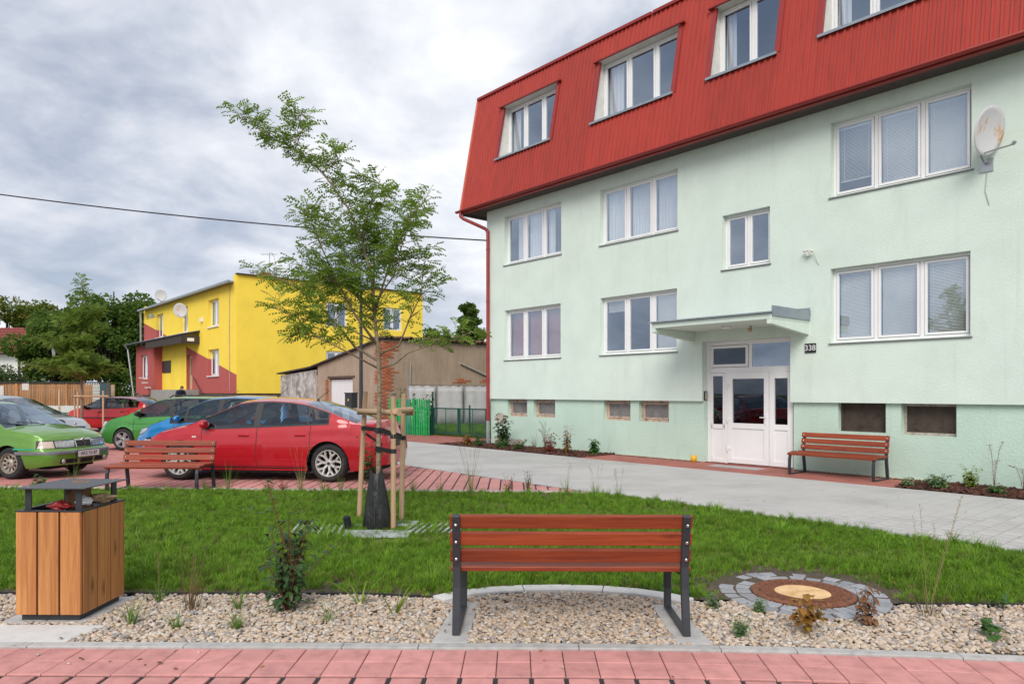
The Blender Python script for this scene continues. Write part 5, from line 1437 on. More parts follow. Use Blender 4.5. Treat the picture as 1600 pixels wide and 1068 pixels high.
def rim_mesh(kind, r, w):
    # axis = y, outer face at y = -w/2 (towards -y)
    m = MB(); f = lambda x, y, z: (x, z, y)
    y0 = -w/2
    m.lathe([(r*.99, y0+.0), (r*1.0, y0-.006), (r*.95, y0-.006), (r*.90, y0+.03), (r*.90, w/2)], 36, f, cap=False)
    if kind in ('y7', 'five'):
        n = 7 if kind == 'y7' else 5
        for k in range(n):
            a = 2*math.pi*k/n + .3
            def P(rad, ang, y): return (rad*math.cos(ang), y, rad*math.sin(ang))
            if kind == 'y7':
                segs = [(.12*r, a, .56*r, a, .055, .045)] + [(.52*r, a, .94*r, a+s*.26, .042, .036) for s in (-1, 1)]
            else: segs = [(.12*r, a, .94*r, a, .075, .12)]
            for r0, a0, r1, a1, w0, w1 in segs:
                p, q = Vector(P(r0, a0, 0)), Vector(P(r1, a1, 0)); d = (q-p).normalized(); s_ = Vector((-d[2], 0, d[0]))
                i = len(m.v)
                for pt, ww, yo in ((p, w0, y0+.022), (q, w1, y0+.006)):
                    for sg, yy in ((-1, yo+.03), (-.7, yo), (.7, yo), (1, yo+.03)):
                        v_ = pt + s_*sg*ww*.5; m.v.append((v_[0], yy, v_[2]))
                m.f += [(i+k2, i+k2+1, i+k2+5, i+k2+4) for k2 in range(3)]
        m.lathe([(.20*r, y0+.05), (.20*r, y0+.018), (.13*r, y0+.006), (.0, y0+.006)], 20, f, cap=False)
    else:
        n = 10
        m.lathe([(r*.94, y0+.03), (r*.80, y0+.018), (r*.78, y0+.03)], 36, f, cap=False)
        m.lathe([(r*.50, y0+.05), (r*.45, y0+.015), (r*.30, y0+.0), (r*.24, y0-.01), (0, y0-.01)], 24, f, cap=False)
        for k in range(n):
            a0, a1 = 2*math.pi*(k+.22)/n, 2*math.pi*(k+.78)/n
            i = len(m.v)
            for rad, yo in ((r*.49, y0+.035), (r*.80, y0+.022)):
                for a in (a0, a1): m.v.append((rad*math.cos(a), yo, rad*math.sin(a)))
            m.f.append((i, i+1, i+3, i+2))
    return m
def car(name, P, loc, rz, label, body_mat, scale=1.0, detail=None):
    e = empty(name, (*loc, 0), rz); tag(e, label, 'car', 'parked cars'); e.scale = (scale,)*3
    xf, xr, W2, rw, ra = P['xf'], P['xr'], P['W']/2, P['rw'], P['ra']
    wf, wr, sill = P['wf'], P['wr'], P.get('sill', .20)
    T = sorted(P['top']); Bl = sorted(P['belt'])
    ftop = lambda x: float(np.interp(x, [t[0] for t in T], [t[1] for t in T]))
    fbelt = lambda x: min(float(np.interp(x, [t[0] for t in Bl], [t[1] for t in Bl])), ftop(x)-.012)
    pf = P.get('planf', [(0, .66), (.06, .76), (.15, .855), (.35, .94), (.7, .985), (1.2, 1.0)]); pr_ = P.get('planr', [(0, .74), (.06, .83), (.15, .90), (.35, .955), (.8, .99), (1.3, 1.0)])
    def plan(x):
        a = float(np.interp(xf-x, [p[0] for p in pf], [p[1] for p in pf])); b = float(np.interp(x-xr, [p[0] for p in pr_], [p[1] for p in pr_])); return min(a, b)
    gq = P.get('g', [(0, .925), (.10, .965), (.30, .995), (.52, 1.0), (.66, .992), (.74, .972), (.9, .955), (1, .925)])
    def hwid(x, z):
        zb = fbelt(x); zb = max(zb, .55)
        q = (z-sill)/(zb-sill); return W2*plan(x)*float(np.interp(q, [g[0] for g in gq], [g[1] for g in gq]))
    bf, brr = P.get('bowf', .20), P.get('bowr', .12)
    nose = P.get('nose', [(0, -.10), (.25, -.02), (.40, .0), (.52, -.005), (.62, -.05), (.75, -.12), (1.0, -.16)])
    tailp = P.get('tailp', [(0, .10), (.30, .02), (.5, .0), (.7, .03), (.9, .10), (1.1, .16), (1.5, .2)])
    sm = lambda t: max(0, min(1, t))**2*(3-2*max(0, min(1, t)))
    def shape(x, y, z):
        k = (1-min(1, (y/W2)**2))
        if x > .2:
            s_ = sm((x-.2)/(xf-.2)); x2 = x + bf*s_*(k-.35) + float(np.interp(z, [n[0] for n in nose], [n[1] for n in nose]))*sm((x-(xf-.5))/.5)
        else:
            s_ = sm((-.4-x)/(-.4-xr)) if x < -.4 else 0
            x2 = x - brr*s_*(k-.35) + float(np.interp(z, [n[0] for n in tailp], [n[1] for n in tailp]))*sm(((xr+.4)-x)/.4)
        return (x2, y, z)
    # stations
    st = set(np.round(np.linspace(xr, xf, 46), 4))
    st |= {round(xr+d, 4) for d in (.02, .05, .09, .14, .22, .30)} | {round(xf-d, 4) for d in (.02, .05, .09, .14, .22, .30)} | {round(t[0], 4) for t in T if xr <= t[0] <= xf}
    for xw in (wf, wr):
        for a in range(0, 181, 12): st.add(round(xw + ra*math.cos(R(a)), 4))
        st |= {round(xw-ra-.002, 4), round(xw+ra+.002, 4)}
    for a, b in P['glass']: st |= {round(a, 4), round(b, 4)}
    for k in ('wsT', 'wsB', 'rwT', 'rwB'): st.add(round(P[k], 4))
    st = sorted(s_ for s_ in st if xr <= s_ <= xf)
    # drop near duplicates
    S_ = [st[0]]
    for s_ in st[1:]:
        if s_-S_[-1] > .0015: S_.append(s_)
    def zlow(x):
        z = sill + .05*sm((x-(xf-.35))/.35) + .10*sm(((xr+.5)-x)/.5)
        for xw in (wf, wr):
            d = abs(x-xw)
            if d <= ra + .0005: z = max(z, rw + math.sqrt(max(0, ra*ra-d*d)))
        return z
    crownR = P.get('crown', .055)
    LOW = [0, .06, .14, .26, .4, .52, .62, .70, .78, .88, 1.0]; WIN = [.05, .35, .7, .95, 1.0]; TOP = [.955, .88, .72, .5, .25, 0.0]
    tum = P.get('tumble', .36)
    secs = []
    for x in S_:
        zt, zb, zl = ftop(x), fbelt(x), zlow(x)
        zl = min(zl, zb-.03); sec = []
        for t in LOW:
            z = lerp(zl, zb, t); sec.append((x, hwid(x, z), z))
        yb = sec[-1][1]
        zre = max(zb, zt - crownR); hh = zre - zb
        yr = yb - hh*tum - (0.02 if hh > .05 else 0)*min(1, hh/.3)
        for t in WIN:
            bul = .025*math.sin(math.pi*t)*min(1, hh/.4)
            sec.append((x, lerp(yb, yr, t)+bul, lerp(zb, zre, t)))
        for k in TOP:
            y = yr*k; z = zre + (zt-zre)*(1-abs(k)**(3.2 if hh < .03 else 2.4)); sec.append((x, y, z))
        secs.append([shape(*p) for p in sec])
    nl, nw, ntp = len(LOW), len(WIN), len(TOP)
    body = MB(); gsets = {}
    def put(key, i, j, side):
        a, b, c, d = secs[i][j], secs[i+1][j], secs[i+1][j+1], secs[i][j+1]
        q = [(p[0], p[1]*side, p[2]) for p in (a, b, c, d)]
        if side > 0: q = [q[1], q[0], q[3], q[2]]
        (body if key is None else gsets.setdefault(key, MB())).quad(*q)
    for i in range(len(S_)-1):
        xm = (S_[i]+S_[i+1])/2
        hh = max(ftop(xm)-crownR-fbelt(xm), 0)
        for j in range(nl+nw+ntp-1):
            for side in (1, -1):
                key = None
                if nl <= j < nl+nw-2 and hh > .05:
                    for gi, (a, b) in enumerate(P['glass']):
                        if a < xm < b: key = ('side', gi, side)
                elif j >= nl+nw:
                    if P['wsT'] < xm < P['wsB']: key = ('ws',)
                    elif P['rwB'] < xm < P['rwT']: key = ('rw',)
                put(key, i, j, side)
    # end caps
    for sec, fl in ((secs[-1], 1), (secs[0], -1)):
        x_ = S_[-1] if fl > 0 else S_[0]
        n = 12; rows = []
        raw = [(x_, p[1], p[2]) for p in sec]
        for p in raw[:nl+nw+1]:
            rows.append([shape(x_, p[1]*(1-2*k/n), p[2]) for k in range(n+1)])
        m_ = MB().grid(rows)
        if fl > 0: m_.f = [tuple(reversed(f_)) for f_ in m_.f]
        body.add(m_, lambda x, y, z: (x, y, z))
    bo = body.build('body', body_mat, e, 35, merge=True)
    for key, g in gsets.items():
        nm = {'ws': 'windscreen', 'rw': 'rear_window', 'side': 'side_window'}[key[0]]
        g.build(nm, MT['cglass'], e, True, merge=True)
    # surface helpers
    def side_pt(x, z, side, off=.004): 
        p = shape(x, hwid(x, z), z); return (p[0], (p[1]+off)*side, p[2])
    def wrap(a, z, side, off, rear=False):
        xe = xr if rear else xf; sg = -1 if rear else 1
        if a <= 0:
            y = max(0, hwid(xe, z) + a); p = shape(xe, y, z); return (p[0]+sg*off, (y)*side, z)
        x = xe - sg*a; y = hwid(x, z); p = shape(x, y, z); k = min(1, a/.25)
        return (p[0]+sg*off*(1-k), (p[1]+off*max(.4, k))*side, z)
    def patch(nm, c4, side, mat, off=.006, rear=False, parent=None, n=10, mz=4):
        m_ = MB(); rows = []
        for j in range(mz+1):
            t = j/mz; rows.append([wrap(lerp(lerp(c4[0][0], c4[1][0], i/n), lerp(c4[3][0], c4[2][0], i/n), t), lerp(lerp(c4[0][1], c4[1][1], i/n), lerp(c4[3][1], c4[2][1], i/n), t), side, off, rear) for i in range(n+1)])
        m_.grid(rows); o = m_.build(nm, mat, parent or e, True); return o
    def strip(nm, pts, w, mat, side, off=.003, vertical=False):
        m_ = MB()
        for i in range(len(pts)-1):
            (x0, z0), (x1, z1) = pts[i], pts[i+1]
            if vertical: q = [side_pt(x0-w/2, z0, side, off), side_pt(x0+w/2, z0, side, off), side_pt(x1+w/2, z1, side, off), side_pt(x1-w/2, z1, side, off)]
            else: q = [side_pt(x0, z0-w/2, side, off), side_pt(x1, z1-w/2, side, off), side_pt(x1, z1+w/2, side, off), side_pt(x0, z0+w/2, side, off)]
            m_.quad(*q)
        return m_.build(nm, mat, bo, True)
    # door seams, handles, mirror
    for side in (1, -1):
        for xd in P['doors']:
            zz_ = [lerp(max(zlow(xd), sill+.07)+.005, fbelt(xd)-.005, k/8) for k in range(9)]
            strip('panel_gap', [(xd + P.get('dcurve', .0)*math.sin(k/8*3.1), z) for k, z in enumerate(zz_)], .012, MT['seam'], side, .0015, True)
        xs_ = np.linspace(P['doors'][-1], P['doors'][0], 12); strip('panel_gap', [(x, sill+.075) for x in xs_], .006, MT['seam'], side, .0015)
        for xh, zh in P['handles']:
            m_ = MB(); a = Vector(side_pt(xh-.095, zh, side, .018)); b = Vector(side_pt(xh+.095, zh, side, .018)); m_.bar(a, b, .022, .032); m_.build('door_handle', P.get('handle_mat', body_mat), e, bevel=.008)
        xm, zm = P['mirror']; c = Vector(side_pt(xm, zm-.03, side, .0)); 
        bm = bmesh.new(); bmesh.ops.create_icosphere(bm, subdivisions=2, radius=1)
        for v_ in bm.verts:
            x_, y_, z_ = v_.co; v_.co = Vector((max(x_, -.45)*.085, y_*.115, z_*.075))
        me = bpy.data.meshes.new('wing_mirror'); bm.to_mesh(me); bm.free(); me.materials.append(P.get('mirror_mat', body_mat)); me.polygons.foreach_set('use_smooth', [True]*len(me.polygons))
        mi = inst(me, 'wing_mirror', e, (c[0], c[1]+side*.10, c[2]+.075))
        m_ = MB().bar(c-Vector((0, 0, 0)), c+Vector((.0, side*.07, .045)), .05, .03); m_.build('mirror_arm', MT['black'], e)
        # arch lining and black window trim
        for xw in (wf, wr):
            m_ = MB(); n = 20; r0 = []
            for k in range(n+1):
                a = math.pi*k/n; x = xw + (ra-.001)*math.cos(a); z = rw + (ra-.001)*math.sin(a); y = hwid(x, z); p = shape(x, y, z); r0.append((p, y))
            m_.grid([[(p[0], (p[1]-.004)*side, p[2]) for p, y in r0], [(p[0], (W2-.28)*side, p[2]) for p, y in r0]]); m_.build('wheel_arch', MT['under'], e, True)
    # window frames: black line along belt
    ga, gb = P['glass'][0][0], P['glass'][-1][1]
    for side in (1, -1):
        m_ = MB(); n = 24
        rows = [[], []]
        for k in range(n+1):
            x = lerp(ga, gb, k/n); zb = fbelt(x); p = shape(x, hwid(x, zb), zb); rows[0].append((p[0], (p[1]+.004)*side, zb-.004)); rows[1].append((p[0], (p[1]-.002)*side, zb+.022))
        m_.grid(rows); m_.build('belt_trim', MT['black'], bo, True)
        m_ = MB(); rows = [[], []]
        for k in range(n+1):
            x = lerp(ga, gb, k/n); zb = fbelt(x); zre = max(zb, ftop(x)-crownR); yb = hwid(x, zb); hh = zre-zb; yr = yb-hh*tum-.02*min(1, hh/.3)
            for rr2, t in zip(rows, (.93, .985)):
                p = shape(x, lerp(yb, yr, t)+.025*math.sin(math.pi*t)*min(1, hh/.4)+.004, lerp(zb, zre, t)); rr2.append((p[0], p[1]*side, p[2]))
        m_.grid(rows); m_.build('window_seal', MT['black'], bo, True)
        # black pillars between the panes
        for (a0, a1), (b0, b1) in zip(P['glass'][:-1], P['glass'][1:]):
            m_ = MB(); rows = []
            for t in (0, .3, .6, .97):
                row = []
                for x in (a1-.01, (a1+b0)/2, b0+.01):
                    zb = fbelt(x); zre = max(zb, ftop(x)-crownR); yb = hwid(x, zb); hh = zre-zb; yr = yb-hh*tum-.02*min(1, hh/.3)
                    p = shape(x, lerp(yb, yr, t)+.025*math.sin(math.pi*t)+.004, lerp(zb, zre, t)); row.append((p[0], p[1]*side, p[2]))
                rows.append(row)
            m_.grid(rows); m_.build('door_pillar', MT['black'], e, True)
    # wheels
    ww = P.get('tw', .20)
    tm = MB(); f = lambda x, y, z: (x, z, y); rr_ = P['rim']*rw
    tm.lathe([(rr_, -ww/2+.015), (rr_+.012, -ww/2), (rw-.045, -ww/2-.004), (rw-.012, -ww/2+.02), (rw, -ww/2+.05), (rw, ww/2-.05), (rw-.012, ww/2-.02), (rw-.045, ww/2), (rr_, ww/2)], 40, f, cap=False)
    tme = tm.mesh('wheel', MT['tyre'], 40); rme = rim_mesh(P['rimkind'], rr_, ww).mesh('rim', P['rimmat'], 35)
    bme = MB().lathe([(rr_*.9, 0), (rr_*.9, .01), (0, .01)], 24, f).mesh('brake_disc', MT['under'])
    cme = MB().lathe([(rr_*.12, -.004), (rr_*.11, -.009), (0, -.009)], 12, f).mesh('hub_cap', MT['black'])
    for xw in (wf, wr):
        for side in (-1, 1):
            yw_ = W2*.985 - ww/2 - .012
            w_ = inst(tme, 'wheel', e, (xw, side*yw_, rw), (0, 0, 0 if side < 0 else math.pi))
            inst(rme, 'rim', w_, rot=(0, .4+xw, 0)); inst(bme, 'brake_disc', w_, (0, .03, 0)); inst(cme, 'hub_cap', w_, (0, -ww/2+.006 if P['rimkind'] != 'steel' else -ww/2-.004, 0))
    # underbody, interior
    MB().box(xr+.18, xf-.22, -W2+.30, W2-.30, .17, .48).build('underbody', MT['under'], e)
    m_ = MB().box(wr+ra+.02, wf-ra-.02, -W2+.09, W2-.09, .16, .24); m_.build('floor_pan', MT['under'], e)
    zb0 = fbelt(0); 
    it = MB().box(P['rwB']+.15, P['wsB']-.25, -W2+.14, W2-.14, .46, .50)
    it.box(P['wsB']-.55, P['wsB']-.12, -W2+.16, W2-.16, .5, zb0-.02); it.box(P['rwB']+.02, P['glass'][0][0]+.35, -W2+.16, W2-.16, .5, zb0-.05)
    it.build('cabin', MT['interior'], e, bevel=.03)
    fx = P.get('seat', .12)
    for sx_, ys in ((fx, (-.36, .36)), (fx-.88, (-.36, .36))):
        for y in ys:
            m_ = MB(); m_.extr([(-.02, .72), (.0, .46), (.16, .46), (.10, .8), (-.14, 1.06), (-.24, 1.04)], lambda a, z: (sx_+a-.12, y-.22, z), lambda a, z: (sx_+a-.12, y+.22, z)); so = m_.build('seat', MT['seat'], e, fixn=True, bevel=.04)
            MB().box(sx_-.38, sx_-.28, y-.12, y+.12, 1.07, 1.21).build('headrest', MT['seat'], so, bevel=.035)
    sw = MB(); c = Vector((P['wsB']-.72, .37, zb0+.02)); n = 20
    pts = [c + Vector((.06*math.sin(2*math.pi*k/n), .17*math.cos(2*math.pi*k/n), .16*math.sin(2*math.pi*k/n))) for k in range(n+1)]; sw.tube(pts, .013, 6, False); sw.build('steering_wheel', MT['black'], e, True)
    if detail: detail(dict(e=e, patch=patch, wrap=wrap, strip=strip, side_pt=side_pt, shape=shape, hwid=hwid, ftop=ftop, bo=bo, P=P, xf=xf, xr=xr, W2=W2, fbelt=fbelt, mat=body_mat))
    return e
def plate(D, txt, x_off, z, rear=False, w=.50, h=.11, tilt=0):
    xe = D['xr'] if rear else D['xf']; sg = -1 if rear else 1
    p = D['shape'](xe, 0, z); pe = empty('number_plate_holder', (p[0]+sg*(.012+x_off), 0, z)); pe.parent = D['e']
    o = MB().box(-.006, .006, -w/2, w/2, -h/2, h/2).build('number_plate', MT['plate_w'], D['e']); o.location = (p[0]+sg*(.012+x_off), 0, z)
    bpy.data.objects.remove(pe)
    MB().box(-.008, .002, -w/2-.012, w/2+.012, -h/2-.012, h/2+.012).build('plate_frame', MT['black'], o)
    if txt: text_obj(txt, h*.82, MT['black'], o, Matrix.Translation((sg*.008, 0, 0)) @ Matrix.Rotation(R(90*sg), 4, 'Z') @ Matrix.Rotation(R(90), 4, 'X'), ext=.001)
    return o
def fog(D, y, z, side):
    p = D['shape'](D['xf'], y, z); m_ = MB().lathe([(0, .012), (.038, .010), (.045, 0)], 16, lambda a, b, c: (p[0]+c+.012, side*y+a, z+b)); m_.build('fog_lamp', MT['lens'], D['e'], True)
def antenna(D, x, L_=.28):
    z = D['ftop'](x); m_ = MB().tube([(x, 0, z-.01), (x, 0, z+.03)], .02, 8); m_.tube([(x, 0, z+.02), (x-L_*.75, 0, z+L_*.65)], .006, 5); m_.build('antenna', MT['black'], D['e'])

def lamps_basic(D, hl, tl, grille=None, hm=None):
    for side in (1, -1):
        o = D['patch']('headlight', hl, side, MT['lens'], .006)
        D['patch']('tail_light', tl, side, MT['tail'], .006, True)
        # dark surround lying just under the lens
        c = hl; ex = [(c[0][0]-.012, c[0][1]-.012), (c[1][0]+.014, c[1][1]-.012), (c[2][0]+.014, c[2][1]+.012), (c[3][0]-.012, c[3][1]+.012)]
        D['patch']('lamp_gasket', ex, side, MT['black'], .0025, parent=o)

# --- red sedan
sedan = dict(xf=2.24, xr=-2.30, W=1.78, rw=.325, ra=.375, wf=1.36, wr=-1.34, sill=.19, rim=.70, tw=.215,
    top=[(-2.30, .70), (-2.28, .94), (-2.23, 1.035), (-2.15, 1.04), (-1.80, 1.055), (-1.30, 1.245), (-.92, 1.365), (-.60, 1.415), (-.25, 1.435), (.10, 1.425), (.35, 1.39), (.70, 1.24), (1.28, .985), (1.45, .955), (1.75, .885), (2.0, .79), (2.12, .72), (2.20, .63), (2.24, .56)],
    belt=[(-2.30, .66), (-2.2, .95), (-1.7, .99), (-1.0, .965), (0, .92), (.9, .885), (1.3, .875), (1.7, .80), (2.0, .71), (2.24, .52)],
    glass=[(-1.34, -.98), (-.96, -.10), (.00, .98)], wsT=.36, wsB=1.27, rwT=-.85, rwB=-1.80, doors=[.96, -.06, -1.02], handles=[(.18, .79), (-.84, .80)], mirror=(.86, .93), rimkind='y7', rimmat=MT['alloy'], seat=.15, crown=.06)
def sedan_d(D):
    lamps_basic(D, [(-.32, .62), (.16, .60), (.22, .70), (-.26, .69)], [(-.30, .82), (.22, .80), (.10, .93), (-.30, .93)])
    antenna(D, -.82); plate(D, '', .0, .42); plate(D, '', 0, .66, True)
    D['patch']('grille', [(-1.05, .60), (-.42, .60), (-.42, .66), (-1.05, .66)], 1, MT['black'])
    for side in (1, -1): D['strip']('side_repeater', [(1.06, .76), (1.14, .76)], .03, MT['amber'], side, .006); D['patch']('fog_cluster', [(-.26, .80), (.0, .80), (-.02, .86), (-.26, .86)], side, MT['lens'], .01, True)
    D['strip']('sill_line', [(x, .235) for x in np.linspace(-.95, .96, 10)], .02, MT['seam'], 1, .002); D['strip']('sill_line', [(x, .235) for x in np.linspace(-.95, .96, 10)], .02, MT['seam'], -1, .002)
A_ = R(180-6.6)
red = paint('deep_red_car_paint', (.42, .004, .014), .1)
# heading -x; near side (its left) faces the camera
def place(front_wheel_ground, ang, P, sc=1.0):
    # ground point where the near front tyre touches; ang = heading
    c, s = math.cos(ang), math.sin(ang); W2 = (P['W']/2*.985-.1)*sc
    side = 1 if math.sin(ang - math.pi) < .5 and c < 0 else -1
    lx, ly = P['wf']*sc, W2*(1 if c < 0 else -1)
    return (front_wheel_ground[0] - (c*lx - s*ly), front_wheel_ground[1] - (s*lx + c*ly))
car('red_sedan', sedan, place((-6.07, 13.16), A_, sedan, 1.05), A_, 'glossy red sedan with pale alloy wheels parked beside the young tree', red, 1.05, sedan_d)

# --- blue hatchback
hatch = dict(xf=1.98, xr=-1.98, W=1.69, rw=.30, ra=.345, wf=1.25, wr=-1.22, sill=.19, rim=.66,
    top=[(-1.98, .72), (-1.95, 1.0), (-1.80, 1.20), (-1.60, 1.40), (-1.45, 1.465), (-1.0, 1.51), (-.4, 1.53), (.05, 1.505), (.30, 1.45), (.75, 1.235), (1.25, 1.0), (1.40, .95), (1.65, .875), (1.82, .79), (1.92, .68), (1.98, .56)],
    belt=[(-1.98, .70), (-1.9, .98), (-1.2, .985), (0, .94), (.9, .90), (1.3, .885), (1.65, .79), (1.98, .52)],
    glass=[(-1.62, -1.02), (-.98, -.20), (-.10, .62), (.68, 1.06)], wsT=.30, wsB=1.28, rwT=-1.60, rwB=-1.90, doors=[.95, -.15, -1.05], handles=[(.05, .82), (-.85, .84)], mirror=(.80, .96), rimkind='five', rimmat=MT['alloy2'], seat=.0)
def hatch_d(D):
    lamps_basic(D, [(-.24, .64), (.12, .64), (.34, .80), (.02, .76)], [(-.2, .9), (.12, .9), (.12, 1.2), (-.05, 1.2)]); antenna(D, -1.2, .34); plate(D, '', 0, .4)
a2 = R(180-8)
car('blue_hatchback', hatch, place((-8.0, 16.40), a2, hatch, 1.0), a2, 'bright blue small hatchback parked behind the red sedan', paint('bright_blue_car_paint', (.012, .20, .50), .3), 1.0, hatch_d)

# --- green estate
estate = dict(xf=2.08, xr=-2.20, W=1.70, rw=.305, ra=.352, wf=1.24, wr=-1.23, sill=.19, rim=.70,
    top=[(-2.20, .72), (-2.16, 1.05), (-2.05, 1.28), (-1.92, 1.41), (-1.6, 1.465), (-1.0, 1.49), (-.3, 1.495), (.05, 1.47), (.30, 1.42), (.75, 1.22), (1.18, 1.01), (1.35, .975), (1.65, .90), (1.88, .82), (2.02, .72), (2.08, .58)],
    belt=[(-2.20, .70), (-2.1, 1.0), (-1.2, .985), (0, .945), (.9, .905), (1.3, .90), (1.65, .83), (1.9, .75), (2.08, .54)],
    glass=[(-1.98, -1.18), (-1.12, -.22), (-.12, .78)], wsT=.28, wsB=1.20, rwT=-1.95, rwB=-2.14, doors=[.92, -.17, -1.1], handles=[(.05, .83), (-.95, .85)], mirror=(.74, .97), rimkind='five', rimmat=MT['alloy2'], mirror_mat=MT['black'], seat=.02)
def estate_d(D):
    lamps_basic(D, [(-.22, .68), (.10, .66), (.24, .80), (-.16, .78)], [(-.2, .75), (.15, .75), (.12, 1.0), (-.2, 1.0)]); plate(D, '', 0, .42)
    for side in (1, -1):
        m_ = MB().tube([(.0, side*.56, 1.45), (-.1, side*.565, 1.515), (-1.7, side*.545, 1.50), (-1.8, side*.54, 1.43)], .018, 8); m_.build('roof_rail', MT['black'], D['e'], True)
    D['strip']('body_line', [(x, .74) for x in np.linspace(-1.9, 1.1, 14)], .01, MT['seam'], 1, .002)
    antenna(D, -1.5)
a3 = R(180-8)
car('green_estate', estate, place((-10.66, 19.71), a3, estate), a3, 'leaf green estate car with roof rails parked behind the blue hatchback', paint('leaf_green_car_paint', (.055, .27, .045), .35), 1.0, estate_d)

# --- red hatchback further back
astra = dict(hatch); astra.update(xf=1.98, xr=-2.05, wf=1.30, wr=-1.30, W=1.72, top=[(-2.05, .72), (-2.0, 1.0), (-1.85, 1.12), (-1.5, 1.29), (-1.15, 1.385), (-.8, 1.42), (-.2, 1.435), (.1, 1.42), (.35, 1.37), (.8, 1.16), (1.2, .98), (1.4, .95), (1.7, .86), (1.85, .78), (1.94, .66), (1.98, .56)],
    glass=[(-1.50, -.95), (-.90, -.10), (.0, .82)], wsT=.34, wsB=1.22, rwT=-1.2, rwB=-1.85, doors=[.92, -.05, -1.02], handles=[(.15, .80), (-.85, .82)], handle_mat=MT['black'], mirror_mat=MT['black'], rimkind='five', rimmat=MT['steelrim'])
def astra_d(D):
    lamps_basic(D, [(-.24, .60), (.14, .60), (.20, .72), (-.20, .72)], [(-.2, .8), (.15, .8), (.12, 1.05), (-.1, 1.05)])
    for side in (1, -1): D['strip']('rubbing_strip', [(x, .58) for x in np.linspace(-.85, .9, 12)], .045, MT['black'], side, .010)
a4 = R(180-9)
car('red_hatchback', astra, place((-17.65, 29.0), a4, astra), a4, 'bright red hatchback parked farthest back near the pink porch', paint('bright_red_car_paint', (.50, .012, .016), .1), 1.0, astra_d)

# --- light green hatchback at the left edge, facing right
feli = dict(xf=2.02, xr=-2.2, W=1.69, rw=.295, ra=.335, wf=1.22, wr=-1.26, sill=.20, rim=.64,
    top=[(-2.2, .7), (-2.15, 1.0), (-1.9, 1.15), (-1.4, 1.36), (-1.0, 1.42), (-.3, 1.44), (.05, 1.42), (.28, 1.375), (.70, 1.16), (1.05, .985), (1.2, .955), (1.6, .90), (1.85, .845), (1.96, .79), (2.0, .74), (2.02, .60)],
    belt=[(-2.2, .68), (-2.0, .93), (0, .90), (.9, .87), (1.3, .865), (1.7, .81), (1.95, .74), (2.02, .56)],
    glass=[(-1.6, -.98), (-.92, -.10), (.0, .86)], wsT=.27, wsB=1.06, rwT=-1.2, rwB=-1.95, doors=[.90, -.05, -1.0], handles=[(.12, .79), (-.85, .80)], mirror=(.72, .92), mirror_mat=MT['black'], rimkind='steel', rimmat=MT['steelrim'],
    planf=[(0, .80), (.04, .875), (.10, .92), (.25, .96), (.6, .99), (1.1, 1.0)], nose=[(0, -.08), (.25, -.01), (.36, .02), (.50, .02), (.53, -.045), (.62, -.06), (.75, -.10), (1.0, -.12)], bowf=.16, seat=.0)
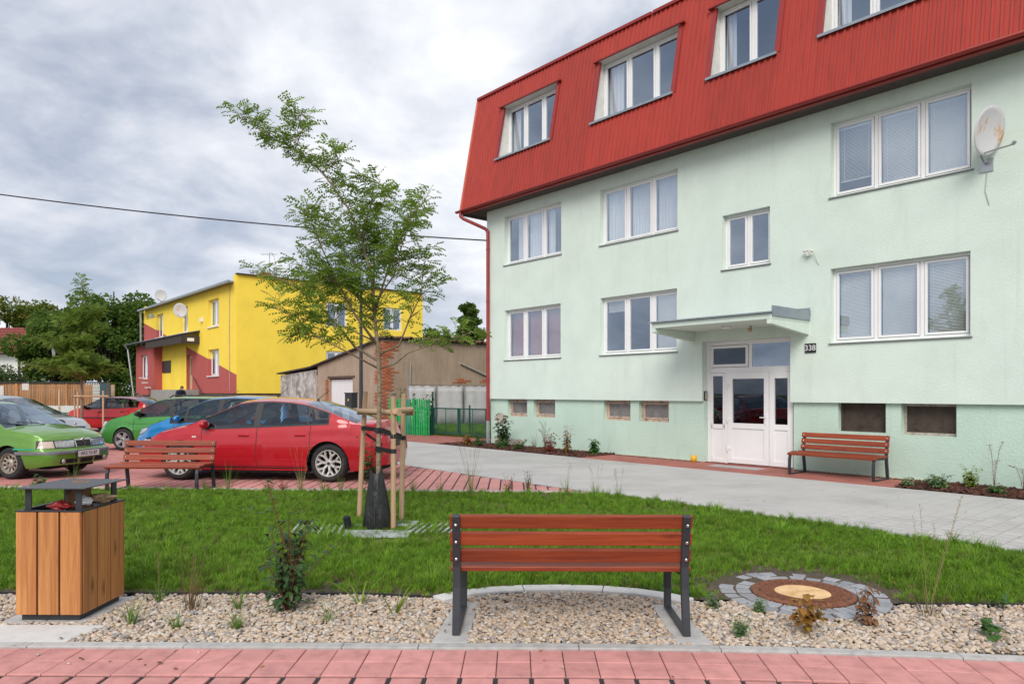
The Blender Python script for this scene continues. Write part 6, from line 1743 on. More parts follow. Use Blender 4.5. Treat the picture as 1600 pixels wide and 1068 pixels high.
def feli_d(D):
    e = D['e']
    for side in (1, -1):
        o = D['patch']('headlight', [(-.40, .575), (-.04, .575), (-.03, .70), (-.42, .70)], side, MT['lens'], .008)
        D['patch']('lamp_gasket', [(-.41, .565), (.19, .565), (.19, .712), (-.43, .712)], side, MT['black'], .003, parent=o)
        D['patch']('turn_signal', [(-.02, .575), (.16, .575), (.13, .69), (-.01, .70)], side, MT['amber'], .008)
        D['patch']('bumper_strip', [(-.80, .455), (.62, .455), (.62, .515), (-.80, .515)], side, MT['bumperplastic'], .014, n=24)
        D['patch']('green_stripe', [(.19, .545), (.66, .545), (.66, .575), (.19, .565)], side, M('turquoise_tape', (.02, .36, .22), .4), .006)
        fog(D, .50, .32, side)
        D['patch']('fog_recess', [(-.46, .28), (-.12, .28), (-.12, .36), (-.46, .36)], side, MT['under'], .004)
    g = D['patch']('grille', [(-.82, .575), (-.46, .575), (-.44, .69), (-.82, .69)], 1, MT['black'], .010); g2 = D['patch']('grille', [(-.82, .575), (-.46, .575), (-.44, .69), (-.82, .69)], -1, MT['black'], .010)
    for side in (1, -1):
        for c in ([(-.84, .695), (-.425, .695), (-.425, .722), (-.84, .722)], [(-.455, .57), (-.43, .57), (-.42, .70), (-.445, .70)], [(-.84, .555), (-.43, .555), (-.43, .573), (-.84, .573)]): D['patch']('grille_surround', c, side, D['mat'] if c[0][1] < .56 else MT['chrome'], .014)
    p = D['shape'](D['xf'], 0, .69); m_ = MB().lathe([(0, .012), (.034, .010), (.042, 0)], 20, lambda a, b, c: (p[0]+c+.014, a, .70+b)); em = m_.build('badge', MT['chrome'], e, True)
    m_ = MB().lathe([(0, .002), (.026, 0)], 16, lambda a, b, c: (p[0]+c+.0265, a, .70+b)); m_.build('badge_centre', MT['black'], em)
    m_ = MB(); m_.tube([(p[0]+.03, -.014, .69), (p[0]+.03, .012, .705)], .004, 5); m_.tube([(p[0]+.03, -.005, .70), (p[0]+.03, .014, .712)], .003, 5); m_.build('badge_wing', MT['chrome'], em)
    plate(D, 'AKS 55-87', .028, .445, w=.52, h=.115)
    D['patch']('lower_intake', [(-.84, .27), (-.52, .27), (-.52, .35), (-.84, .35)], 1, MT['under'], .006); D['patch']('lower_intake', [(-.84, .27), (-.52, .27), (-.52, .35), (-.84, .35)], -1, MT['under'], .006)
    for y in (.05, -.40):
        m_ = MB().tube([D['shape'](1.10, y, .985), D['shape'](1.02, y-.25, 1.02), D['shape'](.98, y-.50, 1.035)], .009, 6); m_.build('wiper', MT['black'], e)
    for side in (1, -1): D['patch']('tail_light', [(-.2, .7), (.15, .7), (.15, .95), (-.2, .95)], side, MT['tail'], .006, True)
    m_ = MB()
    for side in (1, -1):
        r0 = []
        for k in range(12):
            x = lerp(1.12, 1.98, k/11); y = .60-.10*(k/11); zb = D['fbelt'](x); zt = D['ftop'](x); yb = D['hwid'](x, zb)
            z = zb + (zt-zb)*(1-abs(y/yb)**3.2) + .002; r0.append((D['shape'](x, y, z), D['shape'](x, y+.006, z-.0005)))
        m_.grid([[(a[0], a[1]*side, a[2]) for a, b in r0], [(b[0], b[1]*side, b[2]) for a, b in r0]])
    m_.build('bonnet_gap', MT['seam'], D['bo'])
a5 = R(-11)
car('light_green_hatchback', feli, place((-9.23, 13.26), a5, feli), a5, 'older light green car with grey bumper strip at the picture edge', paint('light_green_car_paint', (.125, .285, .038), .3), 1.0, feli_d)

# --- silver car behind it
silv = dict(feli); silv.update(W=1.74, xf=2.15, wf=1.30, top=[(-2.2, .7), (-2.15, 1.0), (-1.9, 1.2), (-1.4, 1.42), (-.6, 1.52), (-.2, 1.53), (.1, 1.50), (.35, 1.45), (.9, 1.19), (1.30, 1.02), (1.45, .99), (1.75, .93), (2.0, .85), (2.10, .76), (2.15, .60)],
    belt=[(-2.2, .68), (-2.0, .95), (0, .93), (.9, .90), (1.4, .90), (1.8, .83), (2.05, .72), (2.15, .55)], wsT=.34, wsB=1.31, nose=sedan.get('nose', [(0, -.10), (.25, -.02), (.40, .0), (.52, -.005), (.62, -.05), (.75, -.12), (1.0, -.16)]), planf=[(0, .70), (.06, .80), (.15, .88), (.35, .95), (.7, .985), (1.2, 1.0)], rimkind='five', rimmat=MT['alloy2'], mirror=(.85, .97), mirror_mat=None)
silv.pop('mirror_mat')
def silv_d(D):
    for side in (1, -1):
        D['patch']('headlight', [(-.28, .62), (.12, .62), (.30, .76), (-.16, .74)], side, MT['lens'], .007); D['patch']('tail_light', [(-.2, .7), (.15, .7), (.15, .95), (-.2, .95)], side, MT['tail'], .006, True)
        D['patch']('grille', [(-.62, .60), (-.30, .60), (-.26, .70), (-.62, .72)], side, MT['black'], .010); D['patch']('grille_surround', [(-.62, .725), (-.25, .705), (-.25, .72), (-.62, .745)], side, MT['chrome'], .013)
    p = D['shape'](D['xf'], 0, .77); m_ = MB().lathe([(0, .010), (.036, .008), (.042, 0)], 16, lambda a, b, c: (p[0]+c+.004, a, .78+b)); m_.build('badge', MT['chrome'], D['e'], True); plate(D, '', 0, .45)
car('silver_car', silv, (-13.6, 19.2), R(-9), 'pale silver car with long sloping windscreen behind the light green one', paint('silver_car_paint', (.42, .44, .47), .6), 1.0, silv_d)
# ------------------------------------------------------------------ scattering of stuff
def scatter(name, mat_objs, pts, rots, scls, idx, label=None):
    c = bpy.data.collections.new(name + '_pieces')
    for k, me in enumerate(mat_objs):
        o = bpy.data.objects.new('%s_piece_%02d' % (name, k), me); c.objects.link(o)
    me = bpy.data.meshes.new(name); me.from_pydata([tuple(p) for p in pts], [], [])
    a = me.attributes.new('rot', 'FLOAT_VECTOR', 'POINT'); a.data.foreach_set('vector', np.array(rots, dtype=np.float32).ravel())
    a = me.attributes.new('scl', 'FLOAT_VECTOR', 'POINT'); a.data.foreach_set('vector', np.array(scls, dtype=np.float32).ravel())
    a = me.attributes.new('idx', 'INT', 'POINT'); a.data.foreach_set('value', np.array(idx, dtype=np.int32))
    o = bpy.data.objects.new(name, me); col.objects.link(o)
    ng = bpy.data.node_groups.new(name + '_nodes', 'GeometryNodeTree')
    ng.interface.new_socket('Geometry', in_out='INPUT', socket_type='NodeSocketGeometry'); ng.interface.new_socket('Geometry', in_out='OUTPUT', socket_type='NodeSocketGeometry')
    N = ng.nodes; L = ng.links
    gi = N.new('NodeGroupInput'); go = N.new('NodeGroupOutput'); ip = N.new('GeometryNodeInstanceOnPoints'); ci = N.new('GeometryNodeCollectionInfo')
    ci.inputs['Collection'].default_value = c; ci.inputs['Separate Children'].default_value = True; ci.inputs['Reset Children'].default_value = True
    ip.inputs['Pick Instance'].default_value = True
    def attr(nm, t):
        n = N.new('GeometryNodeInputNamedAttribute'); n.data_type = t; n.inputs['Name'].default_value = nm; return [s for s in n.outputs if s.enabled and s.name == 'Attribute'][0]
    m2p = N.new('GeometryNodeMeshToPoints')
    L.new(gi.outputs[0], ip.inputs['Points']); L.new(ci.outputs[0], ip.inputs['Instance'])
    e2r = N.new('FunctionNodeEulerToRotation'); L.new(attr('rot', 'FLOAT_VECTOR'), e2r.inputs[0]); L.new(e2r.outputs[0], ip.inputs['Rotation'])
    L.new(attr('scl', 'FLOAT_VECTOR'), ip.inputs['Scale']); L.new(attr('idx', 'INT'), ip.inputs['Instance Index'])
    N.remove(m2p)
    L.new(ip.outputs[0], go.inputs[0])
    md = o.modifiers.new('scatter', 'NODES'); md.node_group = ng
    o['kind'] = 'stuff'
    if label: o['label'] = label
    return o
rng = random.Random(21)
# grass
grassm = leafmat('lawn_grass', (.125, .245, .018), (.205, .375, .032), (.5, 1.5), .35, .5, (.18, .30, .034))
drym = leafmat('dry_grass', (.26, .20, .09), (.34, .27, .13), (.8, 1.2), .2, .7)
def tuft(n, h, spread, seed, w=.0022, lean=.5, segs=3):
    r = random.Random(seed); m = MB()
    for k in range(n):
        a = r.uniform(0, 6.283); d = r.uniform(0, spread)*math.sqrt(r.random()); x, y = d*math.cos(a), d*math.sin(a)
        hh = h*r.uniform(.55, 1.15); la = r.uniform(0, 6.283); le = r.uniform(.1, lean)*hh; ww = w*r.uniform(.8, 1.4); ta = r.uniform(0, 6.283)
        tx, ty = math.cos(ta)*ww, math.sin(ta)*ww; i = len(m.v)
        for s in range(segs):
            t = s/segs; cx = x + math.cos(la)*le*t*t; cy = y + math.sin(la)*le*t*t; k2 = (1-t*.6)
            m.v += [(cx-tx*k2, cy-ty*k2, hh*t*(1-.15*t)), (cx+tx*k2, cy+ty*k2, hh*t*(1-.15*t))]
        m.v.append((x+math.cos(la)*le, y+math.sin(la)*le, hh*.85))
        for s in range(segs-1): m.f.append((i+2*s, i+2*s+1, i+2*s+3, i+2*s+2))
        m.f.append((i+2*segs-2, i+2*segs-1, i+2*segs))
    return m
tm_ = [tuft(22, .085, .050, k, .0023, .75).mesh('tuft', grassm) for k in range(6)] + [tuft(12, .07, .05, 30, .002, .9).mesh('tuft', drym), tuft(14, .15, .05, 41, .0026, .7).mesh('tuft', grassm), tuft(26, .035, .06, 42, .006, .9).mesh('tuft', leafmat('clover_leaf', (.055, .14, .03), (.09, .20, .045), (.7, 1.2), .3))]
pts, rots, scls, idx = [], [], [], []
N_ = 0
for k in range(118000):
    y = rng.uniform(5.25, 12.0); x = rng.uniform(-.75*y-2.4, min(6.8, .75*y+2.0))
    if rng.random() > (1 if y < 7 else .8 if y < 9 else .55): continue
    if not pip(x, y, lawn_poly): continue
    dm = math.hypot(x-MH[0], y-MH[1])
    if dm < .67: continue
    bare = mnoise.noise(Vector((x*.9, y*.9, 3.3))) + .5*mnoise.noise(Vector((x*2.3, y*2.3, 7.7)))
    edge_d = 0
    for q in range(len(lawn_near)-1):
        ax, ay = lawn_near[q]; bx_, by_ = lawn_near[q+1]
        if ax <= x <= bx_: edge_d = y - lerp(ay, by_, (x-ax)/(bx_-ax))
    lowz = 0
    if x > 1.2 and dm < 1.05: lowz = (1.05-dm)/.42
    if 0 <= edge_d < .14: lowz = max(lowz, (1-edge_d/.14)*.9)
    if rng.random() < lowz*.85: continue
    if bare > .55 and rng.random() < .5: continue
    s = rng.uniform(.6, 1.05)*(1 + .40*mnoise.noise(Vector((x*1.3, y*1.3, 0))) + .5*mnoise.noise(Vector((x*5, y*5, 4))))*(1-.5*min(1, lowz))
    pts.append((x, y, .008)); rots.append((rng.uniform(-.15, .15), rng.uniform(-.15, .15), rng.uniform(0, 6.283))); scls.append((s, s, s*rng.uniform(.8, 1.2)))
    idx.append(6 if rng.random() < (.22 if lowz > .2 or bare > .4 else .045) else 7 if rng.random() < .05 else 8 if bare < -.42 and rng.random() < .5 else rng.randrange(6))
print('grass tufts', len(pts))
scatter('lawn_grass', tm_, pts, rots, scls, idx)
# yard grass behind the gate + verge
pts, rots, scls, idx = [], [], [], []
for k in range(2600):
    x, y = rng.uniform(-4.6, 2.5), rng.uniform(24.2, 33.5)
    if not pip(x, y, yd): continue
    s = rng.uniform(1.6, 3.2); pts.append((x, y, .02)); rots.append((0, 0, rng.uniform(0, 6.28))); scls.append((s, s, s)); idx.append(rng.randrange(6))
scatter('yard_grass', tm_, pts, rots, scls, idx)

# pebbles
pebm, nt, b = newmat('river_pebble')
oi = nd(nt, 'ShaderNodeObjectInfo')
pc = ramp2(nt, oi.outputs['Random'], [(0, (.30, .215, .14)), (.14, (.52, .40, .28)), (.3, (.60, .50, .39)), (.45, (.44, .30, .20)), (.58, (.60, .55, .48)), (.72, (.50, .36, .26)), (.82, (.30, .27, .25)), (.9, (.17, .175, .19)), (1, (.66, .62, .56))])
pc = mixc(nt, .22, pc, ramp2(nt, noise_fac(nt, 60, 4, .6), [(.35, (.25, .19, .14)), (.65, (.68, .60, .50))]))
nt.links.new(pc, b.inputs['Base Color']); b.inputs['Roughness'].default_value = .75
pebs = []
for k in range(7):
    bm = bmesh.new(); bmesh.ops.create_icosphere(bm, subdivisions=2, radius=1)
    sx_, sy_, sz_ = 1, rng.uniform(.65, .95), rng.uniform(.45, .7)
    for v_ in bm.verts:
        f_ = 1 + .28*mnoise.noise(v_.co*1.1 + Vector((k*5, 0, 0))); v_.co = Vector((v_.co.x*sx_*f_, v_.co.y*sy_*f_, v_.co.z*sz_*f_))
    me = bpy.data.meshes.new('pebble'); bm.to_mesh(me); bm.free(); me.materials.append(pebm); me.polygons.foreach_set('use_smooth', [True]*len(me.polygons)); pebs.append(me)
pads = [[(-.515, 4.585), (-.285, 4.585), (-.255, 5.46), (-.43, 5.46)], [(1.05, 4.565), (1.28, 4.555), (1.235, 5.40), (1.05, 5.40)], [(-3.56, 4.98), (-2.95, 4.98), (-2.93, 5.62), (-3.6, 5.62)], [(-4.3, 4.60), (-2.86, 4.585), (-2.78, 4.92), (-4.3, 4.94)]]
pts, rots, scls, idx = [], [], [], []
def near_y(x):
    for q in range(len(lawn_near)-1):
        if lawn_near[q][0] <= x <= lawn_near[q+1][0]: return lerp(lawn_near[q][1], lawn_near[q+1][1], (x-lawn_near[q][0])/(lawn_near[q+1][0]-lawn_near[q][0]))
    return 5.4
def in_kerb_arc(x, y):
    for q in range(len(arc)-1):
        (ax, ay), (bx_, by_) = arc[q], arc[q+1]
        d = Vector((bx_-ax, by_-ay)); t = ((x-ax)*d[0]+(y-ay)*d[1])/d.length_squared
        if -.02 <= t <= 1.02:
            s = (-(x-ax)*d[1]+(y-ay)*d[0])/d.length
            if -.012 < s < .6: return True
    return False
for layer in range(2):
    for k in range(39000 if layer == 0 else 30000):
        y = rng.uniform(4.45, 5.9); x = rng.uniform(-.78*y-2.2, .78*y+2.0)
        if y < kerb_y(x)+.098 or y > near_y(x)-.025: continue
        if math.hypot(x-MH[0], y-MH[1]) < .645: continue
        if any(pip(x, y, p) for p in pads): continue
        if in_kerb_arc(x, y): continue
        if -.55 < x < 1.35 and y > 5.44 and in_kerb_arc(x, y-.0): continue
        s = rng.choice((rng.uniform(.008, .014), rng.uniform(.010, .019), rng.uniform(.014, .024)))*(1.0 if rng.random() > .05 else 1.25)
        z = (-.012 if layer == 0 else .004) + rng.uniform(0, .008)
        pts.append((x, y, z)); rots.append((rng.uniform(-.5, .5), rng.uniform(-.5, .5), rng.uniform(0, 6.283))); scls.append((s, s, s)); idx.append(rng.randrange(7))
# back strip: smaller count
for k in range(9000):
    x = rng.uniform(-10.8, 1.5); yl = float(np.interp(x, [p[0] for p in reversed(lawn_far)], [p[1] for p in reversed(lawn_far)])); y = rng.uniform(yl, Yp(x)-.09)
    if y < yl + .01: continue
    s = rng.uniform(.012, .022); pts.append((x, y, rng.uniform(-.01, .008))); rots.append((rng.uniform(-.5, .5), rng.uniform(-.5, .5), rng.uniform(0, 6.283))); scls.append((s, s, s)); idx.append(rng.randrange(7))
# drip strip along the wall
for k in range(3500):
    s_ = rng.uniform(-2.6, 4.6)
    if -.02 < s_ < 2.17: continue
    p = B(s_, rng.uniform(-.08, -.0)); s = rng.uniform(.008, .018); pts.append((p[0], p[1], .014+rng.uniform(0, .012))); rots.append((rng.uniform(-.5, .5), rng.uniform(-.5, .5), rng.uniform(0, 6.283))); scls.append((s, s, s)); idx.append(rng.randrange(7))
# strays on the path
print('pebbles', len(pts))
scatter('pebble_gravel', pebs, pts, rots, scls, idx)
for k, (x, d_) in enumerate(((-2.62, .27), (-2.10, .05), (-1.93, .085), (-2.9, .13), (.3, .3))):
    p = kmap(x, d_); o = inst(pebs[k], 'stray_pebble', None, (p[0], p[1], .006), (0, 0, k), (.011,)*3)
    tag(o, ['single cream pebble lying on the front pavers below the grass tufts', 'dark pebble on the front kerb stone', 'pale pebble lying beside the kerb on the front pavers', 'tiny stone on a front paver near the litter bin', 'tiny stone on a front paver below the bench'][k], 'pebble')
# fallen leaves
fl_ = []
for k in range(3):
    m = MB(); leaf_q = [(0, 0, 0), (.012, .008, .003), (.022, .009, .001), (.034, 0, .005), (.022, -.009, .002), (.012, -.008, .004)]; m.v += leaf_q; m.f.append((0, 1, 2, 3, 4, 5)); fl_.append(m.mesh('fallen_leaf', leafmat('fallen_leaf_%d' % k, [(.20, .10, .04), (.30, .20, .05), (.13, .07, .04)][k], [(.28, .14, .06), (.38, .27, .08), (.18, .10, .05)][k], None, .15, .8)))
pts, rots, scls, idx = [], [], [], []
for k in range(420):
    y = rng.uniform(4.0, 12); x = rng.uniform(-.72*y, .72*y)
    if y > 5.6 and not pip(x, y, lawn_poly) and rng.random() < .6: continue
    if y < kerb_y(x)+.1 and rng.random() < .6: continue
    z = .05 if pip(x, y, lawn_poly) else .022 if y > kerb_y(x)+.1 else .006
    s = rng.uniform(.6, 1.3); pts.append((x, y, z)); rots.append((rng.uniform(-.3, .3), rng.uniform(-.3, .3), rng.uniform(0, 6.28))); scls.append((s, s, s)); idx.append(rng.randrange(3))
scatter('fallen_leaves', fl_, pts, rots, scls, idx)
# mulch
mulm = M('bark_mulch', (.085, .032, .020), .9, .35, 12, rnd=(.5, 1.6)); chips = []
for k in range(4):
    r = random.Random(k); chips.append(MB().box(-.035, .035, -.012, .012, -.005, .005).mesh('chip', mulm))
pts, rots, scls, idx = [], [], [], []
for k in range(9000):
    s_ = rng.uniform(-8.7, -2.6) if k % 2 else rng.uniform(4.62, 10.5); p = B(s_, rng.uniform(-1.33, -.03))
    s = rng.uniform(.5, 1.5); pts.append((p[0], p[1], rng.uniform(.005, .035))); rots.append((rng.uniform(-.6, .6), rng.uniform(-.6, .6), rng.uniform(0, 6.28))); scls.append((s, s*rng.uniform(.7, 1.6), s)); idx.append(rng.randrange(4))
scatter('bark_mulch', chips, pts, rots, scls, idx)

# ------------------------------------------------------------------ individual plants
def blade(m, p, d, L_, w, droop, segs=6, tw=0):
    p = Vector(p); d = Vector(d).normalized(); side = d.cross(Vector((0, 0, 1)))
    if side.length < .05: side = Vector((math.cos(tw), math.sin(tw), 0))
    side.normalize(); i = len(m.v); pos = p
    for s in range(segs+1):
        t = s/segs; ww = w*(1-t)**.6*(1 if t > .05 else .7)
        m.v += [tuple(pos-side*ww), tuple(pos+side*ww)]
        pos = pos + d*(L_/segs); d = (d + Vector((0, 0, -droop/segs))).normalized()
    for s in range(segs): m.f.append((i+2*s, i+2*s+1, i+2*s+3, i+2*s+2))
def grass_plant(loc, h, n, spread, mat, label, seed, w=.003, droop=.9, cat='grass', lean=.45, stalks=0, name='ornamental_grass', smat=None):
    r = random.Random(seed); e = empty(name, (loc[0], loc[1], .0)); tag(e, label, cat)
    m = MB()
    for k in range(n):
        a = r.uniform(0, 6.283); le = r.uniform(.05, lean)*1.6; d = (math.cos(a)*le, math.sin(a)*le, 1)
        blade(m, (math.cos(a)*spread*r.random()*.4, math.sin(a)*spread*r.random()*.4, 0), d, h*r.uniform(.5, 1.15), w*r.uniform(.7, 1.3), droop*r.uniform(.3, 1.3), tw=r.uniform(0, 6))
    m.build('blades', mat, e)
    if stalks:
        m = MB()
        for k in range(stalks):
            a = r.uniform(0, 6.283); L_ = h*r.uniform(1.3, 1.9); q = Vector((math.cos(a)*L_*.25, math.sin(a)*L_*.25, L_))
            m.tube([(0, 0, 0), tuple(q*.5 + Vector((0, 0, .02))), tuple(q)], [.0016, .0012, .0008], 4, False)
            for j in range(8):
                t = .78+.028*j; m.bar(q*t, q*t+Vector((r.uniform(-.02, .02), r.uniform(-.02, .02), .015)), .002, .002)
        m.build('stalks', smat or drym, e)
    return e
def leaf_quad(m, p, d, L_, w, up=Vector((0, 0, 1)), fold=.25):
    d = Vector(d).normalized(); s = d.cross(up)
    if s.length < .05: s = Vector((1, 0, 0))
    s.normalize(); n = s.cross(d); p = Vector(p); i = len(m.v)
    m.v += [tuple(p), tuple(p + d*L_*.35 + s*w + n*w*fold), tuple(p + d*L_*.72 + s*w*.75 + n*w*fold*.6 - Vector((0, 0, L_*.08))), tuple(p + d*L_ - Vector((0, 0, L_*.2))), tuple(p + d*L_*.72 - s*w*.75 + n*w*fold*.6 - Vector((0, 0, L_*.08))), tuple(p + d*L_*.35 - s*w + n*w*fold), tuple(p + d*L_*.5 - Vector((0, 0, L_*.02)))]
    m.f += [(i, i+1, i+6), (i+1, i+2, i+6), (i+2, i+3, i+6), (i+3, i+4, i+6), (i+4, i+5, i+6), (i+5, i, i+6)]
def shrub(name, loc, h, width, nst, nleaf, leafsz, mat, label, seed, stem_mat=None, droop=.3, bare=.15, cat='shrub', twigs=4, lean=.5, aspect=.42):
    r = random.Random(seed); e = empty(name, (loc[0], loc[1], loc[2] if len(loc) > 2 else 0)); tag(e, label, cat)
    st = MB(); lv = MB()
    for k in range(nst):
        a = r.uniform(0, 6.283); L_ = h*r.uniform(.55, 1.05) if k else h; le = r.uniform(.1, 1)*width if k else .1*width
        tip = Vector((math.cos(a)*le, math.sin(a)*le, L_)); mid = tip*.5 + Vector((r.uniform(-.02, .02), r.uniform(-.02, .02), .04*h))
        P = [Vector((r.uniform(-.01, .01), r.uniform(-.01, .01), 0)), mid*.6, mid, tip]
        st.tube(P, [.006*h+.002, .005*h+.0015, .0035*h+.001, .001], 5, False)
        cuts = []
        for q in range(nleaf):
            t = bare + (1-bare)*(q+r.random())/nleaf; seg = min(2, int(t*3)); lp_ = P[seg].lerp(P[seg+1], t*3-seg)
            b = r.uniform(0, 6.283); off = Vector((math.cos(b), math.sin(b), r.uniform(-.2, .6))); tl = r.uniform(.1, 1)*width*.55*(1-.6*t)*(1 if twigs else .02)
            ep = lp_ + off*tl
            if twigs and tl > .03: st.tube([lp_, ep], [.0016, .0008], 4, False)
            for z in range(max(1, twigs)):
                c = lp_.lerp(ep, (z+1)/max(1, twigs)); b2 = b + r.uniform(-1.3, 1.3)
                leaf_quad(lv, c, (math.cos(b2), math.sin(b2), r.uniform(-.5, .5)-droop*.5), leafsz*r.uniform(.7, 1.25), leafsz*aspect*r.uniform(.8, 1.2))
    st.build('stems', stem_mat or MT['darkbark'], e, True)
    lv.build('leaves', mat, e); return e
G1 = leafmat('fresh_green_blade', (.10, .20, .03), (.17, .29, .05), None, .3)
G2 = leafmat('daylily_blade', (.15, .25, .02), (.30, .36, .04), None, .3)
G3 = leafmat('rusty_grass_blade', (.12, .10, .04), (.20, .10, .055), None, .25)
G4 = leafmat('grey_green_leaf', (.11, .19, .075), (.19, .29, .12), None, .25)
D1 = leafmat('dark_glossy_leaf', (.030, .068, .022), (.065, .125, .038), None, .15, .38)
D2 = leafmat('mid_green_leaf', (.045, .11, .022), (.09, .19, .045), None, .25, .5)
A1 = leafmat('autumn_leaf', (.30, .11, .025), (.25, .22, .035), None, .25)
A2 = leafmat('dead_brown_leaf', (.15, .07, .035), (.27, .14, .07), None, .15, .8)
A3 = leafmat('red_leaf', (.22, .025, .018), (.30, .07, .03), None, .2)
A4 = leafmat('yellow_flower_heads', (.35, .27, .06), (.45, .37, .15), None, .2)
rst = M('red_stem', (.14, .03, .025), .8, .2, 9)
shrub('dark_shrub', (-1.65, 5.26), .66, .28, 20, 12, .066, D1, 'dark glossy leaved shrub in the gravel before the young tree', 3, rst, .5, .10, twigs=2, aspect=.27)
m_e = [o for o in bpy.data.objects if o.name == 'dark_shrub'][0]
m = MB(); m.tube([(-.02, 0, .5), (-.10, .01, .78), (-.155, .02, .95)], [.005, .004, .002], 5); m.tube([(.03, 0, .2), (.16, .03, .28), (.30, .05, .46)], [.004, .003, .002], 5); m.build('long_shoot', rst, m_e)
m = MB(); rl = random.Random(8)
for p in ((-.155, .02, .95), (-.11, .01, .82), (-.13, .0, .74), (-.2, .0, .72), (.30, .05, .46), (.27, .05, .42), (-.28, .02, .76), (.06, .0, .72)):
    for k in range(4):
        b = rl.uniform(0, 6.28); leaf_quad(m, p, (math.cos(b), math.sin(b), rl.uniform(-.3, .5)), .055, .014)
m.build('shoot_leaves', D1, m_e)
grass_plant((-2.36, 5.26), .50, 46, .16, G3, 'rusty brown upright grass clump between the litter bin and dark shrub', 4, .0022, .25, lean=.32)
for n_, (x, y, h_, lb, c_) in enumerate((
    (-2.64, 4.97, .20, 'bright green grass tuft in the gravel closest to the litter bin', 60), (-2.72, 5.53, .20, 'green grass tuft at the lawn edge right behind the litter bin', 44),
    (-2.02, 5.28, .24, 'tall thin green grass tuft in the gravel left of the dark shrub', 40), (-1.87, 4.87, .16, 'wide low grass tuft near the kerb below the dark shrub', 50), (-2.28, 4.87, .15, 'narrow little grass tuft near the kerb between two larger tufts', 34), (-1.28, 5.01, .23, 'thin grass tuft right of the dark shrub in the gravel', 26))):
    grass_plant((x, y), h_, c_, .09, G1, lb, 40+n_, .0026, 1.0, lean=.55, stalks=2 if n_ in (1, 2) else 0)
grass_plant((-1.14, 5.42), .36, 13, .05, G2, 'yellow green daylily with arching leaves beside the lawn edge', 51, .0085, 1.1, 'daylily', .6, name='daylily')
grass_plant((-.85, 5.18), .34, 10, .05, G2, 'small daylily with upright leaves just left of the foreground bench', 52, .0085, .8, 'daylily', .5, name='daylily')
for n_, (x, y, h_, lb) in enumerate(((1.49, 5.33, .12, 'small grey green herb by the lawn edge beside the bench'), (1.80, 5.21, .12, 'small grey green herb at the edge of the granite setts'), (1.50, 4.71, .15, 'bushy little green herb near the kerb right of the bench'))):
    shrub('herb', (x, y), h_, .07, 16, 9, .024, G4, lb, 60+n_, G4, .1, .05, 'herb', 1)
shrub('autumn_shrub', (1.99, 4.77), .27, .20, 6, 8, .055, A1, 'small shrub with orange and yellow leaves before the manhole', 70, rst, .3, .4, twigs=2)
shrub('withered_shrub', (2.44, 4.92), .30, .11, 8, 9, .045, A2, 'withered brown shrub with dead curled leaves beside the manhole', 71, None, .9, .1, twigs=1)
grass_plant((2.99, 5.15), .48, 26, .22, G3, 'tall sparse twiggy plant in the gravel right of the manhole', 72, .0024, .15, 'plant', .55, stalks=7, name='twiggy_plant')
shrub('hydrangea_sprig', (3.14, 4.70), .15, .09, 4, 4, .075, D2, 'small broad leaved sprig near the kerb at the far right', 73, None, .2, .35, 'plant', 1)
shrub('hydrangea_sprig', (3.62, 5.30), .12, .08, 4, 4, .05, D2, 'tiny broad leaved sprig at the lawn edge on the right', 74, None, .2, .3, 'plant', 1)
shrub('rose_bush', (-2.25, 11.58), .95, .32, 13, 12, .05, D2, 'leafy rose bush behind the watering bag beside the red sedan', 75, rst, .2, .1, twigs=3)
for n_, (x, y, h_, lb, mt) in enumerate(((-3.97, 11.68, .22, 'low orange-red perennial by the parking kerb near the back bench', A1), (-3.72, 11.62, .18, 'low dark red perennial by the parking kerb beside the orange one', A3), (-.07, 11.49, .30, 'reddish seedheaded perennial at the pavement end of the lawn strip', A3), (.26, 11.55, .34, 'bushier brown green perennial where lawn meets grey pavement', D2))):
    shrub('perennial', (x, y), h_, .14, 10, 8, .03, mt, lb, 80+n_, None, .1, .1, 'plant', 1)
for n_, (x, y, h_, lb, st) in enumerate(((-4.6, 11.62, .50, 'tall thin green reed like grass by the kerb before the red sedan door', 0), (-3.41, 11.56, .42, 'pale straw coloured grass before the sedan rear wheel', 6), (-3.05, 11.56, .24, 'small green tuft right of the straw coloured grass', 0), (-2.75, 11.5, .30, 'small green tuft just left of the rose bush', 2), (-1.60, 11.56, .26, 'yellow green tuft right of the tree stakes by the kerb', 3), (-1.15, 11.45, .2, 'low tuft by the kerb between the stakes and the tall seed grass', 3), (-.65, 11.30, .55, 'tall seeding grass by the kerb in front of the striped red paving', 9), (.87, 11.36, .26, 'small seeding tuft at the tip of the red paving', 3), (1.28, 11.05, .28, 'small green tuft on the lawn corner by the grey pavement', 4), (1.62, 10.85, .26, 'last small seeding tuft on the lawn edge by the pavement', 4), (-7.2, 11.75, .45, 'tall grass by the kerb before the light green car', 4), (-5.0, 11.68, .24, 'low tuft by the kerb right behind the back bench', 0))):
    grass_plant((x, y), h_, 30, .08, G1 if n_ not in (1,) else leafmat('straw_blade', (.30, .25, .12), (.38, .32, .16), None, .2), lb, 90+n_, .0032, .6, lean=.4, stalks=st)
shrub('perennial', (-7.75, 11.72), .28, .2, 6, 5, .10, D2, 'broad leaved perennial before the light green car', 110, None, .4, .2, 'plant', 1)
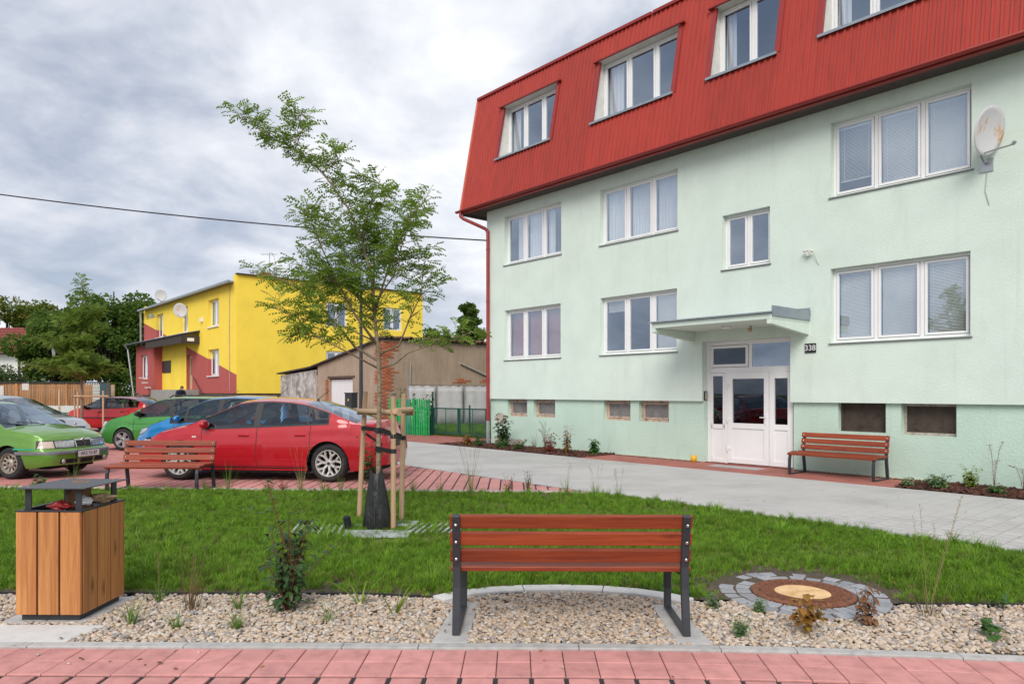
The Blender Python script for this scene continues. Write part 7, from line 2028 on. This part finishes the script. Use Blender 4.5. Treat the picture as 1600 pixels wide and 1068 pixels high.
# mulch-bed plants
def bedplant(s, y, *a, **k): p = B(s, y); return (p[0], p[1], .01)
shrub('laurel_bush', bedplant(-6.35, -.62), .92, .36, 16, 12, .085, D1, 'dark laurel bush in the mulch bed at the building corner', 120, None, .2, .08, twigs=3)
for n_, (s, y, h_, mt, lb, w_, sz) in enumerate(((-7.6, -1.0, .35, A1, 'orange tinged plant at the far end of the mulch bed', .2, .06), (-7.1, -1.0, .3, D2, 'low green cushion plant before the laurel bush', .25, .06), (-6.0, -1.05, .3, D2, 'second low green cushion plant right of the laurel bush', .28, .06), (-5.3, -1.0, .3, D2, 'third low green cushion plant in the long mulch bed', .28, .06), (-4.15, -.9, .5, A3, 'reddish leaved small shrub in the mulch bed', .25, .06), (-3.55, -.85, .75, A1, 'taller orange leaved shrub near the end of the mulch bed', .2, .06), (-2.9, -.55, .4, D2, 'small green seedling at the red paving end of the mulch bed', .12, .09),
    (4.75, -1.15, .16, G4, 'low grey green cushion at the bench end of the right mulch bed', .2, .04), (5.05, -.75, .22, G4, 'second grey green cushion in the right mulch bed', .22, .05), (5.2, -1.0, .22, G4, 'third grey green cushion nearest the pavement in the right mulch bed', .22, .05), (5.5, -.45, .38, G2, 'upright yellow green fern like plant against the plinth', .16, .05), (6.05, -1.05, .16, D2, 'flat green cushion between the flowering stems and pavement', .2, .05), (6.65, -1.1, .26, D2, 'broad green plant at the pavement edge of the right bed', .22, .07), (7.25, -.8, .48, D2, 'large leaved plant at the right picture edge', .3, .15), (7.35, -1.1, .3, D2, 'leafy green plant in the lower right bed corner', .25, .09))):
    shrub('bed_plant', bedplant(s, y), h_, w_, 14, 12, sz*1.15, mt, lb, 130+n_, None, .1, .1, 'plant', 1)
def seedstems(s, y, h, n, lb, seed, arch=.5):
    p = B(s, y); e = empty('flowering_perennial', (p[0], p[1], .01)); tag(e, lb, 'plant'); r = random.Random(seed); st = MB(); lv = MB(); fl = MB()
    for k in range(n):
        dx = r.uniform(-arch, arch); dy = r.uniform(-.15, .15); hh = h*r.uniform(.6, 1.05); P = [Vector((0, 0, 0)), Vector((dx*.25, dy*.3, hh*.5)), Vector((dx*.6, dy*.7, hh*.85)), Vector((dx, dy, hh*(1-.3*abs(dx))))]
        st.tube(P, [.004, .003, .003, .002], 5, False)
        for q in range(22):
            t = .1+.85*q/22; g_ = min(2, int(t*3)); c = P[g_].lerp(P[g_+1], t*3-g_); b = r.uniform(0, 6.28); leaf_quad(lv, c, (math.cos(b), math.sin(b), .1), .045, .011)
        for q in range(26):
            b = r.uniform(0, 6.28); rr_ = r.uniform(0, .055); c = P[3] + Vector((rr_*math.cos(b), rr_*math.sin(b), r.uniform(-.01, .012))); leaf_quad(fl, c, (math.cos(b), math.sin(b), .6), .016, .007)
    st.build('stems', rst, e); lv.build('leaves', D2 if seed % 2 else A1, e); fl.build('flower_heads', A4 if seed % 2 else A2, e); return e
seedstems(5.85, -.55, .78, 3, 'single tall plant with small brown seed heads by the plinth window', 2, .15)
seedstems(6.25, -.55, .62, 6, 'arching perennial with brown flat seed heads in the right bed', 4, .55)
seedstems(-4.75, -.5, .8, 7, 'pale yellow seeding perennial against the mint plinth', 7, .25)
pg = B(7.0, -.5); grass_plant((pg[0], pg[1]), .62, 22, .2, leafmat('purple_grey_blade', (.075, .08, .06), (.12, .11, .09), None, .2), 'dark sparse upright grass against the plinth on the right', 150, .004, .2, lean=.45, stalks=0)
pg = B(-5.2, -.5); grass_plant((pg[0], pg[1]), .62, 24, .2, leafmat('pale_grey_blade', (.17, .17, .11), (.25, .22, .15), None, .2), 'pale leaning grass between the laurel bush and seeding perennial', 151, .004, .3, lean=.6)
for n_, (x, y, h_, lb) in enumerate(((-4.35, 27.9, 1.75, 'leafy climber behind the left end of the green picket fence'), (-3.65, 27.3, 1.55, 'dark shrub peeping over the green picket fence'), (-3.1, 26.9, 1.5, 'small shrub behind the right end of the green picket fence'))):
    shrub('garden_shrub', (x, y), h_, .3, 12, 10, .10, D2, lb, 160+n_, twigs=3)

# ------------------------------------------------------------------ background trees
def big_tree(name, loc, h, rx, ry, crown0, n, leafsz, mats, label, seed, lobes=26, cone=False):
    r = random.Random(seed); e = empty(name, loc); tag(e, label, 'tree', 'trees beyond the fences')
    t = MB(); t.tube([(0, 0, 0), (.1, 0, h*.3), (-.1, .1, h*.6), (0, 0, h*.9)], [.03*h, .024*h, .014*h, .004*h], 8)
    L_ = []
    for k in range(lobes):
        if cone:
            z = crown0 + (h-crown0)*(k+.5)/lobes; w = (1-(z-crown0)/(h-crown0))*.9+.08; a = r.uniform(0, 6.28); d = r.uniform(.2, .9)*w
            L_.append((Vector((math.cos(a)*d*rx, math.sin(a)*d*ry, z)), max(.35, w*rx*.55), .5))
        else:
            a = r.uniform(0, 6.28); u_ = r.uniform(-.9, 1); w = math.sqrt(max(0, 1-u_*u_)); d = r.uniform(.45, 1.0)
            c = Vector((math.cos(a)*rx*w*d, math.sin(a)*ry*w*d, crown0 + (h-crown0)*.5*(1+u_*d*.88))); L_.append((c, r.uniform(.16, .34)*min(rx, (h-crown0)/2)*1.25, .75))
            t.tube([(0, 0, crown0*.8+r.uniform(0, h*.3)), c*.6+Vector((0, 0, crown0*.3)), c], [.010*h, .006*h, .002*h], 5, False)
    t.build('trunk', MT['darkbark'], e, True)
    M_ = [MB() for _ in mats]
    for k in range(n):
        c, rad, fz = L_[r.randrange(len(L_))]
        v_ = Vector((r.gauss(0, 1), r.gauss(0, 1), r.gauss(0, 1))).normalized()*rad*(r.random()**.28); v_.z *= fz
        p = c + v_; d = (v_.normalized()*.6 + Vector((r.uniform(-1, 1), r.uniform(-1, 1), r.uniform(-.7, .3)))).normalized()
        s = d.cross(Vector((r.uniform(-1, 1), r.uniform(-1, 1), r.uniform(-1, 1))))
        if s.length < .01: continue
        s.normalize(); ls = leafsz*r.uniform(.6, 1.3); m = M_[r.randrange(len(M_))]
        m.quad(p, p+d*ls*.5+s*ls*.35, p+d*ls, p+d*ls*.5-s*ls*.35)
    for m, mt in zip(M_, mats): m.build('crown', mt, e)
    return e
T1 = leafmat('walnut_leaf', (.070, .130, .022), (.11, .195, .034), None, .5); T2 = leafmat('walnut_leaf_light', (.11, .19, .030), (.17, .265, .045), None, .5); T3 = leafmat('yellowing_leaf', (.20, .20, .030), (.28, .25, .045), None, .5); T4 = leafmat('conifer_leaf', (.060, .11, .028), (.11, .18, .045), None, .3)
big_tree('walnut_tree', (-40.0, 72, 0), 13.0, 4.2, 4.0, .4, 24000, .34, [T1, T1, T2], 'large dark green tree right behind the yellow house end', 1, 40)
big_tree('walnut_tree', (-44.4, 70, 0), 11.2, 3.2, 4.0, .2, 20000, .34, [T1, T2], 'broad dark green tree behind the staked parking tree', 2, 34)
big_tree('walnut_tree', (-36.2, 74, 0), 12.8, 3.6, 3.4, .6, 14000, .34, [T1, T2], 'dark tree whose crown shows above the yellow house corner', 6, 30)
big_tree('ash_tree', (-69.0, 98, 0), 15.0, 6.6, 6, 4, 16000, .42, [T2, T3, T1], 'yellowish green tree above the red roofed white house', 3, 30)
big_tree('lilac_bush', (-46.2, 64, 0), 4.4, 2.4, 1.8, .3, 6000, .20, [T1, leafmat('grey_lilac_leaf', (.07, .10, .05), (.12, .15, .08), None, .2)], 'greyish bush in front of the white house', 4, 18)
big_tree('conifer_tree', (-3.7, 60, 0), 8.9, 3.0, 3.0, 2.5, 12000, .30, [T4, T2], 'pointed evergreen tree behind the tan garage wall', 5, 40, True)
big_tree('hedge_tree', (-7.2, 66, 0), 7.6, 2.6, 2.0, 1.5, 8000, .30, [T1], 'dark rounded tree between the yellow house and the evergreen', 8, 18)
big_tree('hedge_tree', (.5, 58, 0), 6.0, 2.4, 2.0, 1.0, 6000, .30, [T1, T2], 'low leafy tree behind the green building corner', 9, 18)

# ------------------------------------------------------------------ person bending at the steps of the yellow house
pp = yb(-.2, -3.0)
pe = empty('person', (pp[0], pp[1], .35), RZ); tag(pe, 'person in a dark navy jacket bending forward beside the yellow house steps', 'person')
def skin_fig(name, joints, edges, mat, root=0):
    me = bpy.data.meshes.new(name); me.from_pydata([j[0] for j in joints], edges, []); o = bpy.data.objects.new(name, me); col.objects.link(o)
    md = o.modifiers.new('skin', 'SKIN'); 
    for v_, j in zip(me.skin_vertices[0].data, joints): v_.radius = j[1]; v_.use_root = False
    me.skin_vertices[0].data[root].use_root = True
    md.use_smooth_shade = True
    s = o.modifiers.new('sub', 'SUBSURF'); s.levels = 1; s.render_levels = 2; me.materials.append(mat); o.parent = pe; return o
navy = M('navy_cloth', (.012, .018, .042), .85, .25, 9); skinm = M('skin_tone', (.42, .22, .15), .6, .08, 9); hairm = M('dark_grey_hair', (.05, .045, .04), .8, .2, 30); trs = M('dark_trousers', (.03, .03, .035), .9, .2, 8)
J = [((-.05, 0, .92), (.15, .13)), ((.12, 0, 1.10), (.165, .14)), ((.34, 0, 1.27), (.18, .15)), ((.46, 0, 1.34), (.10, .10)), ((.53, 0, 1.38), (.06, .06)),
     ((.38, .19, 1.26), (.075, .075)), ((.48, .24, .99), (.058, .058)), ((.62, .20, .78), (.042, .042)), ((.38, -.19, 1.26), (.075, .075)), ((.48, -.24, .99), (.058, .058)), ((.62, -.20, .78), (.042, .042)),
     ((-.05, .10, .82), (.10, .10)), ((.05, .11, .47), (.068, .068)), ((-.05, .11, .08), (.048, .048)), ((.10, .12, .04), (.04, .035)), ((-.05, -.10, .82), (.10, .10)), ((.05, -.11, .47), (.068, .068)), ((-.05, -.11, .08), (.048, .048)), ((.10, -.12, .04), (.04, .035))]
E_ = [(0, 1), (1, 2), (2, 3), (3, 4), (2, 5), (5, 6), (6, 7), (2, 8), (8, 9), (9, 10), (0, 11), (11, 12), (12, 13), (13, 14), (0, 15), (15, 16), (16, 17), (17, 18)]
skin_fig('body', J, E_, navy)
def ell(name, c, r3, mat, par, f=None):
    bm = bmesh.new(); bmesh.ops.create_icosphere(bm, subdivisions=3, radius=1)
    for v_ in bm.verts:
        k = Vector((v_.co.x*r3[0], v_.co.y*r3[1], v_.co.z*r3[2])); v_.co = f(k) if f else k
    me = bpy.data.meshes.new(name); bm.to_mesh(me); bm.free(); me.materials.append(mat); me.polygons.foreach_set('use_smooth', [True]*len(me.polygons))
    o = bpy.data.objects.new(name, me); col.objects.link(o); o.parent = par; o.location = c; return o
hd_ = ell('head', (.60, 0, 1.45), (.10, .078, .118), skinm, pe); hd_.rotation_euler = (0, R(35), 0)
ell('nose', (.10, 0, -.01), (.022, .014, .024), skinm, hd_); ell('hair', (-.012, 0, .022), (.102, .084, .112), hairm, hd_)
for s in (-1, 1):
    ell('ear', (.0, s*.078, -.01), (.018, .01, .03), skinm, hd_); ell('eye', (.088, s*.032, .018), (.012, .012, .009), MT['white'], hd_)
    for k in range(5):
        a = Vector((.63, s*.20, .76)); d = Vector((.035+.01*k, s*(.02-.012*k), -.075+.01*abs(k-2))); MB().tube([a, a+d*.6, a+d+Vector((.012, 0, -.012))], [.012, .010, .007], 6).build('finger', skinm, pe, True)
# landing the person stands on
mb = MB().box(-9.0, 2.5, -4.5, -2.45, -.1, .35); mb.build('forecourt', MT['concrete'], YH)
